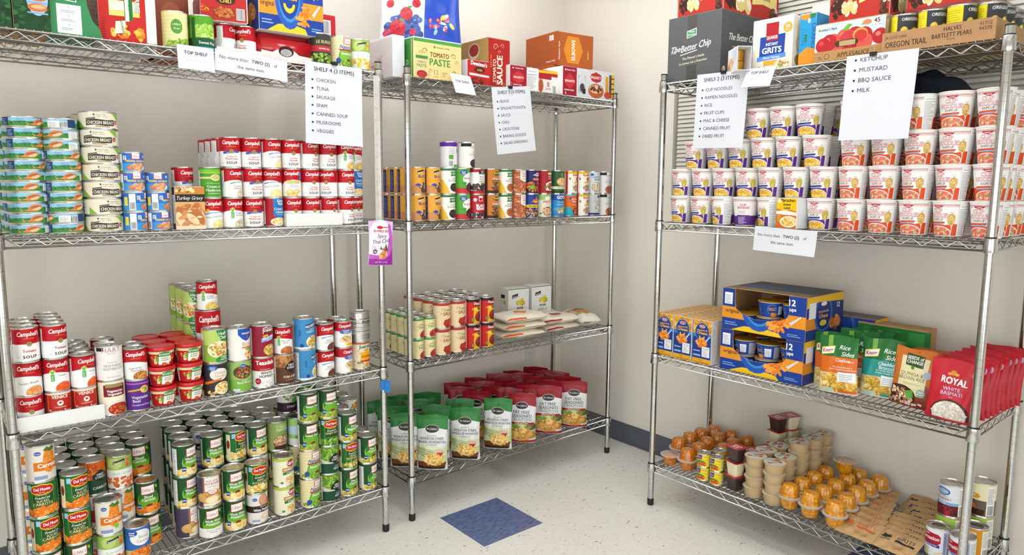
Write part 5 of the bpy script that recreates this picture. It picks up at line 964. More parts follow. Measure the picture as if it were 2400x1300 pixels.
# ------------------------------------------------------------------ noodle cups on the right rack
CR0, CR1, CH = .0365, .0485, .1075
def cupart(pur, back_=False):
    a = Art(); W_ = math.pi*(CR0+CR1)/2*2000; H = 103; a.W = W_/2; a.vr = (3, 103); a.ur = (-a.W, a.W)
    band, dark, pal = (0x5a2b86, 0x44206a, [0xe8a83a, 0xf0c860, 0xd8782a, 0x8aa83a, 0xf2dc9c]) if pur else (0xdc4f1c, 0xc03a18, [0xe0786a, 0xd85a4a, 0xe8b48a, 0x9cb85a, 0xf0cfae])
    a.rect(-a.W, 3, a.W, H, 0xf2efec)
    st = 0xb08a80 if pur else 0xc07074
    if pur: a.rect(-a.W, 94.5, a.W, 97.5, st).rect(-a.W, 90, a.W, 92, 0xc8aaa0)
    else:
        for i in range(100): x = -a.W+i*2*a.W/100; a.rect(x, 91, x+1.5, 97.5, st); a.k -= 1
        a.k += 1; a.rect(-a.W, 88.5, a.W, 89.5, 0xd09a9a)
    a.poly([(-a.W, 3), (a.W, 3), (a.W, 36), (40, 38), (20, 34), (-10, 40), (-a.W, 36)], band)
    a.poly([(-16, 93)]+[(-16+32*i/10, 93-9*math.sin(math.pi*i/10)) for i in range(11)]+[(16, 93)], 0xb81c30).txt('NISSIN', 0, 87, 3.4, WHITE, .03, wmax=22)
    a.txt('CUP', -3, 71.5, 12, 0xf4e2e4, .02, sp=.9, edge=(0xb01c38, .055)).txt('NOODLES', -3, 57, 12, 0xf4e2e4, .02, sp=.9, wmax=62, edge=(0xb01c38, .055))
    a.txt("SOUP'D UP", -2, 47, 7, 0x5c5658, .015, sp=.85, wmax=34)
    a.poly([(-34, 38), (20, 40), (20, 45), (-34, 43)], band if not pur else dark).poly([(-34, 34), (18, 36), (18, 39.5), (-34, 38)], 0x8ab4e4)
    a.ell(0, 12, 38, 20, 0xf4efe6).ell(0, 11, 36, 18.5, pal[0]).food(0, 12, 35, 17, pal, 52, 3.6, 1.3, lambda x, y: y > 5.5)
    a.poly([(35, 3.5), (38, 22), (36, 32), (30, 40), (44, 40), (40, 30), (40, 22), (38.5, 3.5)], 0xd8d4d2).poly([(28, 40), (26, 54), (30, 66), (38, 70), (46, 64), (47, 52), (44, 38), (38, 33)], 0xd0a85a if not pur else 0xc4ac4a)
    a.food(37, 52, 10, 17, [0xd8b468, 0xc09648, 0xe4c684] if not pur else [0xc8b04e, 0xd8c470, 0xb0983c], 22, 3, 1.6).txt('Soupd', 37, 72, 2.4, 0x555a80, .01)
    a.rect(54, 3, 90, 98, 0xf0eef0); a.nut(55, 5, 88, 94)
    a.rect(-120, 5, -72, 40, band).lines(-116, 8, -80, 36, 7, 0xe8dce8, .3).txt('CUP', -96, 74, 8, 0xc8506a, .03).txt('NOODLES', -96, 64, 8, 0xc8506a, .03, wmax=42).lines(-112, 46, -78, 58, 4, 0xc0a0b0, .3)
    a.rect(100, 5, 128, 40, band)
    return a
fn, du = cyl(CR0, CR1, CH)
CUPL = {p: cupart(p).lay('noodle_cup_print', 'label_paper', fn, du) for p in (True, False)}
CUPB = lathe_mesh('noodle_cup_body', [(.0001, .004), (CR0-.003, .004), (CR0-.002, 0), (CR0, .0005), (CR0-.0004, .002), (CR1-.0008, CH-.005), (CR1+.0012, CH-.0045), (CR1+.002, CH-.0025), (CR1+.0012, CH-.0008), (CR1-.001, CH-.001)], 'cup_white', 40)
CUPT = MB().lathe([(CR1+.0005, CH-.0012), (CR1-.002, CH-.0002), (.0001, CH-.0002)], 40).add([(-.010, -CR1+.001, CH-.0006), (.010, -CR1+.001, CH-.0006), (.006, -CR1-.006, CH-.003), (-.006, -CR1-.006, CH-.003), (-.010, -CR1+.001, CH-.0002), (.010, -CR1+.001, CH-.0002), (.006, -CR1-.006, CH-.0026), (-.006, -CR1-.006, CH-.0026)], [(3, 2, 1, 0), (4, 5, 6, 7), (0, 1, 5, 4), (2, 3, 7, 6), (1, 2, 6, 5), (3, 0, 4, 7)]).mesh('noodle_cup_lid', 'cup_white')
# the tiers are offset against each other, so the stacks are given tier by tier
TIER = [[.069, .167, .265, .363, .4615, .5595, .6575], [.071, .169, .267, .365, .4625, .5605, .6585], [.132, .231, .329, .427, .5255, .6265], [.397, .496, .595]]
cnt = {}
def cup(s, d, tier, c, row, y):
    k = cnt[(row, tier)] = cnt.get((row, tier), 0)+1
    lb = '%s noodle cup, %s from left in %s tier, %s row, right rack' % (c, ORD[k-1], ('bottom', 'second', 'third', 'top')[tier], 'front' if row == 1 else ROWN[row])
    o = ob('noodle_cup', CUPB, None, W('C', s+rnd.uniform(-.001, .001), d+rnd.uniform(-.0015, .0015), ZS[2]+.0002+tier*CH), RZ('C', y+rnd.uniform(-6, 6))); tag(o, lb, 'cup', c+' noodle cups on the right rack')
    ob('printed_wrap', CUPL[c == 'purple'], o); ob('lid', CUPT, o)
YP = [[-8, -8, -34, 150, -46, -12, -6], [-4, -4, 6, 10, -10, -14, -12], [-8, -10, -8, -8, 0, -8], [4, 4, 10, 6]]
for t in range(4):
    for i, s in enumerate(TIER[t]):
        if (t, i) != (0, 5): cup(s, .055, t, 'purple', 1, YP[t][i])      # a carton stands in this one's place
    for i, s in enumerate((.760, .859, .958, 1.057, 1.156)):
        cup(s-(.006*(t == 3)), .055, t, 'orange', 1, ((-14, -8, -4, -26, -10), (-22, -8, -26, -22, 4), (-8, -12, -6, -4, -8), (160, -10, -50, -2, -6))[t][i])
for row, d in ((2, .155), (3, .255)):
    for t in range(4):
        for i, s in enumerate(TIER[t]):
            if t < 3 or i > 0: cup(s-.01, d, t, 'purple', row, rnd.uniform(-40, 10))
        for i, s in enumerate((.754, .853, .952, 1.051, 1.15)): cup(s-.006*(t == 3), d, t, 'orange', row, rnd.uniform(-40, 30))
for t in range(4): cup(1.15, .355, t, 'orange', 4, -20)
# instant lunch multipack lying in front
a = P0(87, 107, 0xf0c21e); a.poly([(1, 1), (93, 1), (93, 60), (60, 66), (30, 62), (1, 70)], 0xd8701e).poly([(1, 50), (93, 46), (93, 56), (40, 64), (1, 60)], 0xf4f0e6).txt('Maruchan', 48, 94, 11, BLACK, .03, wmax=76).ell(13, 97, 7, 7, WHITE).txt('Instant', 46, 81, 8, BLACK, .04).txt('Lunch', 46, 69, 8, BLACK, .04).txt('Chicken', 42, 53, 8.5, WHITE, .04, rot=-.1).txt('Flavor', 76, 49, 4, WHITE, .02).ell(54, 24, 36, 20, 0xf6f2ea).ell(54, 24, 32, 16, 0xe8c878).food(54, 25, 30, 14, NOOD, 46, 4, 1.6).ell(14, 36, 8, 14, 0xd8963a)
carton('soup_carton', 'C', .520, .607, -.002, .060, ZS[2], .107, 'white_card', {'front': a}, 'yellow instant noodle carton with torn open side before the cups', yaw=-10)

# ------------------------------------------------------------------ paper signs and clips
def listsign(title, items, w=216, h=279, tsz=14, isz=12, top=29, pitch=29, x0=30):
    a = Art(); y = h-top
    if title: a.txt(title, w/2, y, tsz, 0x2c2c30, .022, wmax=w*.86); y -= pitch*1.25
    for t in items: a.ell(x0-10, y+isz*.45, 3.6, 3.6, 0x2c2c30, 14); a.txt(t, x0+4, y, isz, 0x3c3c42, .0, align=-1, wmax=w-x0-8); y -= pitch
    return a
paper('shelf_sign', 'A', .896, 1.800, .216, .279, listsign('SHELF 4 (3 ITEMS)', ['CHICKEN', 'TUNA', 'SAUSAGE', 'SPAM', 'CANNED SOUP', 'MUSROOMS', 'VEGGIES'], x0=36), 'white printed list sign headed SHELF 4 on the left rack', rot=-1.5, d=-.013)
paper('shelf_sign', 'B', .402, 1.786, .216, .279, listsign('SHELF 3 (3 ITEMS)', ['BEANS', 'SPAGHETTI/PASTA', 'SAUCE', 'CHILI', 'CROUTONS', 'BAKING GOODS', 'SALAD DRESSING'], x0=36), 'white printed list sign headed SHELF 3 on the middle rack', rot=6.5, d=-.013)
paper('shelf_sign', 'C', .170, 1.806, .222, .279, listsign('SHELF 2 (3 ITEMS)', ['CUP NOODLES', 'RAMEN NOODLES', 'RICE', 'FRUIT CUPS', 'MAC & CHEESE', 'CANNED FRUIT', 'DRIED FRUIT'], x0=38), 'white printed list sign headed SHELF 2 on the right rack', rot=-1.5, d=-.013)
paper('shelf_sign', 'C', .744, 1.799, .216, .268, listsign(None, ['KETCHUP', 'MUSTARD', 'BBQ SAUCE', 'MILK'], h=268, top=22, pitch=32, isz=13.5, x0=40), 'white printed list sign starting with KETCHUP on the right rack', rot=-1, d=-.013, out=.012)
def two(): return Art().txt('No more than', 14, 40, 10.5, 0x3c3c42, .0, align=-1, wmax=92).txt('TWO (2)', 112, 40, 11, 0x2a2a2e, .025, align=-1, wmax=70).txt('of', 187, 40, 10.5, 0x3c3c42, 0, align=-1).txt('the same item', 110, 16, 10.5, 0x3c3c42, 0)
paper('limit_sign', 'A', .598, 1.804, .235, .068, two(), 'white paper strip about two of the same item on left rack', rot=-4, d=-.014, bow=.01)
paper('limit_sign', 'C', .447, 1.238, .235, .088, Art().txt('No more than', 14, 54, 10.5, 0x3c3c42, .0, align=-1, wmax=92).txt('TWO (2)', 112, 54, 11, 0x2a2a2e, .025, align=-1, wmax=70).txt('of', 187, 54, 10.5, 0x3c3c42, 0, align=-1).txt('the same item', 110, 30, 10.5, 0x3c3c42, 0), 'white paper strip about two of the same item on right rack', rot=-2, d=-.014)
def tops(w=108): return Art().txt('TOP SHELF', w/2, 46, 10, 0x3a3a44, .03, wmax=w*.72).txt('DO NOT TOUCH', w/2, 26, 4.5, 0xb4b6c4, 0, sp=1.2)
mat('lilac_card', 0xd9dae8, .5, noise=(20, .02))
paper('shelf_card', 'A', .484, 1.802, .108, .073, tops(), 'lilac handwritten TOP SHELF card on the left rack', rot=-1, out=.012, d=-.016, m='lilac_card', curl=0)
paper('shelf_card', 'B', .191, 1.822, .100, .080, tops(100), 'small white TOP SHELF card tilted on the middle rack', rot=-2, out=.045, d=-.014, m='lilac_card', curl=0)
paper('shelf_card', 'C', .386, 1.802, .112, .068, tops(112), 'lilac handwritten TOP SHELF card on the right rack', rot=-2, out=.03, d=-.016, m='lilac_card', curl=0)
binder('A', 1.003, 1.803, -.015, 'black binder clip holding the left rack list sign'); binder('B', .503, 1.797, -.014, 'black binder clip holding the middle rack list sign')
binder('C', .288, 1.804, -.015, 'black binder clip holding the noodle and rice list sign'); binder('C', .828, 1.798, -.016, 'black binder clip holding the ketchup list sign')
# strip hanger with the tuna pouch at the end of the left rack
o = ob('hanger_strip', MB().box((-.012, -.0005, -.56), (.012, .0005, 0)).mesh('hanger_strip', 'clear_rim'), None, W('A', 1.163, -.024, 1.775), 0); tag(o, 'clear plastic clip strip hanging from the left rack', 'strip')
HK = MB().box((-.006, -.004, 0), (.004, -.0006, .004)).add([(.004, -.004, .002), (.008, -.006, .018), (.006, -.006, .018), (.002, -.004, .002), (.004, -.003, .002), (.008, -.005, .018), (.006, -.005, .018), (.002, -.003, .002)], [(0, 1, 2, 3), (7, 6, 5, 4), (0, 4, 5, 1), (1, 5, 6, 2), (2, 6, 7, 3), (3, 7, 4, 0)]).mesh('strip_hook', 'clear_rim')
for i in range(11): ob('hook', HK, o, (0, 0, -.07-i*.045))
a = Art(); a.poly([(2, 2), (98, 2), (98, 110), (94, 140), (80, 158), (60, 166), (40, 166), (20, 158), (6, 140), (2, 110)], 0xece4ee)
a.poly([(2, 2), (98, 2), (98, 110), (90, 150), (78, 160), (84, 110), (76, 60), (60, 34), (2, 42)], 0xc05ac0).poly([(2, 2), (98, 2), (98, 70), (88, 40), (60, 22), (2, 26)], 0x9a2aa0)
a.txt('BUMBLE BEE', 52, 124, 9, 0xb02a3a, .03, .15, wmax=64).ell(46, 142, 12, 6, 0xc8242c).rect(56, 141, 84, 144, 0xc8242c).txt('Spicy', 54, 104, 13, 0x35304a, .01, .2).txt('Thai Chili', 52, 84, 14, 0x35304a, .01, .2, wmax=74, rot=.12).lines(12, 64, 36, 74, 2, 0x8a8496, .3).ell(24, 52, 9, 9, 0x7a2a7e).txt('13g', 24, 49, 6, WHITE, .03)
a.food(58, 40, 19, 16, [0xd08850, 0xb86a38, 0xe4a878], 30, 5, 1.3).poly([(60, 56), (70, 82), (80, 54)], 0x2f6a3c).poly([(44, 60), (48, 72), (58, 58)], 0x3a7a44).food(62, 60, 7, 5, [0xc8303a, 0xd84a4a], 8, 4).txt('NET WT 2.5 OZ', 50, 10, 5, 0xf0d8f0, .02)
pouch('tuna_pouch', .1, .168, .014, a, 0xd8b8dc, 'foil', W('A', 1.160, -.036, 1.078), R(-6), 'white and purple tuna pouch hanging from a strip on the left rack', 'pouch', top=.98, tilt=R(3), wob=.6)
o = ob('tape_tag', MB().box((-.002, -.020, 0), (.022, -.0145, .045)).box((-.018, -.0165, .012), (.0, -.0145, .05)).mesh('tape_tag', 'blue_tape'), None, W('A', 1.185, 0, .575), R(-8)); tag(o, 'torn blue painter tape stuck round the left rack post', 'tape')
# ------------------------------------------------------------------ cartons and trays on the left rack
a = P0(90, 136, 0xd8a868); a.rect(1, 88, 89, 112, 0x2c2624).txt('Turkey Gravy', 45, 95, 11, WHITE, 0, .3, wmax=78).rect(1, 112, 89, 135, 0xc8823a).food(30, 124, 30, 10, [0x8a4a22, 0xe0b070, 0xf0d8a4], 20, 5).food(45, 44, 42, 38, [0xe0b080, 0xc88a58, 0xf0cfa4, 0xb8703c, 0xd89a68], 46, 9, 2.2).rect(1, 1, 89, 12, 0xe8d8b8)
b = P0(40, 136, 0x2c2624); b.nut(6, 20, 34, 110)
carton('gravy_carton', 'A', .463, .551, .008, .048, ZS[2], .136, 'white_card', {'front': a, 'left': b}, 'turkey gravy carton with black band beside the sausage cans', yaw=-3)
def tray(name, u, s0, s1, d0, d1, z, h, label, t=.002, m='white_card'):
    w, d = s1-s0, d1-d0; mb = MB().box((-w/2, -d/2, 0), (w/2, d/2, .0012)).box((-w/2, -d/2, .0012), (w/2, -d/2+t, h)).box((-w/2, d/2-t, .0012), (w/2, d/2, h)).box((-w/2, -d/2+t, .0012), (-w/2+t, d/2-t, h)).box((w/2-t, -d/2+t, .0012), (w/2, d/2-t, h))
    o = ob(name, mb.mesh(name, m), None, W(u, (s0+s1)/2, (d0+d1)/2, z), RZ(u)); tag(o, label, 'tray'); return o
# shallow tray fronts hold the front stacks
tray('can_tray', 'A', .820, 1.0305, .006, .160, ZS[2]-.001, .044, 'low white card tray round red soup cans, left rack')
tray('can_tray', 'A', .010, .2305, .006, .300, ZS[3]-.001, .044, 'low white card tray round tomato soup cans, left rack')
# red-lidded pasta bowls
def bowlart():
    a = Art(); W_ = math.pi*.03625*1000; a.W = W_; a.vr = (3, 50); a.ur = (-W_, W_); a.rect(-W_, 3, W_, 50, 0xb81a22).rect(-W_, 42, W_, 50, 0xe9d9a8).food(0, 26, 44, 18, [0xc8342a, 0xe08a2a, 0xf0d890, 0x6a9a3a, 0xa01a20], 50, 5).poly([(-16, 8), (18, 6), (24, 34), (-12, 38)], 0xf2ece0).poly([(-14, 34), (22, 34), (18, 48), (2, 50), (-12, 46)], 0x3f8f4c).txt('BOYARDEE', 4, 38, 5.5, 0xf0e8d8, .03, wmax=32).txt('Spaghetti', 4, 27, 4.2, 0x2a4a3a, .02).txt('Meatballs', 4, 20, 4.2, 0x2a4a3a, .02).food(6, 10, 12, 5, [0xb8541e, 0xd8862a], 10, 3).rect(54, 4, 78, 46, 0xeceaea).lines(56, 6, 76, 44, 10, 0x8a8a8e, .35).rect(-80, 4, -56, 46, 0xeceaea).lines(-78, 6, -58, 44, 10, 0x8a8a8e, .35); return a
fnb, dub = cyl(.033, .0395, .054)
BWL = bowlart().lay('bowl_print', 'label_paper', fnb, dub)
BWB = lathe_mesh('bowl_body', [(.0001, .003), (.030, .003), (.031, 0), (.033, .001), (.0392, .054), (.0392, .056)], 'red_plastic', 40)
BWT = lathe_mesh('bowl_lid', [(.0412, .052), (.042, .053), (.042, .061), (.0408, .0635), (.038, .0645), (.036, .0625), (.018, .0630), (.0001, .0640)], 'red_plastic', 40)
k = 0
for row, (s0, d0) in enumerate(((0, .046), (-.006, .132), (-.012, .218))):
    for j, s in enumerate((.405, .489)):
        for i in range(3):
            o = ob('pasta_bowl', BWB, None, W('A', s+s0*.5, d0, ZS[3]+.0002+i*.0645), RZ('A', (6, 10, -2, 8, 22, 6)[i+3*j]+rnd.uniform(-6, 6)))
            tag(o, 'red lidded pasta bowl, %s of %s stack, %s row, left rack' % (('bottom', 'middle', 'top')[i], ('left', 'right')[j], ('front', 'second', 'rear')[row]), 'bowl', 'pasta bowls on the left rack'); ob('printed_band', BWL, o); ob('lid', BWT, o)
# ---- top shelf of the left rack
z1 = ZS[1]
def forest(x=0):
    a = P0(128, 170, 0x1f4a2a); a.rect(1, 120, 127, 169, 0x9cb8dc); r = random.Random(3)
    for i in range(70): a.ell(r.uniform(4, 124), r.uniform(8, 122), r.uniform(4, 10), r.uniform(4, 9), r.choice((0x1c4426, 0x2c6034, 0x173a20, 0x3a7040)), 9, 0, a.k+i*.12)
    a.k += 9; a.ell(78, 92, 26, 52, 0xa8c8e4)
    for y in (62, 90, 118): a.ell(78, y, 23, 11, 0xd8763a).ell(80, y+2, 17, 6, 0xf0b888).rect(54, y-17, 102, y-13, 0x8ab0d4)
    a.lines(24, 60, 48, 116, 12, 0x3f7a48, .4)
    if x: a.T = [(tuple((min(88-.5, max(.5, p-20)), q) for p, q in t), c, k) for t, c, k in a.T]
    return a
carton('tuna_case', 'A', -.052, .074, .012, .30, z1, .175, 'kraft', {'front': forest(), 'right': P0(288, 175, 0x1a3a24)}, 'dark green fish case at the left end of the left rack top shelf')
carton('tuna_case', 'A', .078, .166, .012, .30, z1, .175, 'kraft', {'front': forest(1)}, 'dark green fish case beside the green carton, left rack top shelf')
a = Art(); a.poly([(1, 1), (128, 1), (120, 28), (104, 46), (92, 90), (88, 172), (1, 172)], 0x3f8c5a).rect(16, 4, 76, 84, 0xeaeeec)
for y in (74, 50, 26): a.txt('v', 46, y, 6, 0x3a4a40, .0, .3); a.lines(26, y-12, 66, y-4, 2, 0x8a9a90, .3)
a.poly([(18, 96), (66, 92), (66, 104), (18, 108)], 0xe4eee8).poly([(20, 98), (64, 94.5), (64, 101), (20, 105)], 0x3f8c5a)
mat('green_card', 0x3f8c5a, .6); mb = MB(); P = [(1, 1), (128, 1), (120, 28), (104, 46), (92, 90), (88, 172), (1, 172)]
V = [((x-64)/1000, y_, y/1000) for y_ in (-.08, -.077) for x, y in P]; n = len(P); F = [tuple(range(n)), tuple(range(2*n-1, n-1, -1))]+[(i, i+n, (i+1) % n+n, (i+1) % n) for i in range(n)]
mb.add(V, F).box((-.063, -.077, 0), (.063, .08, .002)).box((-.064, -.077, .002), (-.061, .08, .172)).box((-.061, .077, .002), (.024, .08, .172))
o = ob('torn_green_carton', mb.mesh('torn_green_carton', 'green_card'), None, W('A', .229, .100, z1), 0); tag(o, 'torn open green carton with white check list panel', 'box')
ob('front_print', a.lay('green_carton_front', 'carton', flat_fn((-.064, -.08, 0), (1, 0, 0), (0, 0, 1), (0, -1, 0)), smooth=False), o)
b = P0(120, 170, 0x9c6a5a); b.rect(1, 80, 119, 169, 0xb8938a).poly([(1, 60), (119, 110), (119, 90), (1, 40)], 0xc8b0a0).rect(60, 1, 119, 70, 0xcfc4bc)
for i in range(6): b.rect(1, 92+i*13, 119, 94+i*13, 0xc8aaa2)
carton('wrapped_case', 'A', .235, .350, .19, .40, z1, .19, 'clear_wrap', {'front': b}, 'shrink wrapped pinkish case behind the green carton')
a = P0(125, 190, 0xc82a26); a.rect(28, 74, 108, 118, 0xf0d87a).rect(30, 90, 106, 117, 0xf2ead8).rect(68, 62, 90, 190, 0x2f7a3c).rect(70, 60, 80, 190, 0xe8f0e4).txt('VARIETY PACK', 77.5, 120, 6, 0x2f7a3c, .02, rot=R(-90)).txt('BOYARDEE', 97, 130, 12, WHITE, .03, rot=R(-90), edge=(0x2f6a3c, .05)).food(54, 34, 30, 26, [0xd83a22, 0xe8822a, 0xf0cc5a, 0xb82018], 30, 7).poly([(40, 22), (66, 26), (70, 62), (44, 58)], 0xeee6d4).txt('BOYARDEE', 58, 42, 6, 0x2f7a3c, .03, rot=R(-80)).food(106, 24, 12, 20, [0xe8a02a, 0xf0c04a, 0xd8801e], 18, 6, 1.6).lines(10, 10, 18, 70, 8, 0x8a1a1a, .3)
b = P0(310, 190, 0xeedcb4)
a.rect(124, 1, 150, 189, 0xeedcb4).lines(130, 20, 142, 160, 14, 0xd8b47a, .4)
carton('pasta_carton', 'A', .318, .469, .020, .330, z1, .19, 'white_card', {'front': a, 'right': b, 'left': P0(310, 190, 0xb02420)}, 'red pasta variety carton with cream stripe', yaw=-12)
# chili carton on an open tray of soup cans
for i, (s, q, y) in enumerate(((.655, 'noodle', 60), (.722, 'noodle', -40))):
    o = can(q, W('A', s, .062, z1+.0002), R(y), 'red soup can in the tray below the chili carton, %s one' % ('left', 'right')[i], 'soup cans under the chili carton')
tray('soup_tray', 'A', .614, .760, .018, .24, z1-.001, .022, 'low white tray of soup cans, left rack top shelf')
for i, (s, q) in enumerate(((.655, 'tomato'), (.722, 'tomato'))): can(q, W('A', s, .150, z1+.0002), 0, 'red soup can at the back of the tray, %s one' % ('left', 'right')[i], 'soup cans under the chili carton')
a = P0(140, 110, 0xb82a24); a.rect(1, 36, 139, 40, 0xa02420).txt("Dennison's", 78, 84, 17, WHITE, .04, .1, wmax=92, edge=(BLACK, .05)).ell(76, 66, 30, 15, 0x4a2418).txt('ORIGINAL', 76, 72, 4, 0xe0b088, .02).txt('CHILI', 76, 58, 10, 0xf0c86a, .03).ell(70, 26, 34, 20, 0x8a3a1c).food(70, 27, 31, 17, [0xb5602c, 0x98441c, 0xc87a42], 46, 4.4, 1.3).bars(108, 8, 132, 42); a.food(12, 34, 12, 14, [0xe8b02a, 0xd8862a, 0xb8401e], 8, 7)
b = P0(288, 110, 0x8a2a22)
carton('chili_carton', 'A', .600, .742, .012, .30, z1+.1005, .112, 'white_card', {'front': a, 'left': b}, 'red chili carton resting on soup cans, left rack top shelf', yaw=-12)
c = P0(200, 150, 0x7a3a26); c.ell(90, 110, 40, 30, 0x94492c).ell(140, 40, 30, 20, 0x2e2420)
carton('brown_carton', 'A', .470, .585, .20, .38, z1, .20, 'brown_card', {'front': P0(115, 200, 0x8a4630).ell(60, 140, 30, 36, 0xa0583a).ell(90, 90, 26, 20, 0xd8a04a)}, 'dark brown carton behind the two green vegetable cans')
# mac and cheese case on a red shrink-wrapped pack
def macart(w, h, hole=False):
    a = P0(w, h, 0x1f3f94); k = w/340
    a.rect(1, h*.28, w-1, h*.56, 0xe8962a).rect(1, h*.1, w*.3, h*.28, 0x1f3f94)
    a.poly([(w*.12, 1), (w*.28, h*.13), (w*.5, h*.16), (w*.7, h*.1), (w*.74, 1)], 0xf0c42a)
    a.ell(w*.46, h*.62, w*.22, h*.56, 0x2a5ab4).ell(w*.46, h*.64, w*.17, h*.46, 0x3f8ad0).ell(w*.46, h*.66, w*.155, h*.42, 0x1d3f90)
    a.txt('macaroni &', w*.46, h*.72, h*.075, 0xf2b22a, .03, wmax=w*.22).txt('CHeese', w*.46, h*.57, h*.11, 0xf2b22a, .045, wmax=w*.24)
    a.poly([(w*.38, h*.5)]+[(w*.46+w*.09*math.cos(t), h*.5-h*.16*math.sin(t)) for t in [math.pi-math.pi*i/10 for i in range(11)]]+[(w*.54, h*.5)]+[(w*.46+w*.055*math.cos(t), h*.5-h*.08*math.sin(t)) for t in [math.pi*i/10 for i in range(11)]], 0xf4cc2a)
    a.txt('original', w*.13, h*.42, h*.09, 0x3a2a3c, .02, wmax=w*.2).txt('12', w*.84, h*.78, h*.14, WHITE, .04).txt('cups', w*.84, h*.66, h*.08, WHITE, .03)
    a.food(w*.7, h*.32, w*.15, h*.2, [0xe8862a, 0xdc701c, 0xf2a44a], 30, w*.022, 1.9).poly([(w*.82, h*.38), (w*.94, h*.56), (w*.95, h*.54), (w*.84, h*.33)], 0xdcdce4)
    a.lines(w*.04, h*.12, w*.24, h*.22, 2, 0x8ab0e8, .4).rect(w*.03, h*.62, w*.13, h*.9, 0xf0f0f2).lines(w*.04, h*.64, w*.12, h*.86, 7, 0x6a7ab0, .3).lines(w*.8, h*.08, w*.97, h*.16, 2, 0x8ab0e8, .4)
    return a
def macside(w, h):
    a = P0(w, h, 0x22387a); a.rect(1, h*.25, w*.3, h*.52, 0xd88a2a).ell(w*.45, h*.55, w*.24, h*.42, 0x3a6ab0).ell(w*.45, h*.57, w*.2, h*.36, 0x1d3580).txt('macaroni &', w*.45, h*.6, h*.07, 0xe0a83a, .02, wmax=w*.32).txt('CHeese', w*.45, h*.48, h*.09, 0xe0a83a, .03, wmax=w*.34).ell(w*.45, h*.36, w*.09, h*.07, 0xe8c03a).ell(w*.45, h*.8, w*.08, h*.05, 0xe8e0e0).txt('12', w*.85, h*.66, h*.12, WHITE, .03).food(w*.78, h*.3, w*.16, h*.18, [0xc8742a, 0xb8621c, 0xd88a4a], 18, w*.035, 1.6).poly([(1, h*.74), (w*.3, h*.86), (w-1, h*.8), (w-1, h-1), (1, h-1)], 0xe8b82a).rect(w*.06, h*.5, w*.24, h*.86, 0xe4e4ea); return a
mat('red_wrap', 0xc01c26, .2, coat=.5, bump=(20, .5, .006))
mb = MB(); import bmesh
bm = bmesh.new(); bmesh.ops.create_cube(bm, size=1, matrix=Matrix.Translation((0, 0, .045)) @ Matrix.Diagonal((.212, .36, .09, 1))); bmesh.ops.bevel(bm, geom=list(bm.edges), offset=.018, segments=3, affect='EDGES')
me = bpy.data.meshes.new('shrink_pack'); bm.to_mesh(me); bm.free(); me.materials.append(MATS['red_wrap']); me.polygons.foreach_set('use_smooth', [True]*len(me.polygons))
o = ob('shrink_wrapped_pack', me, None, W('A', .852, .215, z1), 0); tag(o, 'red shrink wrapped can pack under the blue macaroni case', 'pack')
a = Art().poly([(18, 2), (194, 2), (200, 14), (196, 22), (150, 26), (130, 40), (96, 44), (70, 36), (56, 28), (18, 32)], 0xe9e4e0).ell(104, 34, 27, 18, 0x3a1a1c).ell(104, 30, 20, 12, 0xb8b8bc).lines(90, 22, 118, 40, 5, 0x8a8a90, .4)
ob('wrap_print', a.lay('shrink_pack_print', 'foil', flat_fn((-.106, -.1805, 0), (1, 0, 0), (0, 0, 1), (0, -1, 0)), smooth=False), o)
carton('macaroni_case', 'A', .748, .978, .014, .38, z1+.0935, .19, 'white_card', {'front': macart(230, 190), 'left': macside(366, 190)}, 'blue macaroni cup case tilted on the red pack', yaw=1, tiltx=0)
b = P0(60, 200, 0xb8242c); b.rect(4, 96, 40, 190, 0xe8e0dc).bars(10, 140, 34, 186).rect(2, 1, 40, 90, 0xe0d4c0).bars(8, 6, 34, 60).poly([(40, 60), (59, 60), (59, 120), (40, 140)], 0x3a2a28)
carton('torn_red_pack', 'A', 1.035, 1.095, .155, .37, z1, .21, 'red_wrap', {'front': b}, 'torn red wrapped pack standing behind the macaroni case')
# ------------------------------------------------------------------ middle rack, top shelf
# white box at the left end, berry bag lying on top
a = P0(320, 150, 0xd6d2d2); a.poly([(150, 20), (240, 46), (240, 92), (150, 66)], 0xc8a0a4).poly([(153, 24), (237, 49), (237, 88), (153, 63)], 0xd6d2d2).txt('MUFFINS', 196, 50, 20, 0xb04a54, .03, rot=.28, wmax=76)
carton('white_box', 'B', -.026, .028, .060, .38, z1, .158, 'white_card', {'left': a, 'front': P0(54, 158, 0xd9dade)}, 'plain white box at the left end of the middle rack top shelf')
a = P0(228, 152, 0xe8cf8e); a.rect(1, 138, 227, 151, 0x4f9a48)
for x in range(0, 228, 76): a.rect(x+1, 60, x+75, 61, 0xd8b86a)
a.txt('TOMATO', 122, 86, 18, 0x6a4022, .03, wmax=90).txt('PASTE', 124, 54, 26, 0x4a9044, .035, wmax=112).txt('12', 106, 20, 18, 0x7aa04a, .02).txt('PACK', 106, 9, 6, 0x7aa04a, .02).rect(126, 8, 127, 40, 0xb09a5a).lines(134, 14, 160, 34, 3, 0x8a8a4a, .3).poly([(92, 124), (98, 130), (104, 124), (98, 118)], 0x3f8a3c).txt("Member's Mark", 140, 121, 7, 0x5a7a42, .01)
a.rect(10, 6, 66, 82, 0xe0cc94).rect(10, 74, 66, 86, 0x4a8a48).txt('TOMATO', 38, 58, 7, 0x6a4022, .02).txt('PASTE', 38, 42, 12, 0x4a9044, .03, wmax=46).ell(38, 16, 24, 14, 0x9a2826).ell(38, 14, 19, 10, 0xb83a38)
for x, y, r_, s_ in ((50, 104, 14, 1), (34, 96, 9, -1), (190, 96, 14, -1), (204, 74, 10, 1), (190, 30, 12, 1), (76, 30, 10, 1), (70, 14, 7, -1)): curl(a, x, y, r_, 0x7a5a32, s_)
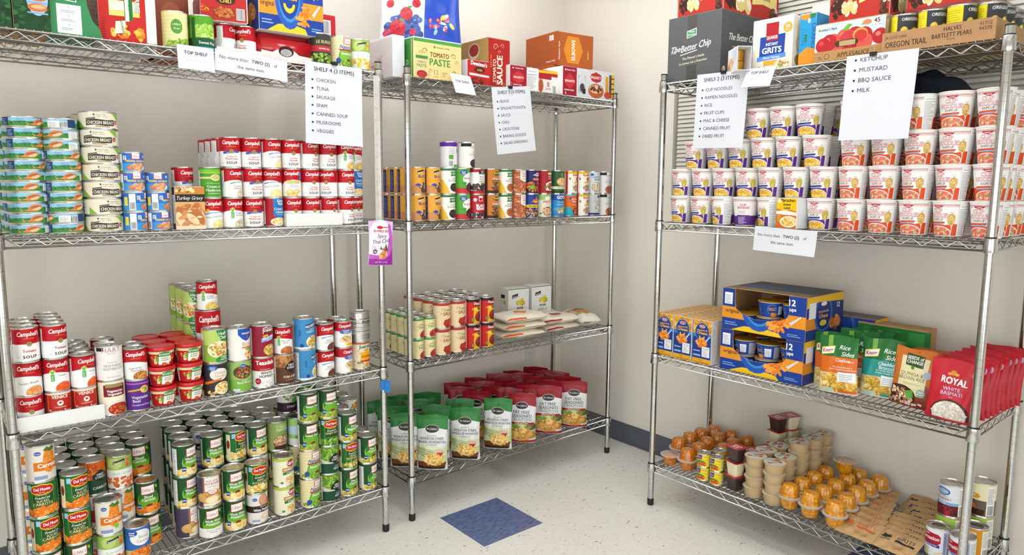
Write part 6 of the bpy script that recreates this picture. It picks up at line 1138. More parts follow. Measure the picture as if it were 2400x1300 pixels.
b = P0(330, 152, 0x3f8c44); b.txt('TOMATO', 292, 16, 20, 0xd8e4b8, .03, rot=R(90), wmax=110).txt('PASTE', 262, 16, 30, 0xe0ecc4, .035, rot=R(90), align=-1, wmax=120).rect(314, 2, 320, 150, 0xd8b84a)
carton('tomato_paste_carton', 'B', .043, .272, .020, .35, z1, .155, 'white_card', {'front': a, 'left': b}, 'yellow and green tomato paste carton, middle rack top shelf')
# berry bag
a = Art(); w_, h_ = 330, 380; a.rect(0, 0, w_, h_, 0xdfe3ee).poly([(178, 0), (w_, 0), (w_, h_), (196, h_)], 0x2347b0)
BER = [0x3a4f8c, 0x4a62a4, 0x2c3c74, 0x5a74b4]
a.food(100, 52, 92, 56, BER, 60, 14).poly([(20, 300), (160, 320), (170, 260), (24, 232)], 0x3a4f8c)
for x, y, r_ in ((72, 46, 33), (108, 104, 26), (40, 150, 16), (150, 150, 18)): a.ell(x, y, r_, r_*1.05, 0xb81c2c).food(x, y, r_*.9, r_*.95, [0xc8303a, 0xc23240, 0xa81426], 16, 6); a.poly([(x+r_*.4, y+r_*.7), (x+r_*1.1, y+r_*1.3), (x+r_*.2, y+r_*1.2)], 0x5a9a3c)
a.food(140, 34, 20, 18, [0xb82a4a, 0xc84a66], 14, 6); a.food(30, 30, 18, 16, [0xb82a4a, 0xc84a66], 12, 6)
a.food(256, 62, 60, 44, [0xe85a5a, 0xf0f0f0, 0xe8c83a, 0x8ab4e8, 0xd83a4a], 18, 7, 1.8).txt('Berry Blend', 100, 210, 26, 0x2a3f94, .01, .3, wmax=120).ell(250, 190, 16, 12, 0xdfe6f4)
o = pouch('berry_bag', .33, .38, .085, a, 0x2c4aa8, 'foil', W('B', .150, .135, z1+.158), R(-34), 'large blue and white mixed berry bag on the tomato paste carton', 'bag', seed=3, pitch=R(-10), wob=2.2)
# tomato sauce case and the chili carton in front of it
a = P0(120, 205, 0xa8221e); a.txt('TOMATO', 42, 70, 16, 0xe8d8c8, .03, rot=R(90), wmax=110, align=0).txt('SAUCE', 78, 76, 30, 0xf0e4d4, .04, rot=R(90), wmax=120).txt("Member's Mark", 18, 110, 6, 0xe8b84a, .02, rot=R(90))
for x, y, r_, s_ in ((40, 170, 16, 1), (78, 176, 12, -1), (60, 150, 9, 1), (50, 22, 14, 1), (84, 16, 10, -1)): curl(a, x, y, r_, 0xd8b8a8, s_)
b = P0(330, 205, 0xb08a4e)
for y in (50, 100, 150): b.rect(1, y, 329, y+1.5, 0x9a7640)
b.ell(230, 160, 40, 34, 0xd8c8a8).ell(230, 164, 34, 26, 0x9c2622).txt('SAUCE', 230, 96, 26, 0x7a5a2e, .03, wmax=90).txt('12', 110, 100, 36, 0x9a3a26, .02); curl(b, 170, 120, 20, 0x8a6a3a)
carton('tomato_sauce_case', 'B', .430, .546, .045, .375, z1, .207, 'kraft', {'front': a, 'left': b}, 'tall red and brown tomato sauce case, middle rack top shelf')
a = P0(124, 98, 0xb82420); a.txt("Dennison's", 60, 76, 16, WHITE, .04, .1, wmax=84, edge=(BLACK, .05), rot=-.06).ell(64, 60, 28, 12, 0x4a2418).txt('CHILI', 64, 55, 8, 0xf0c86a, .03).poly([(10, 36), (114, 32), (114, 40), (10, 46)], 0xd8d4d0).ell(50, 12, 36, 16, 0x6a1c1a).food(50, 14, 34, 13, [0x8a2424, 0xa83a36, 0x6a1a1c], 30, 5, 1.3)
carton('chili_carton', 'B', .300, .416, .018, .110, z1, .098, 'white_card', {'front': a, 'left': P0(92, 98, 0xd8d4d2).bars(10, 10, 36, 60)}, 'small red chili carton before the tomato sauce case')
# spaghetti cartons
def spag(w, h):
    a = P0(w, h, 0xa01c34); a.poly([(w*.2, h*.62), (w*.5, h*.78), (w*.8, h*.62), (w*.86, h*.5), (w*.8, h*.38), (w*.5, h*.24), (w*.2, h*.38), (w*.14, h*.5)], 0xc8383a).txt('SPAGHETTI', w*.5, h*.47, h*.075, WHITE, .03, wmax=w*.66).txt("Member's Mark", w*.56, h*.86, h*.05, WHITE, .02, wmax=w*.6).poly([(w*.14, h*.88), (w*.19, h*.92), (w*.24, h*.88), (w*.19, h*.84)], WHITE).txt('PANTRY PACK', w*.46, h*.17, h*.05, WHITE, .03, wmax=w*.7).txt('6', w*.22, h*.05, h*.09, WHITE, .02); return a
b = P0(260, 102, 0xe8e4e4); b.nut(150, 10, 240, 94)
c = P0(74, 102, 0xeae6e6); c.nut(6, 8, 68, 94)
carton('spaghetti_carton', 'B', .528, .625, .018, .090, z1, .102, 'white_card', {'front': spag(97, 102)}, 'short dark red spaghetti carton beside the tomato sauce case')
carton('nutrition_carton', 'B', .627, .700, .026, .20, z1, .102, 'white_card', {'front': c}, 'white carton panel of nutrition facts beside the red spaghetti carton')
a = P0(150, 108, 0xe9e4e0); a.rect(1, 66, 149, 107, 0xb02430).poly([(1, 92), (149, 96), (149, 107), (1, 104)], 0xe8c42a).ell(14, 36, 16, 30, 0xb85a34).txt('8', 60, 34, 22, 0xb04a4a, .02).txt('CANS', 60, 20, 9, 0xb04a4a, .02).bars(88, 6, 108, 40).food(128, 16, 18, 14, [0xb8622e, 0xd89a5a, 0xf0dcc0], 12, 8).rect(80, 44, 149, 80, 0xf0ece6).txt('Rosarita', 120, 70, 9, 0xe8b02a, .03, wmax=50)
carton('bean_carton', 'B', .728, .876, .055, .24, z1, .106, 'white_card', {'front': a}, 'white and red carton reading 8 CANS, middle rack top shelf')
a = P0(110, 132, 0xa01c34)
b = P0(264, 132, 0xdcdcde); b.rect(8, 20, 60, 100, 0xb8bcc0).ell(34, 66, 24, 38, 0xd4d8dc).ell(36, 44, 16, 20, 0x4a4a4c).rect(38, 16, 58, 40, 0x2c2624).poly([(96, 112), (130, 124), (164, 112), (172, 98), (160, 82), (130, 74), (100, 82), (88, 98)], 0xc0302c).txt('SPAGHETTI', 130, 92, 12, WHITE, .03, wmax=76).ell(130, 36, 54, 34, 0xc0603c).ell(130, 44, 46, 20, 0xe8c890).food(130, 46, 42, 16, [0x5a2e1c, 0x6a3a24, 0xe8d0a0, 0xb83a22], 26, 8).rect(196, 10, 216, 110, 0xd8a02a).rect(222, 10, 258, 120, 0x5a4034)
for i in range(5): b.rect(238, 10+i*24, 256, 28+i*24, 0xe0c24a)
b.ell(210, 22, 24, 16, 0xd84a2c)
carton('spaghetti_carton', 'B', .846, 1.2, .020, .130, z1, .132, 'white_card', {'front': (lambda p, q: (setattr(p, 'T', p.T+[(tuple((x+92, y) for x, y in t), c_, k_+p.k) for t, c_, k_ in q.T]), setattr(p, 'ur', (1, 353)), p)[2])(spag(92, 132), b)}, 'long spaghetti carton with bowl picture at the right end, middle rack')
# orange-brown elbow cases
def elb(w, h):
    a = P0(w, h, 0xb05a28); a.poly([(w*.3, h*.1), (w*.6, h*.1), (w*.72, h*.5), (w*.6, h*.9), (w*.3, h*.9), (w*.2, h*.5)], 0xd8882a).txt('ELBOWS', w*.5, h*.5, h*.13, WHITE, .03, rot=R(90), wmax=h*.6).txt("Member's Mark", w*.1, h*.45, h*.06, WHITE, .02, rot=R(90)).txt('FAMILY', w*.88, h*.4, h*.06, 0xe8c88a, .02, rot=R(90)); return a
b = P0(270, 155, 0xa8501f); b.rect(1, 74, 269, 76, 0x964618).rect(196, 118, 230, 142, 0xe6e2dc).lines(199, 121, 226, 138, 4, 0x8a8a90, .4).txt("Member's Mark", 210, 18, 8, WHITE, .02).txt('ELBOWS', 30, 8, 10, 0xe0a878, .02)
carton('elbow_pasta_case', 'B', .925, 1.155, .125, .375, z1+.157, .156, 'brown_card', {'front': elb(230, 156), 'left': b}, 'brown elbow pasta case, upper of two, middle rack top shelf', yaw=-6)
carton('elbow_pasta_case', 'B', .900, 1.160, .140, .400, z1, .156, 'brown_card', {'front': elb(260, 156), 'left': b}, 'brown elbow pasta case, lower of two, middle rack top shelf', yaw=-3)
# ------------------------------------------------------------------ middle rack, third shelf
mat('bag_white', rough=.3, attr=True, bump=(24, .4, .004))
def sack(col):
    a = Art(); a.rect(0, 0, 245, 170, 0xe9dfcb).poly([(30, 0), (52, 0), (22, 170), (0, 170), (0, 120)], 0xe9dfcb).poly([(84, 60), (140, 52), (170, 84), (130, 100), (92, 92)], col).lines(60, 30, 130, 48, 2, col, .2).poly([(2, 2), (110, 2), (110, 8), (2, 14)], col); return a
zs = ZS[3]
def lie(kind, art, w, h, t, u, s, d, z, yaw, label, seed, bcol=0xe9dfcb, cat='bag', group=None, m='bag_white', rolly=0):
    # bag on its back: print upward, its foot towards the front
    key = (kind, seed)
    if key not in PM: PM[key] = (pouch_body(kind+'_body', w, h, t, bcol, m, seed, True), pouch_mesh(kind+'_front', w, h, t, art, m, seed, True), None)
    b, f, k = PM[key]; o = ob(kind, b, None, W(u, s, d, z+t/2), 0); tag(o, label, cat, group)
    q = Matrix.Rotation(RZ(u, yaw), 4, 'Z') @ Matrix.Rotation(rolly, 4, 'Y') @ Matrix.Rotation(R(-90), 4, 'X') @ Matrix.Translation((0, 0, -h/2))
    o.matrix_world = Matrix.Translation(W(u, s, d, z+t/2)) @ q
    ob('front_print', f, o); return o
for i in range(3): lie('rice_sack', sack(0xd9622a), .245, .17, .042, 'B', .648+.004*i, .108-.004*i, zs+.0385*i, -6+2*i, 'cream sack with orange print, %s of stack of three' % ('bottom', 'middle', 'top')[i], 20+i, group='cream sacks on the middle rack')
for i in range(2): lie('rice_sack', sack(0x9c2438), .235, .17, .042, 'B', .892, .112, zs+.0385*i, 2-6*i, 'cream sack with maroon print, %s of stack of two' % ('lower', 'upper')[i], 30+i, group='cream sacks on the middle rack')
def pasta():
    a = Art(); a.rect(0, 0, 120, 250, 0xe9e2d2).rect(0, 60, 120, 180, 0xc99a2a).food(60, 120, 62, 62, [0xd8aa3a, 0xc08a22, 0xe4c060, 0xa87418], 120, 6, 1.3).poly([(20, 120), (100, 140), (96, 190), (30, 170)], 0xa03040).lines(8, 70, 30, 150, 8, 0xf0e8e0, .5); return a
lie('pasta_bag', pasta(), .12, .25, .07, 'B', 1.105, .135, zs, -18, 'clear pasta bag with cream end nearest the right post', 40)
lie('pasta_bag', pasta(), .12, .25, .07, 'B', .985, .340, zs, -70, 'clear pasta bag behind the maroon printed sacks', 41)
a = P0(126, 210, 0xe6e5e2); a.rect(1, 204, 125, 209, 0x7a9a4a).poly([(22, 160), (58, 168), (58, 184), (22, 176)], BLACK).txt('Signature', 40, 167, 7, WHITE, .02, rot=.2, wmax=30).food(76, 142, 28, 18, [0xd8c43a, 0xe8d85a, 0xc0a82a], 10, 10).rect(52, 106, 90, 116, 0x5a6a3c).txt('MEDIUM', 71, 108, 5, WHITE, .02).txt('SHELLS', 70, 84, 13, 0x5a5c54, .01).lines(36, 60, 104, 76, 3, 0xb0b4a8, .3).rect(46, 2, 96, 48, 0x4a3c26).food(71, 25, 22, 20, [0x8a6a3a, 0x6a4e2a, 0xa8844a], 20, 6)
b = P0(66, 210, 0xdcdbd8); b.rect(4, 160, 36, 178, BLACK).food(34, 140, 16, 12, [0xd8c43a, 0xc0a82a], 5, 6).txt('SHELLS', 34, 84, 9, 0x7a7c74, .01)
carton('shells_carton', 'B', .687, .809, .205, .270, zs, .210, 'white_card', {'front': a, 'left': b}, 'white shells pasta carton, left of the pair, middle rack', yaw=-4)
carton('shells_carton', 'B', .838, .960, .205, .270, zs, .212, 'white_card', {'front': a, 'left': b}, 'white shells pasta carton, right of the pair, middle rack', yaw=-4)
# ------------------------------------------------------------------ middle rack, bottom shelf: wonton and crouton pouches
def bagart(green):
    a = Art(); w_, h_ = 132, 228; a.rect(0, 0, w_, h_, 0xe2e2e2); tc = 0x2a7a34 if green else 0x971522
    a.poly([(0, 168), (40, 176), (92, 176), (132, 168), (132, 228), (0, 228)], tc); a.ell(66, 172, 31, 17, 0xc8b880 if green else 0xd8c8c8).ell(66, 172, 29, 15, 0x1c1a1c).txt("Mrs Cubbison's", 66, 168, 8, WHITE, .0, .35, wmax=48)
    if green:
        a.poly([(0, 30), (132, 30), (132, 96), (0, 108)], 0xd8dcb4).poly([(20, 60), (60, 86), (132, 60), (132, 30), (0, 30)], 0xc9cf9a)
        for i in range(6): a.poly([(0, 70+i*5), (90, 40+i*8), (90, 41.5+i*8), (0, 72.5+i*5)], 0x7a9a4a if i % 2 else 0x4a6a30)
        a.poly([(8, 12), (122, 12), (128, 34), (70, 42), (6, 36)], 0x7a4020).poly([(10, 4), (120, 4), (124, 16), (8, 16)], 0x33231a).ell(98, 80, 24, 11, 0xd8b8a8).poly([(80, 76), (118, 76), (104, 56), (94, 56)], 0xb8222a).food(76, 46, 40, 24, [0xe8b85a, 0xf0cf84, 0xd89a3a, 0xf6e0a4], 70, 4.6, 2.6)
        a.txt('AUTHENTIC', 66, 142, 5, 0x6a6a70, 0).txt('WONTON STRIPS', 66, 128, 10, 0x4a4650, .012, wmax=104).txt('BANDES DE WONTON', 66, 114, 10, 0x4a4650, .012, wmax=118).txt('AUTHENTIQUE', 66, 104, 5, 0x6a6a70, 0)
    else:
        a.rect(0, 0, w_, 92, 0xb4b88a).food(60, 78, 70, 22, [0x6f9a3a, 0x9cbc5a, 0xc8d890, 0x4a7a2c], 26, 11).ell(112, 78, 22, 16, 0x5a5a2c).food(112, 80, 18, 10, [0x8a8a4a, 0x6a6a34], 12, 5).rect(0, 0, w_, 20, 0xdedbd6).food(66, 42, 58, 32, [0xd8a24a, 0xc08432, 0xe8c074, 0xb06e2a], 26, 13, 1.2).food(66, 34, 50, 22, [0xe0b060, 0xc88e3c], 14, 12, 1.1).poly([(0, 2), (132, 2), (132, 14), (60, 10), (0, 16)], 0xa81c28).rect(8, 88, 124, 97, 0xa01c26).txt('RESTAURANT STYLE', 66, 90, 5, 0xf0e0d8, .03, wmax=100)
        a.txt('FAT FREE', 64, 136, 14, 0x4a464c, .012, wmax=96).txt('SEASONED', 66, 119, 14, 0x4a464c, .012, wmax=104).txt('CROUTONS', 66, 103, 13, 0x6a666c, 0, wmax=100)
    return a
BG = {g: bagart(g) for g in (True, False)}; BKA = Art().rect(0, 0, 132, 165, 0xd8d6d6).lines(20, 20, 112, 140, 16, 0x9a9aa0, .3)
z4 = ZS[4]
def snack(green, s, d, yaw, label, seed, pitch=0, z=0):
    pouch('wonton_strip_bag' if green else 'crouton_bag', .132, .228, .055, BG[green], 0x2a7a34 if green else 0x861420, 'foil', W('B', s, d, z4+.001+z), R(yaw), label, 'bag', seed=seed % 3, key=('w' if green else 'c'), backart=None, pitch=R(pitch), group='wonton strip bags, middle rack' if green else 'crouton bags, middle rack')
for i, (s, d, y, p) in enumerate(((.116, .022, -44, -2), (.292, .026, -46, 2), (.478, .032, -48, -3))): snack(True, s, d, y, 'green topped wonton strip bag, %s of front row' % ORD[i], i, p)
for i, (s, d, y, p) in enumerate(((.622, .028, -48, 0), (.797, .036, -46, -3), (.962, .026, -46, 2))): snack(False, s, d, y, 'red topped crouton bag, %s of front row' % ORD[i], i, p)
for i, (s, d, y, p) in enumerate(((.045, .118, -40, 0), (.050, .235, -30, 0), (.060, .345, -25, 0), (.195, .120, -44, -6), (.330, .130, -45, -8), (.190, .240, -30, -4), (.290, .330, -32, 4), (.155, .360, -28, 0))): snack(True, s, d, y, 'green wonton strip bag behind the front row, %s from front left' % ORD[i], i+1, p)
i = 0
for j, d in enumerate((.115, .2, .285, .36)):
    for k, s in enumerate((.475, .605, .735, .865, .995)):
        if (j, k) == (0, 0): continue
        i += 1; snack(False, s+.03*(j % 2)-.02+.03*(j == 0), d+.012*(k % 2), -46+rnd.uniform(-8, 8), 'red crouton bag, row %s behind the front, %s from left' % (('one', 'two', 'three', 'four')[j], ORD[k]), i, rnd.uniform(-7, 7))
# ------------------------------------------------------------------ right rack, top shelf
a = P0(245, 252, 0x5d5e60); a.rect(94, 196, 136, 250, 0x54504e).txt('THE', 30, 112, 10, WHITE, .0, .3).txt('The', 40, 118, 22, WHITE, .02, .35).txt('Better Chip', 134, 120, 26, WHITE, .02, .35, wmax=140, rot=.1).poly([(60, 104), (140, 116), (140, 113), (60, 101)], WHITE).poly([(90, 164), (136, 172), (136, 200), (90, 192)], 0xe8ece8).poly([(93, 167), (133, 174), (133, 196), (93, 189)], 0x3f9a58).txt('Fresh', 113, 184, 8, WHITE, .02, .3).txt('Gourmet', 113, 174, 7, WHITE, .02, .3, wmax=36).txt("The Flavour's Inside", 124, 86, 9, 0xe8e0b8, .025, rot=.06, wmax=120).txt("La saveur est a l'interieur", 124, 68, 9, 0xe8e0b8, .025, rot=.06, wmax=140).rect(94, 2, 140, 60, 0x4e4a48)
a.T = [t for t in a.T]
b = P0(360, 252, 0x535457); b.txt('The Better Chip', 150, 150, 26, WHITE, .02, .35, wmax=190, rot=.05).rect(80, 120, 260, 124, 0xd8d4b0).txt('Whole Grain Corn Chips', 160, 106, 9, 0xd8d4b0, .02).rect(80, 98, 260, 102, 0xd8d4b0).ell(26, 40, 5, 5, 0xd8cc9a).ell(26, 30, 5, 5, 0xd8cc9a).ell(21, 35, 5, 5, 0xd8cc9a).ell(31, 35, 5, 5, 0xd8cc9a)
for i in range(30): b.rect(36, 4+i*8.3, 37, 9+i*8.3, 0x7a7b7e)
carton('chip_case', 'C', -.008, .239, .030, .395, z1, .253, 'grey_card', {'front': a, 'right': b}, 'large dark grey chip case at the left of the right rack')
def snackp(w, h):
    a = P0(w, h, 0xb83026); k = w/220
    a.ell(w*.3, h*.78, w*.2, h*.5, 0xb01c22).txt('Snack', w*.3, h*.86, h*.2, WHITE, .05, .1, wmax=w*.26).txt('pack', w*.3, h*.58, h*.24, WHITE, .06, wmax=w*.26).poly([(w*.5, h*.36), (w*.7, h*.44), (w*.96, h*.36), (w*.96, h*.98), (w*.5, h*.98)], 0xf0dc8a).txt('18 Vanilla', w*.72, h*.56, h*.12, 0x7a4a1c, .02, wmax=w*.34).txt('18 Chocolate', w*.72, h*.78, h*.12, 0x7a4a1c, .02, wmax=w*.36)
    a.food(w*.14, h*.34, w*.12, h*.26, [0x4a2418, 0x6a3a24, 0x3a1a12], 12, w*.05).food(w*.34, h*.3, w*.14, h*.16, [0xf0e4c4, 0xf6f0e0, 0xe0c880], 12, w*.045, 1.6).food(w*.9, h*.2, w*.1, h*.16, [0x4a2418, 0x6a3a24], 6, w*.05).txt('36', w*.95, h*.3, h*.12, WHITE, .03); return a
carton('pudding_case', 'C', .016, .226, .055, .450, z1+.254, .14, 'white_card', {'front': snackp(210, 140), 'right': snackp(395, 140)}, 'red pudding cup case on the grey chip case')
a = P0(154, 172, 0xeae4d6); a.rect(52, 92, 100, 160, 0xb0202c).txt('QUAKER', 76, 108, 11, WHITE, .03, wmax=46).poly([(28, 40), (124, 40), (126, 118), (30, 114)], 0x23449a).rect(54, 98, 98, 150, 0xb0202c).txt('QUAKER', 76, 104, 11, WHITE, .03, wmax=42).txt('INSTANT', 76, 82, 10, WHITE, .03, wmax=46).txt('GRITS', 76, 56, 20, WHITE, .04, wmax=88).poly([(20, 30), (130, 36), (130, 52), (20, 46)], 0x5a90d8).txt('Flavor Variety', 76, 37, 8, WHITE, .02, .2, wmax=84).rect(46, 14, 100, 30, 0xe8a83a).ell(134, 136, 17, 17, 0xd8a83a).txt('50', 134, 134, 11, WHITE, .03).txt('packets', 134, 126, 4, WHITE, .02).ell(120, 14, 32, 18, 0xe4d8b8).food(116, 16, 28, 12, [0xf0e8d0, 0xe0d0a0, 0xb87a3a, 0x8aa84a], 20, 5).food(40, 8, 36, 6, [0xf0e8d0, 0xd8c080], 14, 5)
b = P0(240, 172, 0xe4dcc8); b.ell(60, 80, 40, 30, 0xc8c4b4).ell(60, 80, 32, 22, 0xe8dcc0).ell(50, 26, 34, 20, 0x9a8a60).nut(120, 20, 210, 150)
carton('grits_carton', 'C', .386, .540, .012, .250, z1, .176, 'white_card', {'front': a, 'right': b}, 'white and blue instant grits carton, right rack top shelf')
# fallen pack of peach cups before the chip case
CUPW = [(.0001, .002), (.024, .001), (.027, .004), (.0335, .042), (.0345, .044)]
o = ob('peach_cup_pack', MB().box((-.055, -.026, 0), (.055, .026, .002)).box((-.055, -.026, .002), (.055, -.024, .085)).box((-.055, .024, .002), (.055, .026, .085)).box((-.055, -.024, .083), (.055, .024, .085)).mesh('cup_sleeve', 'white_card'), None, W('C', .345, -.004, z1), RZ('C', -40)); tag(o, 'tipped sleeve of peach fruit cups before the grits carton', 'pack')
for z_ in (.006, .045): ob('fruit_cup', lathe_mesh('sleeve_cup', [(.0001, 0), (.020, 0), (.021, .004), (.0235, .036), (.0001, .037)], 'syrup_gold', 20), o, (-.030, 0, z_))
ob('sleeve_print', Art().rect(2, 4, 108, 82, 0xdfe2e4).food(40, 26, 34, 22, [0xd8a07a, 0xc07a4a, 0xe8c8a0], 16, 9).rect(60, 40, 104, 78, 0xc8d4dc).lay('cup_sleeve_print', 'carton', flat_fn((-.055, -.026, 0), (1, 0, 0), (0, 0, 1), (0, -1, 0)), smooth=False), o)
a = P0(60, 172, 0x2a9ad0); a.txt('ORANGES', 44, 86, 16, 0x2a5a9a, .02, rot=R(-90), wmax=110).poly([(1, 1), (59, 1), (59, 52), (30, 60), (1, 40)], 0xe8922a).ell(20, 164, 16, 12, 0xe8922a).ell(46, 164, 10, 9, 0x3a7a3c).ell(34, 148, 5, 8, 0xdcecf4).rect(20, 78, 28, 104, 0x2a7a5a).lines(12, 70, 18, 130, 6, 0x1f6a9c, .3)
carton('orange_carton', 'C', .553, .612, .030, .240, z1, .174, 'white_card', {'front': a, 'right': P0(210, 174, 0x2a8ac0)}, 'narrow bright blue mandarin orange carton, right rack top shelf')
a = P0(228, 122, 0xcfe0ee); a.food(114, 58, 116, 34, [0xb8242c, 0xc83a38, 0xa81c28, 0xd8584a], 22, 24).ell(150, 74, 24, 20, 0xd8a04a).ell(152, 70, 20, 17, 0xc83a34).poly([(90, 94), (110, 112), (124, 108), (108, 92)], 0x6fae3c).poly([(150, 100), (164, 114), (172, 104)], 0x6fae3c).rect(1, 1, 227, 34, 0xb98d5a)
for y in (9, 17, 25): a.rect(1, y, 227, y+.8, 0xa87c4a)
a.txt('APPLESAUCE', 130, 9, 15, 0x5a3420, .02, wmax=104).ell(44, 16, 9, 9, 0x5a3420).ell(44, 16, 7.5, 7.5, 0xb98d5a).lines(14, 10, 30, 20, 2, 0x5a3420, .3).txt("Member's Mark", 44, 100, 8, 0x3a3a4a, .02, wmax=60).poly([(8, 104), (15, 111), (22, 104), (15, 97)], 0xe8ece8).poly([(10, 104), (15, 109), (20, 104), (15, 99)], 0x6a9a3a)
a.poly([(70, 48), (76, 42), (140, 44), (146, 52), (140, 62), (76, 62), (70, 56)], 0x4a3420).rect(84, 44, 136, 60, 0xb8a070).rect(186, 88, 216, 118, 0xf0f0ec).txt('45', 201, 102, 14, 0x5a3420, .03).txt('4 OZ CUPS', 201, 93, 4, 0x5a3420, .02).ell(170, 108, 14, 8, 0xd8885a)
carton('applesauce_case', 'C', .620, .850, .012, .330, z1, .124, 'kraft', {'front': a, 'right': P0(318, 124, 0xc8b48e)}, 'applesauce case with red apples, right rack top shelf')
carton('pudding_case', 'C', .645, .840, .050, .330, z1+.125, .15, 'white_card', {'front': snackp(195, 150), 'right': snackp(280, 150)}, 'red pudding cup case on the applesauce case')
c = P0(230, 60, 0xe8dcc8); c.rect(1, 1, 229, 40, 0xd8d4cc).txt('WHEAT', 120, 8, 10, 0x5a5a5a, .02)
carton('flat_white_carton', 'C', .505, .640, .20, .33, z1+.178, .05, 'white_card', {'front': c}, 'open white carton flap behind the grits carton')
# pear can tray
w_, d_ = .305, .40
mb = MB().box((-w_/2, -d_/2, 0), (w_/2, d_/2, .003)).box((-w_/2, -d_/2, .003), (w_/2, -d_/2+.003, .060)).box((-w_/2, d_/2-.003, .003), (w_/2, d_/2, .060)).box((-w_/2, -d_/2+.003, .003), (-w_/2+.003, d_/2-.003, .060)).box((w_/2-.003, -d_/2+.003, .003), (w_/2, d_/2-.003, .060))
o = ob('pear_tray', mb.mesh('pear_tray', 'kraft'), None, W('C', .9985, d_/2-.002, z1), RZ('C')); tag(o, 'low kraft tray of yellow pear cans, right rack top shelf', 'tray')
a = Art().rect(1, 1, 304, 59, 0xb98c62).txt('24-15 OZ CANS', 40, 40, 8, 0x3a2c22, .02, wmax=62).txt('OREGON TRAIL', 70, 14, 17, 0x3a2c22, .02, wmax=118).txt('HALVES', 196, 40, 12, 0x3a2c22, .02, cond=.8).txt('BARTLETT PEARS', 194, 22, 13, 0x3a2c22, .02, wmax=104).txt('IN JUICE', 194, 14, 4, 0x3a2c22, .01).txt('41712', 280, 42, 10, 0x3a2c22, .0, wmax=32).txt('94370', 280, 28, 10, 0x3a2c22, .0, wmax=32)
ob('front_print', a.lay('pear_tray_front', 'carton', flat_fn((-w_/2, -d_/2, 0), (1, 0, 0), (0, 0, 1), (0, -1, 0)), smooth=False), o)
k = 0
for j in range(4):
    for i, s in enumerate((.8905, .9685, 1.0465, 1.1085)):
        if i == 3: s = 1.1085
        if i == 3 and True: s = 1.1095
        if i == 3: continue
        k += 1; can('pear', W('C', s, .046+.0785*j, z1+.0035), RZ('C', (22, 26, 60)[i]+rnd.uniform(-6, 6)), 'yellow pear can in the kraft tray, %s row, %s from left' % (('front', 'second', 'third', 'rear')[j], ORD[i]), 'pear cans in the kraft tray')
    can('pear', W('C', 1.1105-.0, .085+.0785*j if j < 3 else .335, z1+.0035) if j < 3 else W('C', 1.1105, .335, z1+.0035), RZ('C', 30), 'yellow pear can in the kraft tray, right column, %s from front' % ORD[j], 'pear cans in the kraft tray')
bm = bmesh.new(); bmesh.ops.create_cube(bm, size=1, matrix=Matrix.Translation((0, 0, .06)) @ Matrix.Diagonal((w_+.006, d_+.006, .122, 1))); bmesh.ops.bevel(bm, geom=list(bm.edges), offset=.012, segments=3, affect='EDGES')
me = bpy.data.meshes.new('tray_wrap'); bm.to_mesh(me); bm.free(); me.materials.append(MATS['clear_wrap']); me.polygons.foreach_set('use_smooth', [True]*len(me.polygons))
ob('shrink_wrap', me, o, (0, 0, 0))
carton('pudding_case', 'C', .870, 1.080, .080, .36, z1+.125, .13, 'white_card', {'front': snackp(210, 130), 'right': snackp(280, 130)}, 'red pudding cup case on the pear cans', yaw=4)
# dark garment at the back above the cups
bm = bmesh.new(); bmesh.ops.create_icosphere(bm, subdivisions=4, radius=1)
for v in bm.verts:
    n_ = math.sin(v.co.x*6+1)*math.sin(v.co.y*5)*.09+math.sin(v.co.z*9+v.co.x*4)*.05
    v.co = Vector((v.co.x*.14*(1+n_), v.co.y*.045*(1+n_), max(-.02, v.co.z*.075*(1+n_*2)-.25*abs(v.co.x)*.14)))
me = bpy.data.meshes.new('folded_garment'); bm.to_mesh(me); bm.free(); me.materials.append(MATS['dark_cloth']); me.polygons.foreach_set('use_smooth', [True]*len(me.polygons))
o = ob('folded_garment', me, None, W('C', .895, .255, ZS[2]+4*CH+.021), RZ('C')); tag(o, 'dark navy folded garment on the rear noodle cups', 'garment')
# ------------------------------------------------------------------ right rack, third shelf
def macbox():
    a = P0(88, 178, 0x1f3f90); a.rect(1, 118, 87, 177, 0xe0a03a).food(44, 150, 44, 30, [0xe8a83a, 0xd08a1e, 0xf2c45a, 0xb87018], 90, 5.2, 1.6).rect(1, 108, 87, 122, 0x2a86c8).ell(44, 130, 33, 37, 0x4a9ad8).ell(44, 130, 31, 35, 0x1d3f90).ell(44, 153, 14, 7, WHITE).ell(44, 153, 12, 5.5, 0xc03038).txt('Kraft', 44, 151, 5, WHITE, .03).txt('macaroni &', 44, 134, 8, 0xf2b22a, .03, wmax=48).txt('CHeese', 44, 121, 11, 0xf2b22a, .045, wmax=52).poly([(30, 114), (34, 104), (44, 100), (54, 104), (58, 114), (53, 114), (50, 108), (44, 106), (38, 108), (35, 114)], 0xf4cc2a).food(42, 86, 26, 18, [0xe8862a, 0xdc701c, 0xf2a44a], 36, 4.6, 1.8).poly([(60, 94), (82, 118), (84, 116), (64, 90)], 0xdcdce4)
    a.rect(1, 1, 87, 22, 0xe8a82a).txt('original', 40, 13, 4.5, 0x6a3a1c, .02).lines(16, 4, 80, 10, 1, 0x8a5a2a, .4).rect(46, 30, 82, 72, 0xeeeef0).lines(50, 34, 78, 56, 5, 0x9a9aa8, .3).txt('The Taste', 64, 64, 4.6, 0x5a6a9a, .02).txt('You Love', 64, 58, 4.6, 0x5a6a9a, .02).txt('cheesiest', 22, 50, 6, 0xe4ecf8, .03, wmax=36).rect(6, 30, 40, 38, 0x8ab0e0); return a
MB_F, MB_B = macbox().lay('macaroni_box_front', 'carton', face_fn(.088, .036, .178, 'front'), smooth=False), rbox(.088, .036, .178, 'white_card', .001)
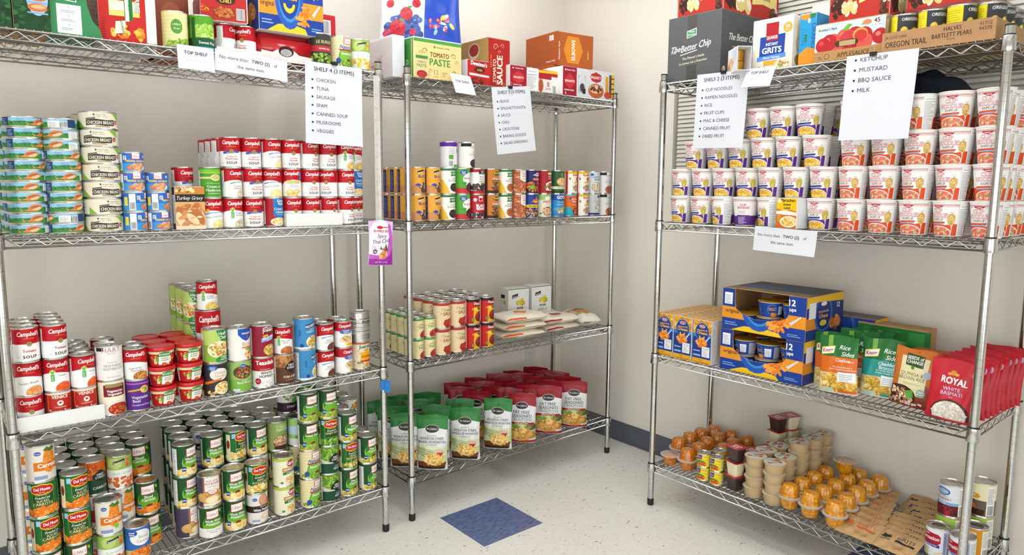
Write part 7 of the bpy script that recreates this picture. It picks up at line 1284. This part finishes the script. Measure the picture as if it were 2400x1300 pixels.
b = P0(36, 178, 0xd8d8dc); b.nut(4, 30, 32, 160); MB_R = b.lay('macaroni_box_side', 'carton', face_fn(.088, .036, .178, 'right'), smooth=False)
t_ = P0(88, 36, 0xe0a43c); t_.food(44, 18, 44, 18, [0xe8b04a, 0xd0902a, 0xf0c870, 0x6a7ab0], 60, 4.6, 1.6); MB_T = t_.lay('macaroni_box_top', 'carton', face_fn(.088, .036, .178, 'top'), smooth=False)
for i in range(3):
    for j in range(10):
        if j == 9 and i == 0: continue
        o = ob('macaroni_box', MB_B, None, W('C', .034+.0915*i+(.003 if i == 2 else 0), .032+.0372*j, ZS[3]), RZ('C')); tag(o, 'macaroni box, %s from front in %s column, right rack' % (ORD[j], ('left', 'middle', 'right')[i]), 'box', 'macaroni boxes on the right rack')
        ob('front_print', MB_F, o); ob('side_print', MB_R, o); ob('top_print', MB_T, o)
# open cup cases: cardboard shell with a torn window, cups inside
CASEF = {}
def case(s0, s1, d0, d1, z, h, label, opened=True):
    w, d = s1-s0, d1-d0
    cx0, cx1, cz0 = w*.16, w*.80, h*.42
    o = ob('macaroni_cup_case', None, None, W('C', (s0+s1)/2, (d0+d1)/2, z), RZ('C')); tag(o, label, 'case', 'macaroni cup cases on the right rack')
    t = .003
    mb = MB().box((-w/2, -d/2, 0), (w/2, d/2, t)).box((-w/2, d/2-t, t), (w/2, d/2, h)).box((-w/2, -d/2+t, t), (-w/2+t, d/2-t, h)).box((w/2-t, -d/2+t, t), (w/2, d/2-t, h)).box((-w/2+t, -d/2+.022, h-t), (w/2-t, d/2-t, h))
    P = [(0, 0), (w, 0), (w, h), (cx1, h), (cx1+.004, h*.62), (cx1-.004, cz0+.01), (cx1-.02, cz0), (w*.6, cz0*.86), (w*.4, cz0*.8), (cx0+.03, cz0*1.02), (cx0+.006, cz0*1.25), (cx0, h*.75), (cx0, h), (0, h)] if opened else [(0, 0), (w, 0), (w, h), (0, h)]
    n = len(P); V = [(x-w/2, y_, q) for y_ in (-d/2, -d/2+t) for x, q in P]
    tri = tessellate_polygon([[Vector((x, q, 0)) for x, q in P]])
    mb.add(V, [tuple(f) for f in tri]+[tuple(i+n for i in f[::-1]) for f in tri]+[(i, i+n, (i+1) % n+n, (i+1) % n) for i in range(n)])
    ob('shell', mb.mesh('cup_case_shell', 'kraft'), o)
    # print clipped to the torn front
    art = macart(w*1000, h*1000); keep = []
    for tr_, c_, k_ in art.T:
        keep.append((tr_, c_, k_))
    def inside(x, y):
        c_ = False
        for i in range(n):
            (xa, ya), (xb, yb) = P[i], P[(i+1) % n]
            if (ya > y) != (yb > y) and x < (xb-xa)*(y-ya)/(yb-ya)+xa: c_ = not c_
        return c_
    art.T = []
    def sub(tr_, c_, k_, dep):
        ins = [inside(x/1000, y/1000) for x, y in tr_]
        m_ = [((tr_[i][0]+tr_[(i+1) % 3][0])/2, (tr_[i][1]+tr_[(i+1) % 3][1])/2) for i in range(3)]
        im = [inside(x/1000, y/1000) for x, y in m_]
        big = max(abs(tr_[i][0]-tr_[j][0])+abs(tr_[i][1]-tr_[j][1]) for i in range(3) for j in range(i))
        if big < 9 or dep == 0:
            if sum(ins)+sum(im) >= 4: art.T.append((tr_, c_, k_))
            return
        if all(ins) and all(im) and big < 26: art.T.append((tr_, c_, k_)); return
        for q in ((tr_[0], m_[0], m_[2]), (m_[0], tr_[1], m_[1]), (m_[2], m_[1], tr_[2]), (m_[0], m_[1], m_[2])): sub(q, c_, k_, dep-1)
    if opened:
        if 'f' in CASEF: art = None
        else:
            for q in keep: sub(*q, 6)
    else: art.T = keep
    fm = art.lay('cup_case_front', 'carton', face_fn(w, d, h, 'front'), smooth=False) if art else CASEF['f']
    if opened: CASEF['f'] = fm
    ob('front_print', fm, o)
    ob('side_print', macside(d*1000, h*1000).lay('cup_case_side', 'carton', face_fn(w, d, h, 'right'), smooth=False), o)
    tp = P0(w*1000, d*1000, 0x5a5c68).rect(10, 30, w*1000-10, d*300, 0x8a7a5a).rect(20, d*400, w*700, d*600, 0x4a6a9a)
    tp.T = [(tuple((x, max(y, 23)) for x, y in t_), c_, k_) for t_, c_, k_ in tp.T]
    ob('top_print', tp.lay('cup_case_top', 'carton', face_fn(w, d, h, 'top'), smooth=False), o)
MCR0, MCR1, MCH = .037, .046, .058
def maccup():
    a = Art(); W_ = math.pi*(MCR0+MCR1)*1000/1; a.W = W_/2; a.vr = (2, 56); a.ur = (-a.W, a.W); a.rect(-a.W, 2, a.W, 56, 0x1f4494).ell(-8, 32, 17, 19, 0x3f86cc).ell(-8, 32, 15, 17, 0x1d3580).txt('macaroni &', -8, 36, 4, 0xf2b22a, .03).txt('CHeese', -8, 29, 5.5, 0xf2b22a, .04, wmax=24).food(4, 12, 14, 9, [0xe8862a, 0xdc701c], 14, 4, 1.6).rect(16, 12, 40, 44, 0xe4e4ec).lines(18, 14, 38, 40, 6, 0x7a86b0, .3).rect(50, 6, 84, 50, 0xb8b8c4).lines(52, 8, 82, 48, 10, 0x6a6a78, .35).rect(-80, 6, -46, 50, 0x24489c).lines(-78, 10, -50, 46, 6, 0x7aa8e0, .3); return a
fnm, dum = cyl(MCR0, MCR1, MCH); MCL = maccup().lay('macaroni_cup_print', 'label_paper', fnm, dum)
MCB = lathe_mesh('macaroni_cup_body', [(.0001, .002), (MCR0-.002, .002), (MCR0-.0008, 0), (MCR1-.0008, MCH-.002), (MCR1+.001, MCH-.001), (MCR1+.001, MCH), (MCR1-.002, MCH+.0004)], 'cup_white', 32)
mat('gold_foil', 0xd8a21e, .35, .3); MCT = lathe_mesh('macaroni_cup_lid', [(MCR1+.0022, MCH+.0003), (MCR1+.0022, MCH+.0012), (.0001, MCH+.0014)], 'gold_foil', 32)
case(.300, .640, .022, .300, ZS[3], .160, 'blue macaroni cup case with torn window, lower of the two')
case(.302, .642, .022, .300, ZS[3]+.1605, .160, 'blue macaroni cup case with torn window, upper of the two')
case(.560, .760, .305, .415, ZS[3], .225, 'closed blue macaroni cup case at the back of the right rack', False)
for lv, zz in enumerate((ZS[3]+.0035, ZS[3]+.164)):
    for i in range(3):
        for tq in range(2):
            if lv == 1 and tq == 1 and i == 0: continue
            for dd in range(2):
                o = ob('macaroni_cup', MCB, None, W('C', .372+.0985*i+.004*tq, .078+.1*dd, zz+tq*.0605), RZ('C', rnd.uniform(-70, 60)))
                tag(o, 'macaroni cup in %s case, %s layer, %s from left, %s row' % (('lower', 'upper')[lv], ('lower', 'upper')[tq], ORD[i], ('front', 'back')[dd]), 'cup', 'macaroni cups inside the torn cases'); ob('printed_wrap', MCL, o); ob('lid', MCT, o)
# rice pouches
def knorr(chick):
    a = Art(); a.rect(0, 0, 132, 198, 0x2a6e34).rect(0, 70, 132, 126, 0xdc6a20 if chick else 0x2f9a92).rect(30, 150, 46, 198, 0x7ab04a).poly([(6, 128), (52, 138), (56, 164), (8, 154)], 0xe8d060).poly([(8, 131), (50, 140), (53, 161), (10, 151)], WHITE).txt('Knorr', 31, 140, 13, 0xb02430, .03, .2, wmax=38, rot=.15).txt('Rice', 88, 152, 15, WHITE, .02, .3).txt('Sides', 100, 130, 15, WHITE, .02, .3)
    a.txt('Chicken' if chick else 'Cheddar', 84, 110, 11, WHITE, .02).txt('flavor' if chick else 'Broccoli', 114 if chick else 86, 110 if chick else 97, 6 if chick else 11, WHITE, .01).txt('Rice & Pasta Blend in a', 84, 90, 5, WHITE, .01).txt('Savory Chicken Flavored Sauce' if chick else 'Creamy Cheddar Sauce', 84, 82, 5, WHITE, .01, wmax=90)
    a.rect(0, 0, 132, 70, 0xd8c89a).food(66, 34, 68, 34, [0xe8c05a, 0xd8a63a, 0xf0d890, 0xc08a2a], 90, 6, 2).rect(70, 44, 128, 76, 0xeef0f0).lines(74, 48, 124, 72, 4, 0x8a9aa0, .3).rect(18, 6, 56, 18, 0xb8d0b8).rect(70, 4, 130, 14, 0xdc6a20 if chick else 0x2f9a92).poly([(0, 52), (16, 36), (10, 32)], 0xdcdce0).rect(0, 0, 132, 4, 0xe0dcd4); return a
zs = ZS[3]
pouch('rice_side_pouch', .132, .198, .034, knorr(True), 0x2a6e34, 'foil', W('C', .757, .050, zs+.001), RZ('C', 2), 'green and orange chicken rice side pouch, right rack', 'pouch', seed=1, key='kn1', tilt=R(-3))
pouch('rice_side_pouch', .132, .198, .034, knorr(False), 0x2a6e34, 'foil', W('C', .868, .118, zs+.001), RZ('C', 4), 'green and teal cheddar broccoli rice side pouch, right rack', 'pouch', seed=2, key='kn2')
pouch('rice_side_pouch', .132, .198, .034, knorr(True), 0x2a6e34, 'foil', W('C', .716, .092, zs+.001), RZ('C', 2), 'green and orange rice side pouch half hidden beside the macaroni case', 'pouch', seed=1, key='kn1', tilt=R(-3))
for i in range(3): pouch('rice_side_pouch', .132, .205, .034, knorr(i % 2 == 0), 0x2a6e34, 'foil', W('C', .765+.03*i, .165+.042*i, zs+.001), RZ('C', 3-4*i), 'green rice side pouch, %s in the row behind the front ones' % ORD[i], 'pouch', seed=3, key='kn%d' % (3+i % 2))
a = Art(); a.rect(0, 0, 130, 188, 0xc8702a).poly([(0, 0), (130, 0), (130, 60), (110, 80), (0, 60)], 0x8a3a1e).poly([(22, 40), (108, 40), (108, 162), (22, 162)], 0xe4dcae).poly([(36, 134), (92, 130), (92, 168), (36, 172)], 0x3a4f24).txt('SEEDS of', 64, 154, 10, WHITE, .03, wmax=50).txt('CHANGE', 64, 141, 10, WHITE, .03, wmax=50).ell(60, 128, 6, 6, 0x5a8a3a).txt('QUINOA &', 62, 102, 11, 0x7a4a2a, .0, wmax=70).txt('BROWN RICE', 64, 88, 11, 0x7a4a2a, .0, wmax=80).lines(40, 74, 96, 82, 2, 0xa89a6a, .3).ell(108, 112, 12, 12, 0xa8b4c4).ell(34, 30, 52, 38, 0x4a2418).food(32, 30, 46, 32, [0xd8b88a, 0x7a3a22, 0x4a2016, 0xf0dcb8, 0xa86a3a], 110, 4, 1.4).poly([(48, 50), (72, 58), (78, 34), (60, 26)], 0x5a9a3c).ell(98, 52, 13, 13, 0x8aa89a).txt('USDA', 98, 54, 5, WHITE, .02).txt('ORGANIC', 98, 47, 4, WHITE, .02).rect(0, 0, 130, 6, 0x7a301a).food(80, 12, 30, 7, [0xc8b0b8, 0xe0d0d4], 12, 4)
pouch('quinoa_pouch', .130, .190, .036, a, 0xa85a24, 'foil', W('C', .975, .088, zs+.001), RZ('C', -2), 'orange and cream quinoa brown rice pouch, right rack', 'pouch', seed=5, tilt=R(3))
def royal():
    a = Art(); a.rect(0, 0, 134, 184, 0xc01c2c).txt('ROYAL', 70, 112, 20, WHITE, .04, wmax=74, rot=-.06).ell(64, 146, 8, 8, 0xc88a2a).ell(54, 142, 6, 4, 0xd8a04a).ell(74, 142, 6, 4, 0xd8a04a).txt('WHITE', 66, 92, 11, 0xd8c8e8, .01, edge=(0x3a3a8a, .02)).txt('BASMATI', 68, 78, 11, 0xd8c8e8, .01, wmax=60, edge=(0x3a3a8a, .02)).txt('RICE', 68, 70, 4, 0xf0c8c8, .01).ell(120, 150, 6, 10, 0xd8a8c8).ell(70, 20, 54, 46, 0x4a1a1c).rect(0, 0, 134, 6, 0xc01c2c).ell(68, 20, 48, 40, 0xd8ccc0).food(68, 24, 46, 36, [0xe8e0d6, 0xd6cabc, 0xf2ece4, 0xc8b8a8], 170, 2.4, 2.2, lambda x, y: y > 8).rect(0, 0, 134, 5, 0xc01c2c); return a
RA = royal()
for j in range(10): pouch('basmati_pouch', .134, .186, .030, RA, 0xb81828, 'matte_foil', W('C', 1.108+.003*j if j else 1.107, .030+.0385*j, zs+.001), RZ('C', (0 if j == 0 else rnd.uniform(-4, 4))), 'red white basmati rice pouch, %s from front, right rack' % ORD[j], 'pouch', seed=6+j % 2, key='royal', group='red rice pouches on the right rack', pitch=R(-3), tilt=R(2 if j == 0 else rnd.uniform(-1, 3)))
a = P0(140, 160, 0xb06a34); a.rect(1, 110, 139, 159, 0xc88a4e).ell(90, 130, 30, 18, 0xb86a2c).ell(40, 140, 16, 10, 0xe8c88a).food(80, 112, 40, 12, [0xe8cc8a, 0xd8b464], 20, 6)
carton('stuffing_carton', 'C', .925, 1.050, .215, .255, zs, .165, 'brown_card', {'front': a, 'right': P0(40, 165, 0xa86a3a)}, 'brown carton standing behind the quinoa pouch')
a = P0(250, 210, 0x2a7a3a); a.rect(20, 150, 230, 200, 0x3f9a4c).txt('Dirty Rice', 70, 170, 16, WHITE, .03, .2)
carton('green_rice_carton', 'C', .700, .940, .300, .380, zs, .215, 'kraft', {'front': a}, 'long green carton at the back behind the rice pouches')
# ------------------------------------------------------------------ right rack, bottom shelf: fruit cups, puddings, applesauce, grits
def fruitmat(name, c1, c2):
    m = MATS['syrup_amber'].copy(); m.name = name; nt = m.node_tree; b_ = nt.nodes['Principled BSDF']
    v = nt.nodes.new('ShaderNodeTexVoronoi'); v.inputs['Scale'].default_value = 95; tc = nt.nodes.new('ShaderNodeTexCoord'); nt.links.new(tc.outputs['Object'], v.inputs['Vector'])
    cr = nt.nodes.new('ShaderNodeValToRGB'); cr.color_ramp.elements[0].color = lin(c1); cr.color_ramp.elements[1].color = lin(c2); cr.color_ramp.elements[0].position = .15; cr.color_ramp.elements[1].position = .75
    nt.links.new(v.outputs['Distance'], cr.inputs[0]); nt.links.new(cr.outputs[0], b_.inputs['Base Color'])
    bp = nt.nodes.new('ShaderNodeBump'); bp.inputs['Strength'].default_value = .15; bp.inputs['Distance'].default_value = .003; bp.invert = True
    nt.links.new(v.outputs['Distance'], bp.inputs['Height']); nt.links.new(bp.outputs[0], b_.inputs['Normal'])
    b_.inputs['Coat Weight'].default_value = 1.0; b_.inputs['Coat Roughness'].default_value = .08; b_.inputs['Roughness'].default_value = .35; MATS[name] = m
fruitmat('mandarin', 0xe08a1c, 0xb86410); fruitmat('peach', 0xf0ac14, 0xc87c0c)
def ribbed(name, m, r0, r1, h, dome):
    V = []; F = []; n = 48; prof = []
    if dome: prof = [(r0*.35, -.0), (r0*.62, .0006), (r0*.86, .004), (r0, .010), (r0+(r1-r0)*.5, h*.55), (r1, h)]
    else: prof = [(r0*.4, 0), (r0*.85, .0005), (r0, .004), (r0+(r1-r0)*.55, h*.5), (r1, h)]
    for i, (r, z) in enumerate(prof):
        for j in range(n):
            t = 2*math.pi*j/n; q = 1+((.05, .05, .05, .032, .012)[i-1]*math.cos(t*12) if dome and 0 < i < 5 else 0); V.append((r*q*math.sin(t), -r*q*math.cos(t), z))
    for i in range(len(prof)-1):
        for j in range(n): F.append((i*n+j, i*n+(j+1) % n, (i+1)*n+(j+1) % n, (i+1)*n+j))
    F.append(tuple(range(n))[::-1]); return mesh(name, V, F, m, True)
FCB = {m: ribbed('fruit_cup_'+m, m, .0265, .0350, .047, True) for m in ('mandarin', 'peach')}
FCR = MB().lathe([(.035, .0455), (.0425, .0462), (.0430, .0470), (.0425, .0478), (.035, .0478)], 40).mesh('fruit_cup_rim', 'clear_rim', True)
FCL = MB().lathe([(.0415, .0480), (.0405, .0486), (.0001, .0486)], 40).mesh('fruit_cup_film', 'clear_film', True)
FCT = {m: MB().lathe([(.0350, .0468), (.0345, .0474), (.0001, .0476)], 32).mesh('fruit_cup_surface', m, True) for m in ('mandarin', 'peach')}
nfc = 0
def fcup(m, s, d, up, label, z=0):
    o = ob('fruit_cup', FCB[m], None, W('C', s, d, ZS[4]+.0003+z+(0 if up else .0490)), rot=(0 if up else math.pi, 0, rnd.uniform(0, 6))); tag(o, label, 'fruit cup', ('amber mandarin' if m == 'mandarin' else 'golden peach')+' cups on the right rack')
    ob('rim', FCR, o); ob('film_lid', FCL, o); ob('fruit_surface', FCT[m], o); return o
fcup('mandarin', .058, .052, True, 'single upright amber fruit cup at the front left, right rack')
MP = ((.142, .058), (.036, .140), (.137, .146), (.030, .226), (.118, .232), (.208, .222), (.030, .312), (.115, .318), (.198, .308), (.048, .390), (.130, .400), (.216, .392))
for k, (s, d) in enumerate(MP):
    for up in (True, False):
        o = fcup('mandarin', s, d, up, 'amber fruit cup, %s of %s pair from front left' % ('lower' if up else 'upturned upper', ORD[k]), 0 if up else .0486)
        if not up: o.location.z = ZS[4]+.0003+.0486*2+.0004
GP = ((.598, .062), (.681, .056), (.775, .050), (.600, .148), (.688, .142), (.772, .138), (.603, .236), (.690, .230), (.770, .226), (.606, .322), (.692, .318), (.768, .314), (.700, .402), (.778, .400))
for k, (s, d) in enumerate(GP):
    for up in (True, False):
        o = fcup('peach', s, d, up, 'golden fruit cup, %s of %s pair from front left' % ('lower' if up else 'upturned upper', ORD[k]), 0 if up else .0486)
        if not up: o.location.z = ZS[4]+.0003+.0486*2+.0004
fcup('peach', .676, .322, True, 'upright golden fruit cup on top of the domed pairs', .0486*2+.0008)
# applesauce cups
ACB = lathe_mesh('applesauce_cup_body', [(.0001, .002), (.030, .002), (.031, 0), (.033, .002), (.0375, .036), (.0415, .037), (.042, .038), (.042, .0395), (.039, .0395)], 'tan_plastic', 36)
a = Art(); a.ell(0, 0, 40, 40, 0xd8cbb0, 40).ell(0, 0, 37, 37, 0xd4d4c8, 36).ell(-4, 16, 24, 10, 0xa0b4b4).poly([(-30, -4), (24, 8), (26, -6), (-26, -18)], 0xb05a3c).txt('apple', 0, -8, 9, WHITE, .03, .2, wmax=42).ell(14, 20, 12, 8, 0xc8683a).ell(-18, 4, 9, 7, 0xe8e4d8)
ACL = a.lay('applesauce_lid', 'label_paper', flat_fn((0, 0, .0398), (1, 0, 0), (0, 1, 0), (0, 0, 1)), smooth=False)
AS = ((.452, .062, 4), (.536, .060, 4), (.444, .150, 4), (.528, .148, 4), (.452, .236, 4), (.536, .236, 5), (.470, .322, 4), (.546, .322, 5), (.470, .402, 3), (.548, .402, 5))
for k, (s, d, n) in enumerate(AS):
    for i in range(n):
        o = ob('applesauce_cup', ACB, None, W('C', s+rnd.uniform(-.002, .002), d+rnd.uniform(-.002, .002), ZS[4]+.0003+i*.0402), rz=rnd.uniform(-1.5, .2)); tag(o, 'tan applesauce cup, %s from bottom of %s stack' % (ORD[i], ORD[k]), 'cup', 'tan applesauce cups on the right rack'); ob('foil_lid', ACL, o)
# pudding cups
def rsq(w, c, z, n=4):
    P = []
    for qx, qy, a0 in ((1, 1, 0), (-1, 1, 90), (-1, -1, 180), (1, -1, 270)):
        for i in range(n+1): t = R(a0+90*i/n); P.append((qx*(w-c)+c*math.cos(t), qy*(w-c)+c*math.sin(t), z))
    return P
def pudbody(m):
    rings = [rsq(.020, .008, .0), rsq(.0225, .009, .002), rsq(.0285, .009, .056), rsq(.032, .006, .0565), rsq(.032, .006, .0578)]; V = [p for r in rings for p in r]; n = len(rings[0]); F = []
    for i in range(len(rings)-1):
        for j in range(n): F.append((i*n+j, i*n+(j+1) % n, (i+1)*n+(j+1) % n, (i+1)*n+j))
    F += [tuple(range(n))[::-1], tuple(range((len(rings)-1)*n, len(rings)*n))]; return sharp(mesh('pudding_cup_'+m, V, F, m, True), .5)
PB = {m: pudbody(m) for m in ('choc_plastic', 'vanilla_plastic')}
a = Art(); a.poly([(x*1000*1.03, y*1000*1.03) for x, y, z in rsq(.032, .006, 0)], 0xbb1a2a).txt('Snack', 0, 4, 12, WHITE, .05, .1, wmax=48).txt('Pack', 0, -12, 12, WHITE, .05, .1).lines(-22, -22, 22, -16, 1, 0xe8b0a8, .5)
PL = a.lay('pudding_lid', 'foil', flat_fn((0, 0, .0579), (1, 0, 0), (0, 1, 0), (0, 0, 1)), smooth=False)
PD = ((.374, .052, 'cvc'), (.345, .128, 'cv'), (.352, .205, 'vc'), (.372, .280, 'cv'), (.378, .352, 'vvvc'), (.398, .418, 'cvvv'))
for k, (s, d, q) in enumerate(PD):
    for i, c in enumerate(q):
        m = 'choc_plastic' if c == 'c' else 'vanilla_plastic'
        o = ob('pudding_cup', PB[m], None, W('C', s, d, ZS[4]+.0003+i*.0586), RZ('C', -14+rnd.uniform(-8, 8))); tag(o, '%s pudding cup with red lid, %s from bottom of %s stack' % ('dark chocolate' if c == 'c' else 'cream vanilla', ORD[i], ORD[k]), 'pudding cup', 'red lidded pudding cups on the right rack'); ob('foil_lid', PL, o)
# grits sachets, shingled
def grits(c):
    a = Art(); a.rect(0, 0, 128, 100, 0xc09a6a).ell(24, 66, 13, 8, c).ell(24, 58, 18, 5, c).ell(24, 74, 8, 5, 0xc09a6a).txt('QUAKER', 24, 42, 8, c, .02, wmax=34).txt('GRITS', 84, 60, 15, c, .01, wmax=62).rect(56, 44, 116, 54, c).lines(60, 14, 110, 30, 3, 0xa87c4c, .3); return a
mat('sachet', rough=.75, attr=True, bump=(30, .5, .004), noise=(50, .05))
G = [(i, 'orange', 0xc8602c, .858-.012*i, .058+.052*i, .012+.0025*i) for i in range(7)]+[(i, 'black', 0x2c2a2a, .985-.006*i, .052+.040*i, .010+.002*i) for i in range(5)]+[(i, 'blue', 0x2c4a6e, 1.000-.022*i, .270+.045*i, .012+.002*i) for i in range(4)]
for i, nm, c, s, d, dz in G:
    o = lie('grits_sachet', grits(c), .128, .10, .011, 'C', s, d, ZS[4]+.004+.0025*i, -4+rnd.uniform(-6, 6), 'kraft grits sachet with %s print, %s from front, right rack' % (nm, ORD[i]), 60+('orange', 'black', 'blue').index(nm), 0xc09a6a, 'sachet', 'grits sachets on the right rack', 'sachet')
    o.matrix_world = Matrix.Translation(W('C', s, d, ZS[4]+.0245+.0005*i)) @ Matrix.Rotation(RZ('C', rnd.uniform(-7, 5)), 4, 'Z') @ Matrix.Rotation(R(-72), 4, 'X') @ Matrix.Translation((0, 0, -.05))
dups = [k_ for k_, v_ in SEEN.items() if len(v_) > 1]
if dups: print('DUPLICATE LABELS', len(dups), dups[:12])
long_ = [k_ for k_ in SEEN if not 4 <= len(k_.split()) <= 16]
if long_: print('LABEL LENGTH', len(long_), long_[:12])
bpy.data.scenes.remove(TMP)
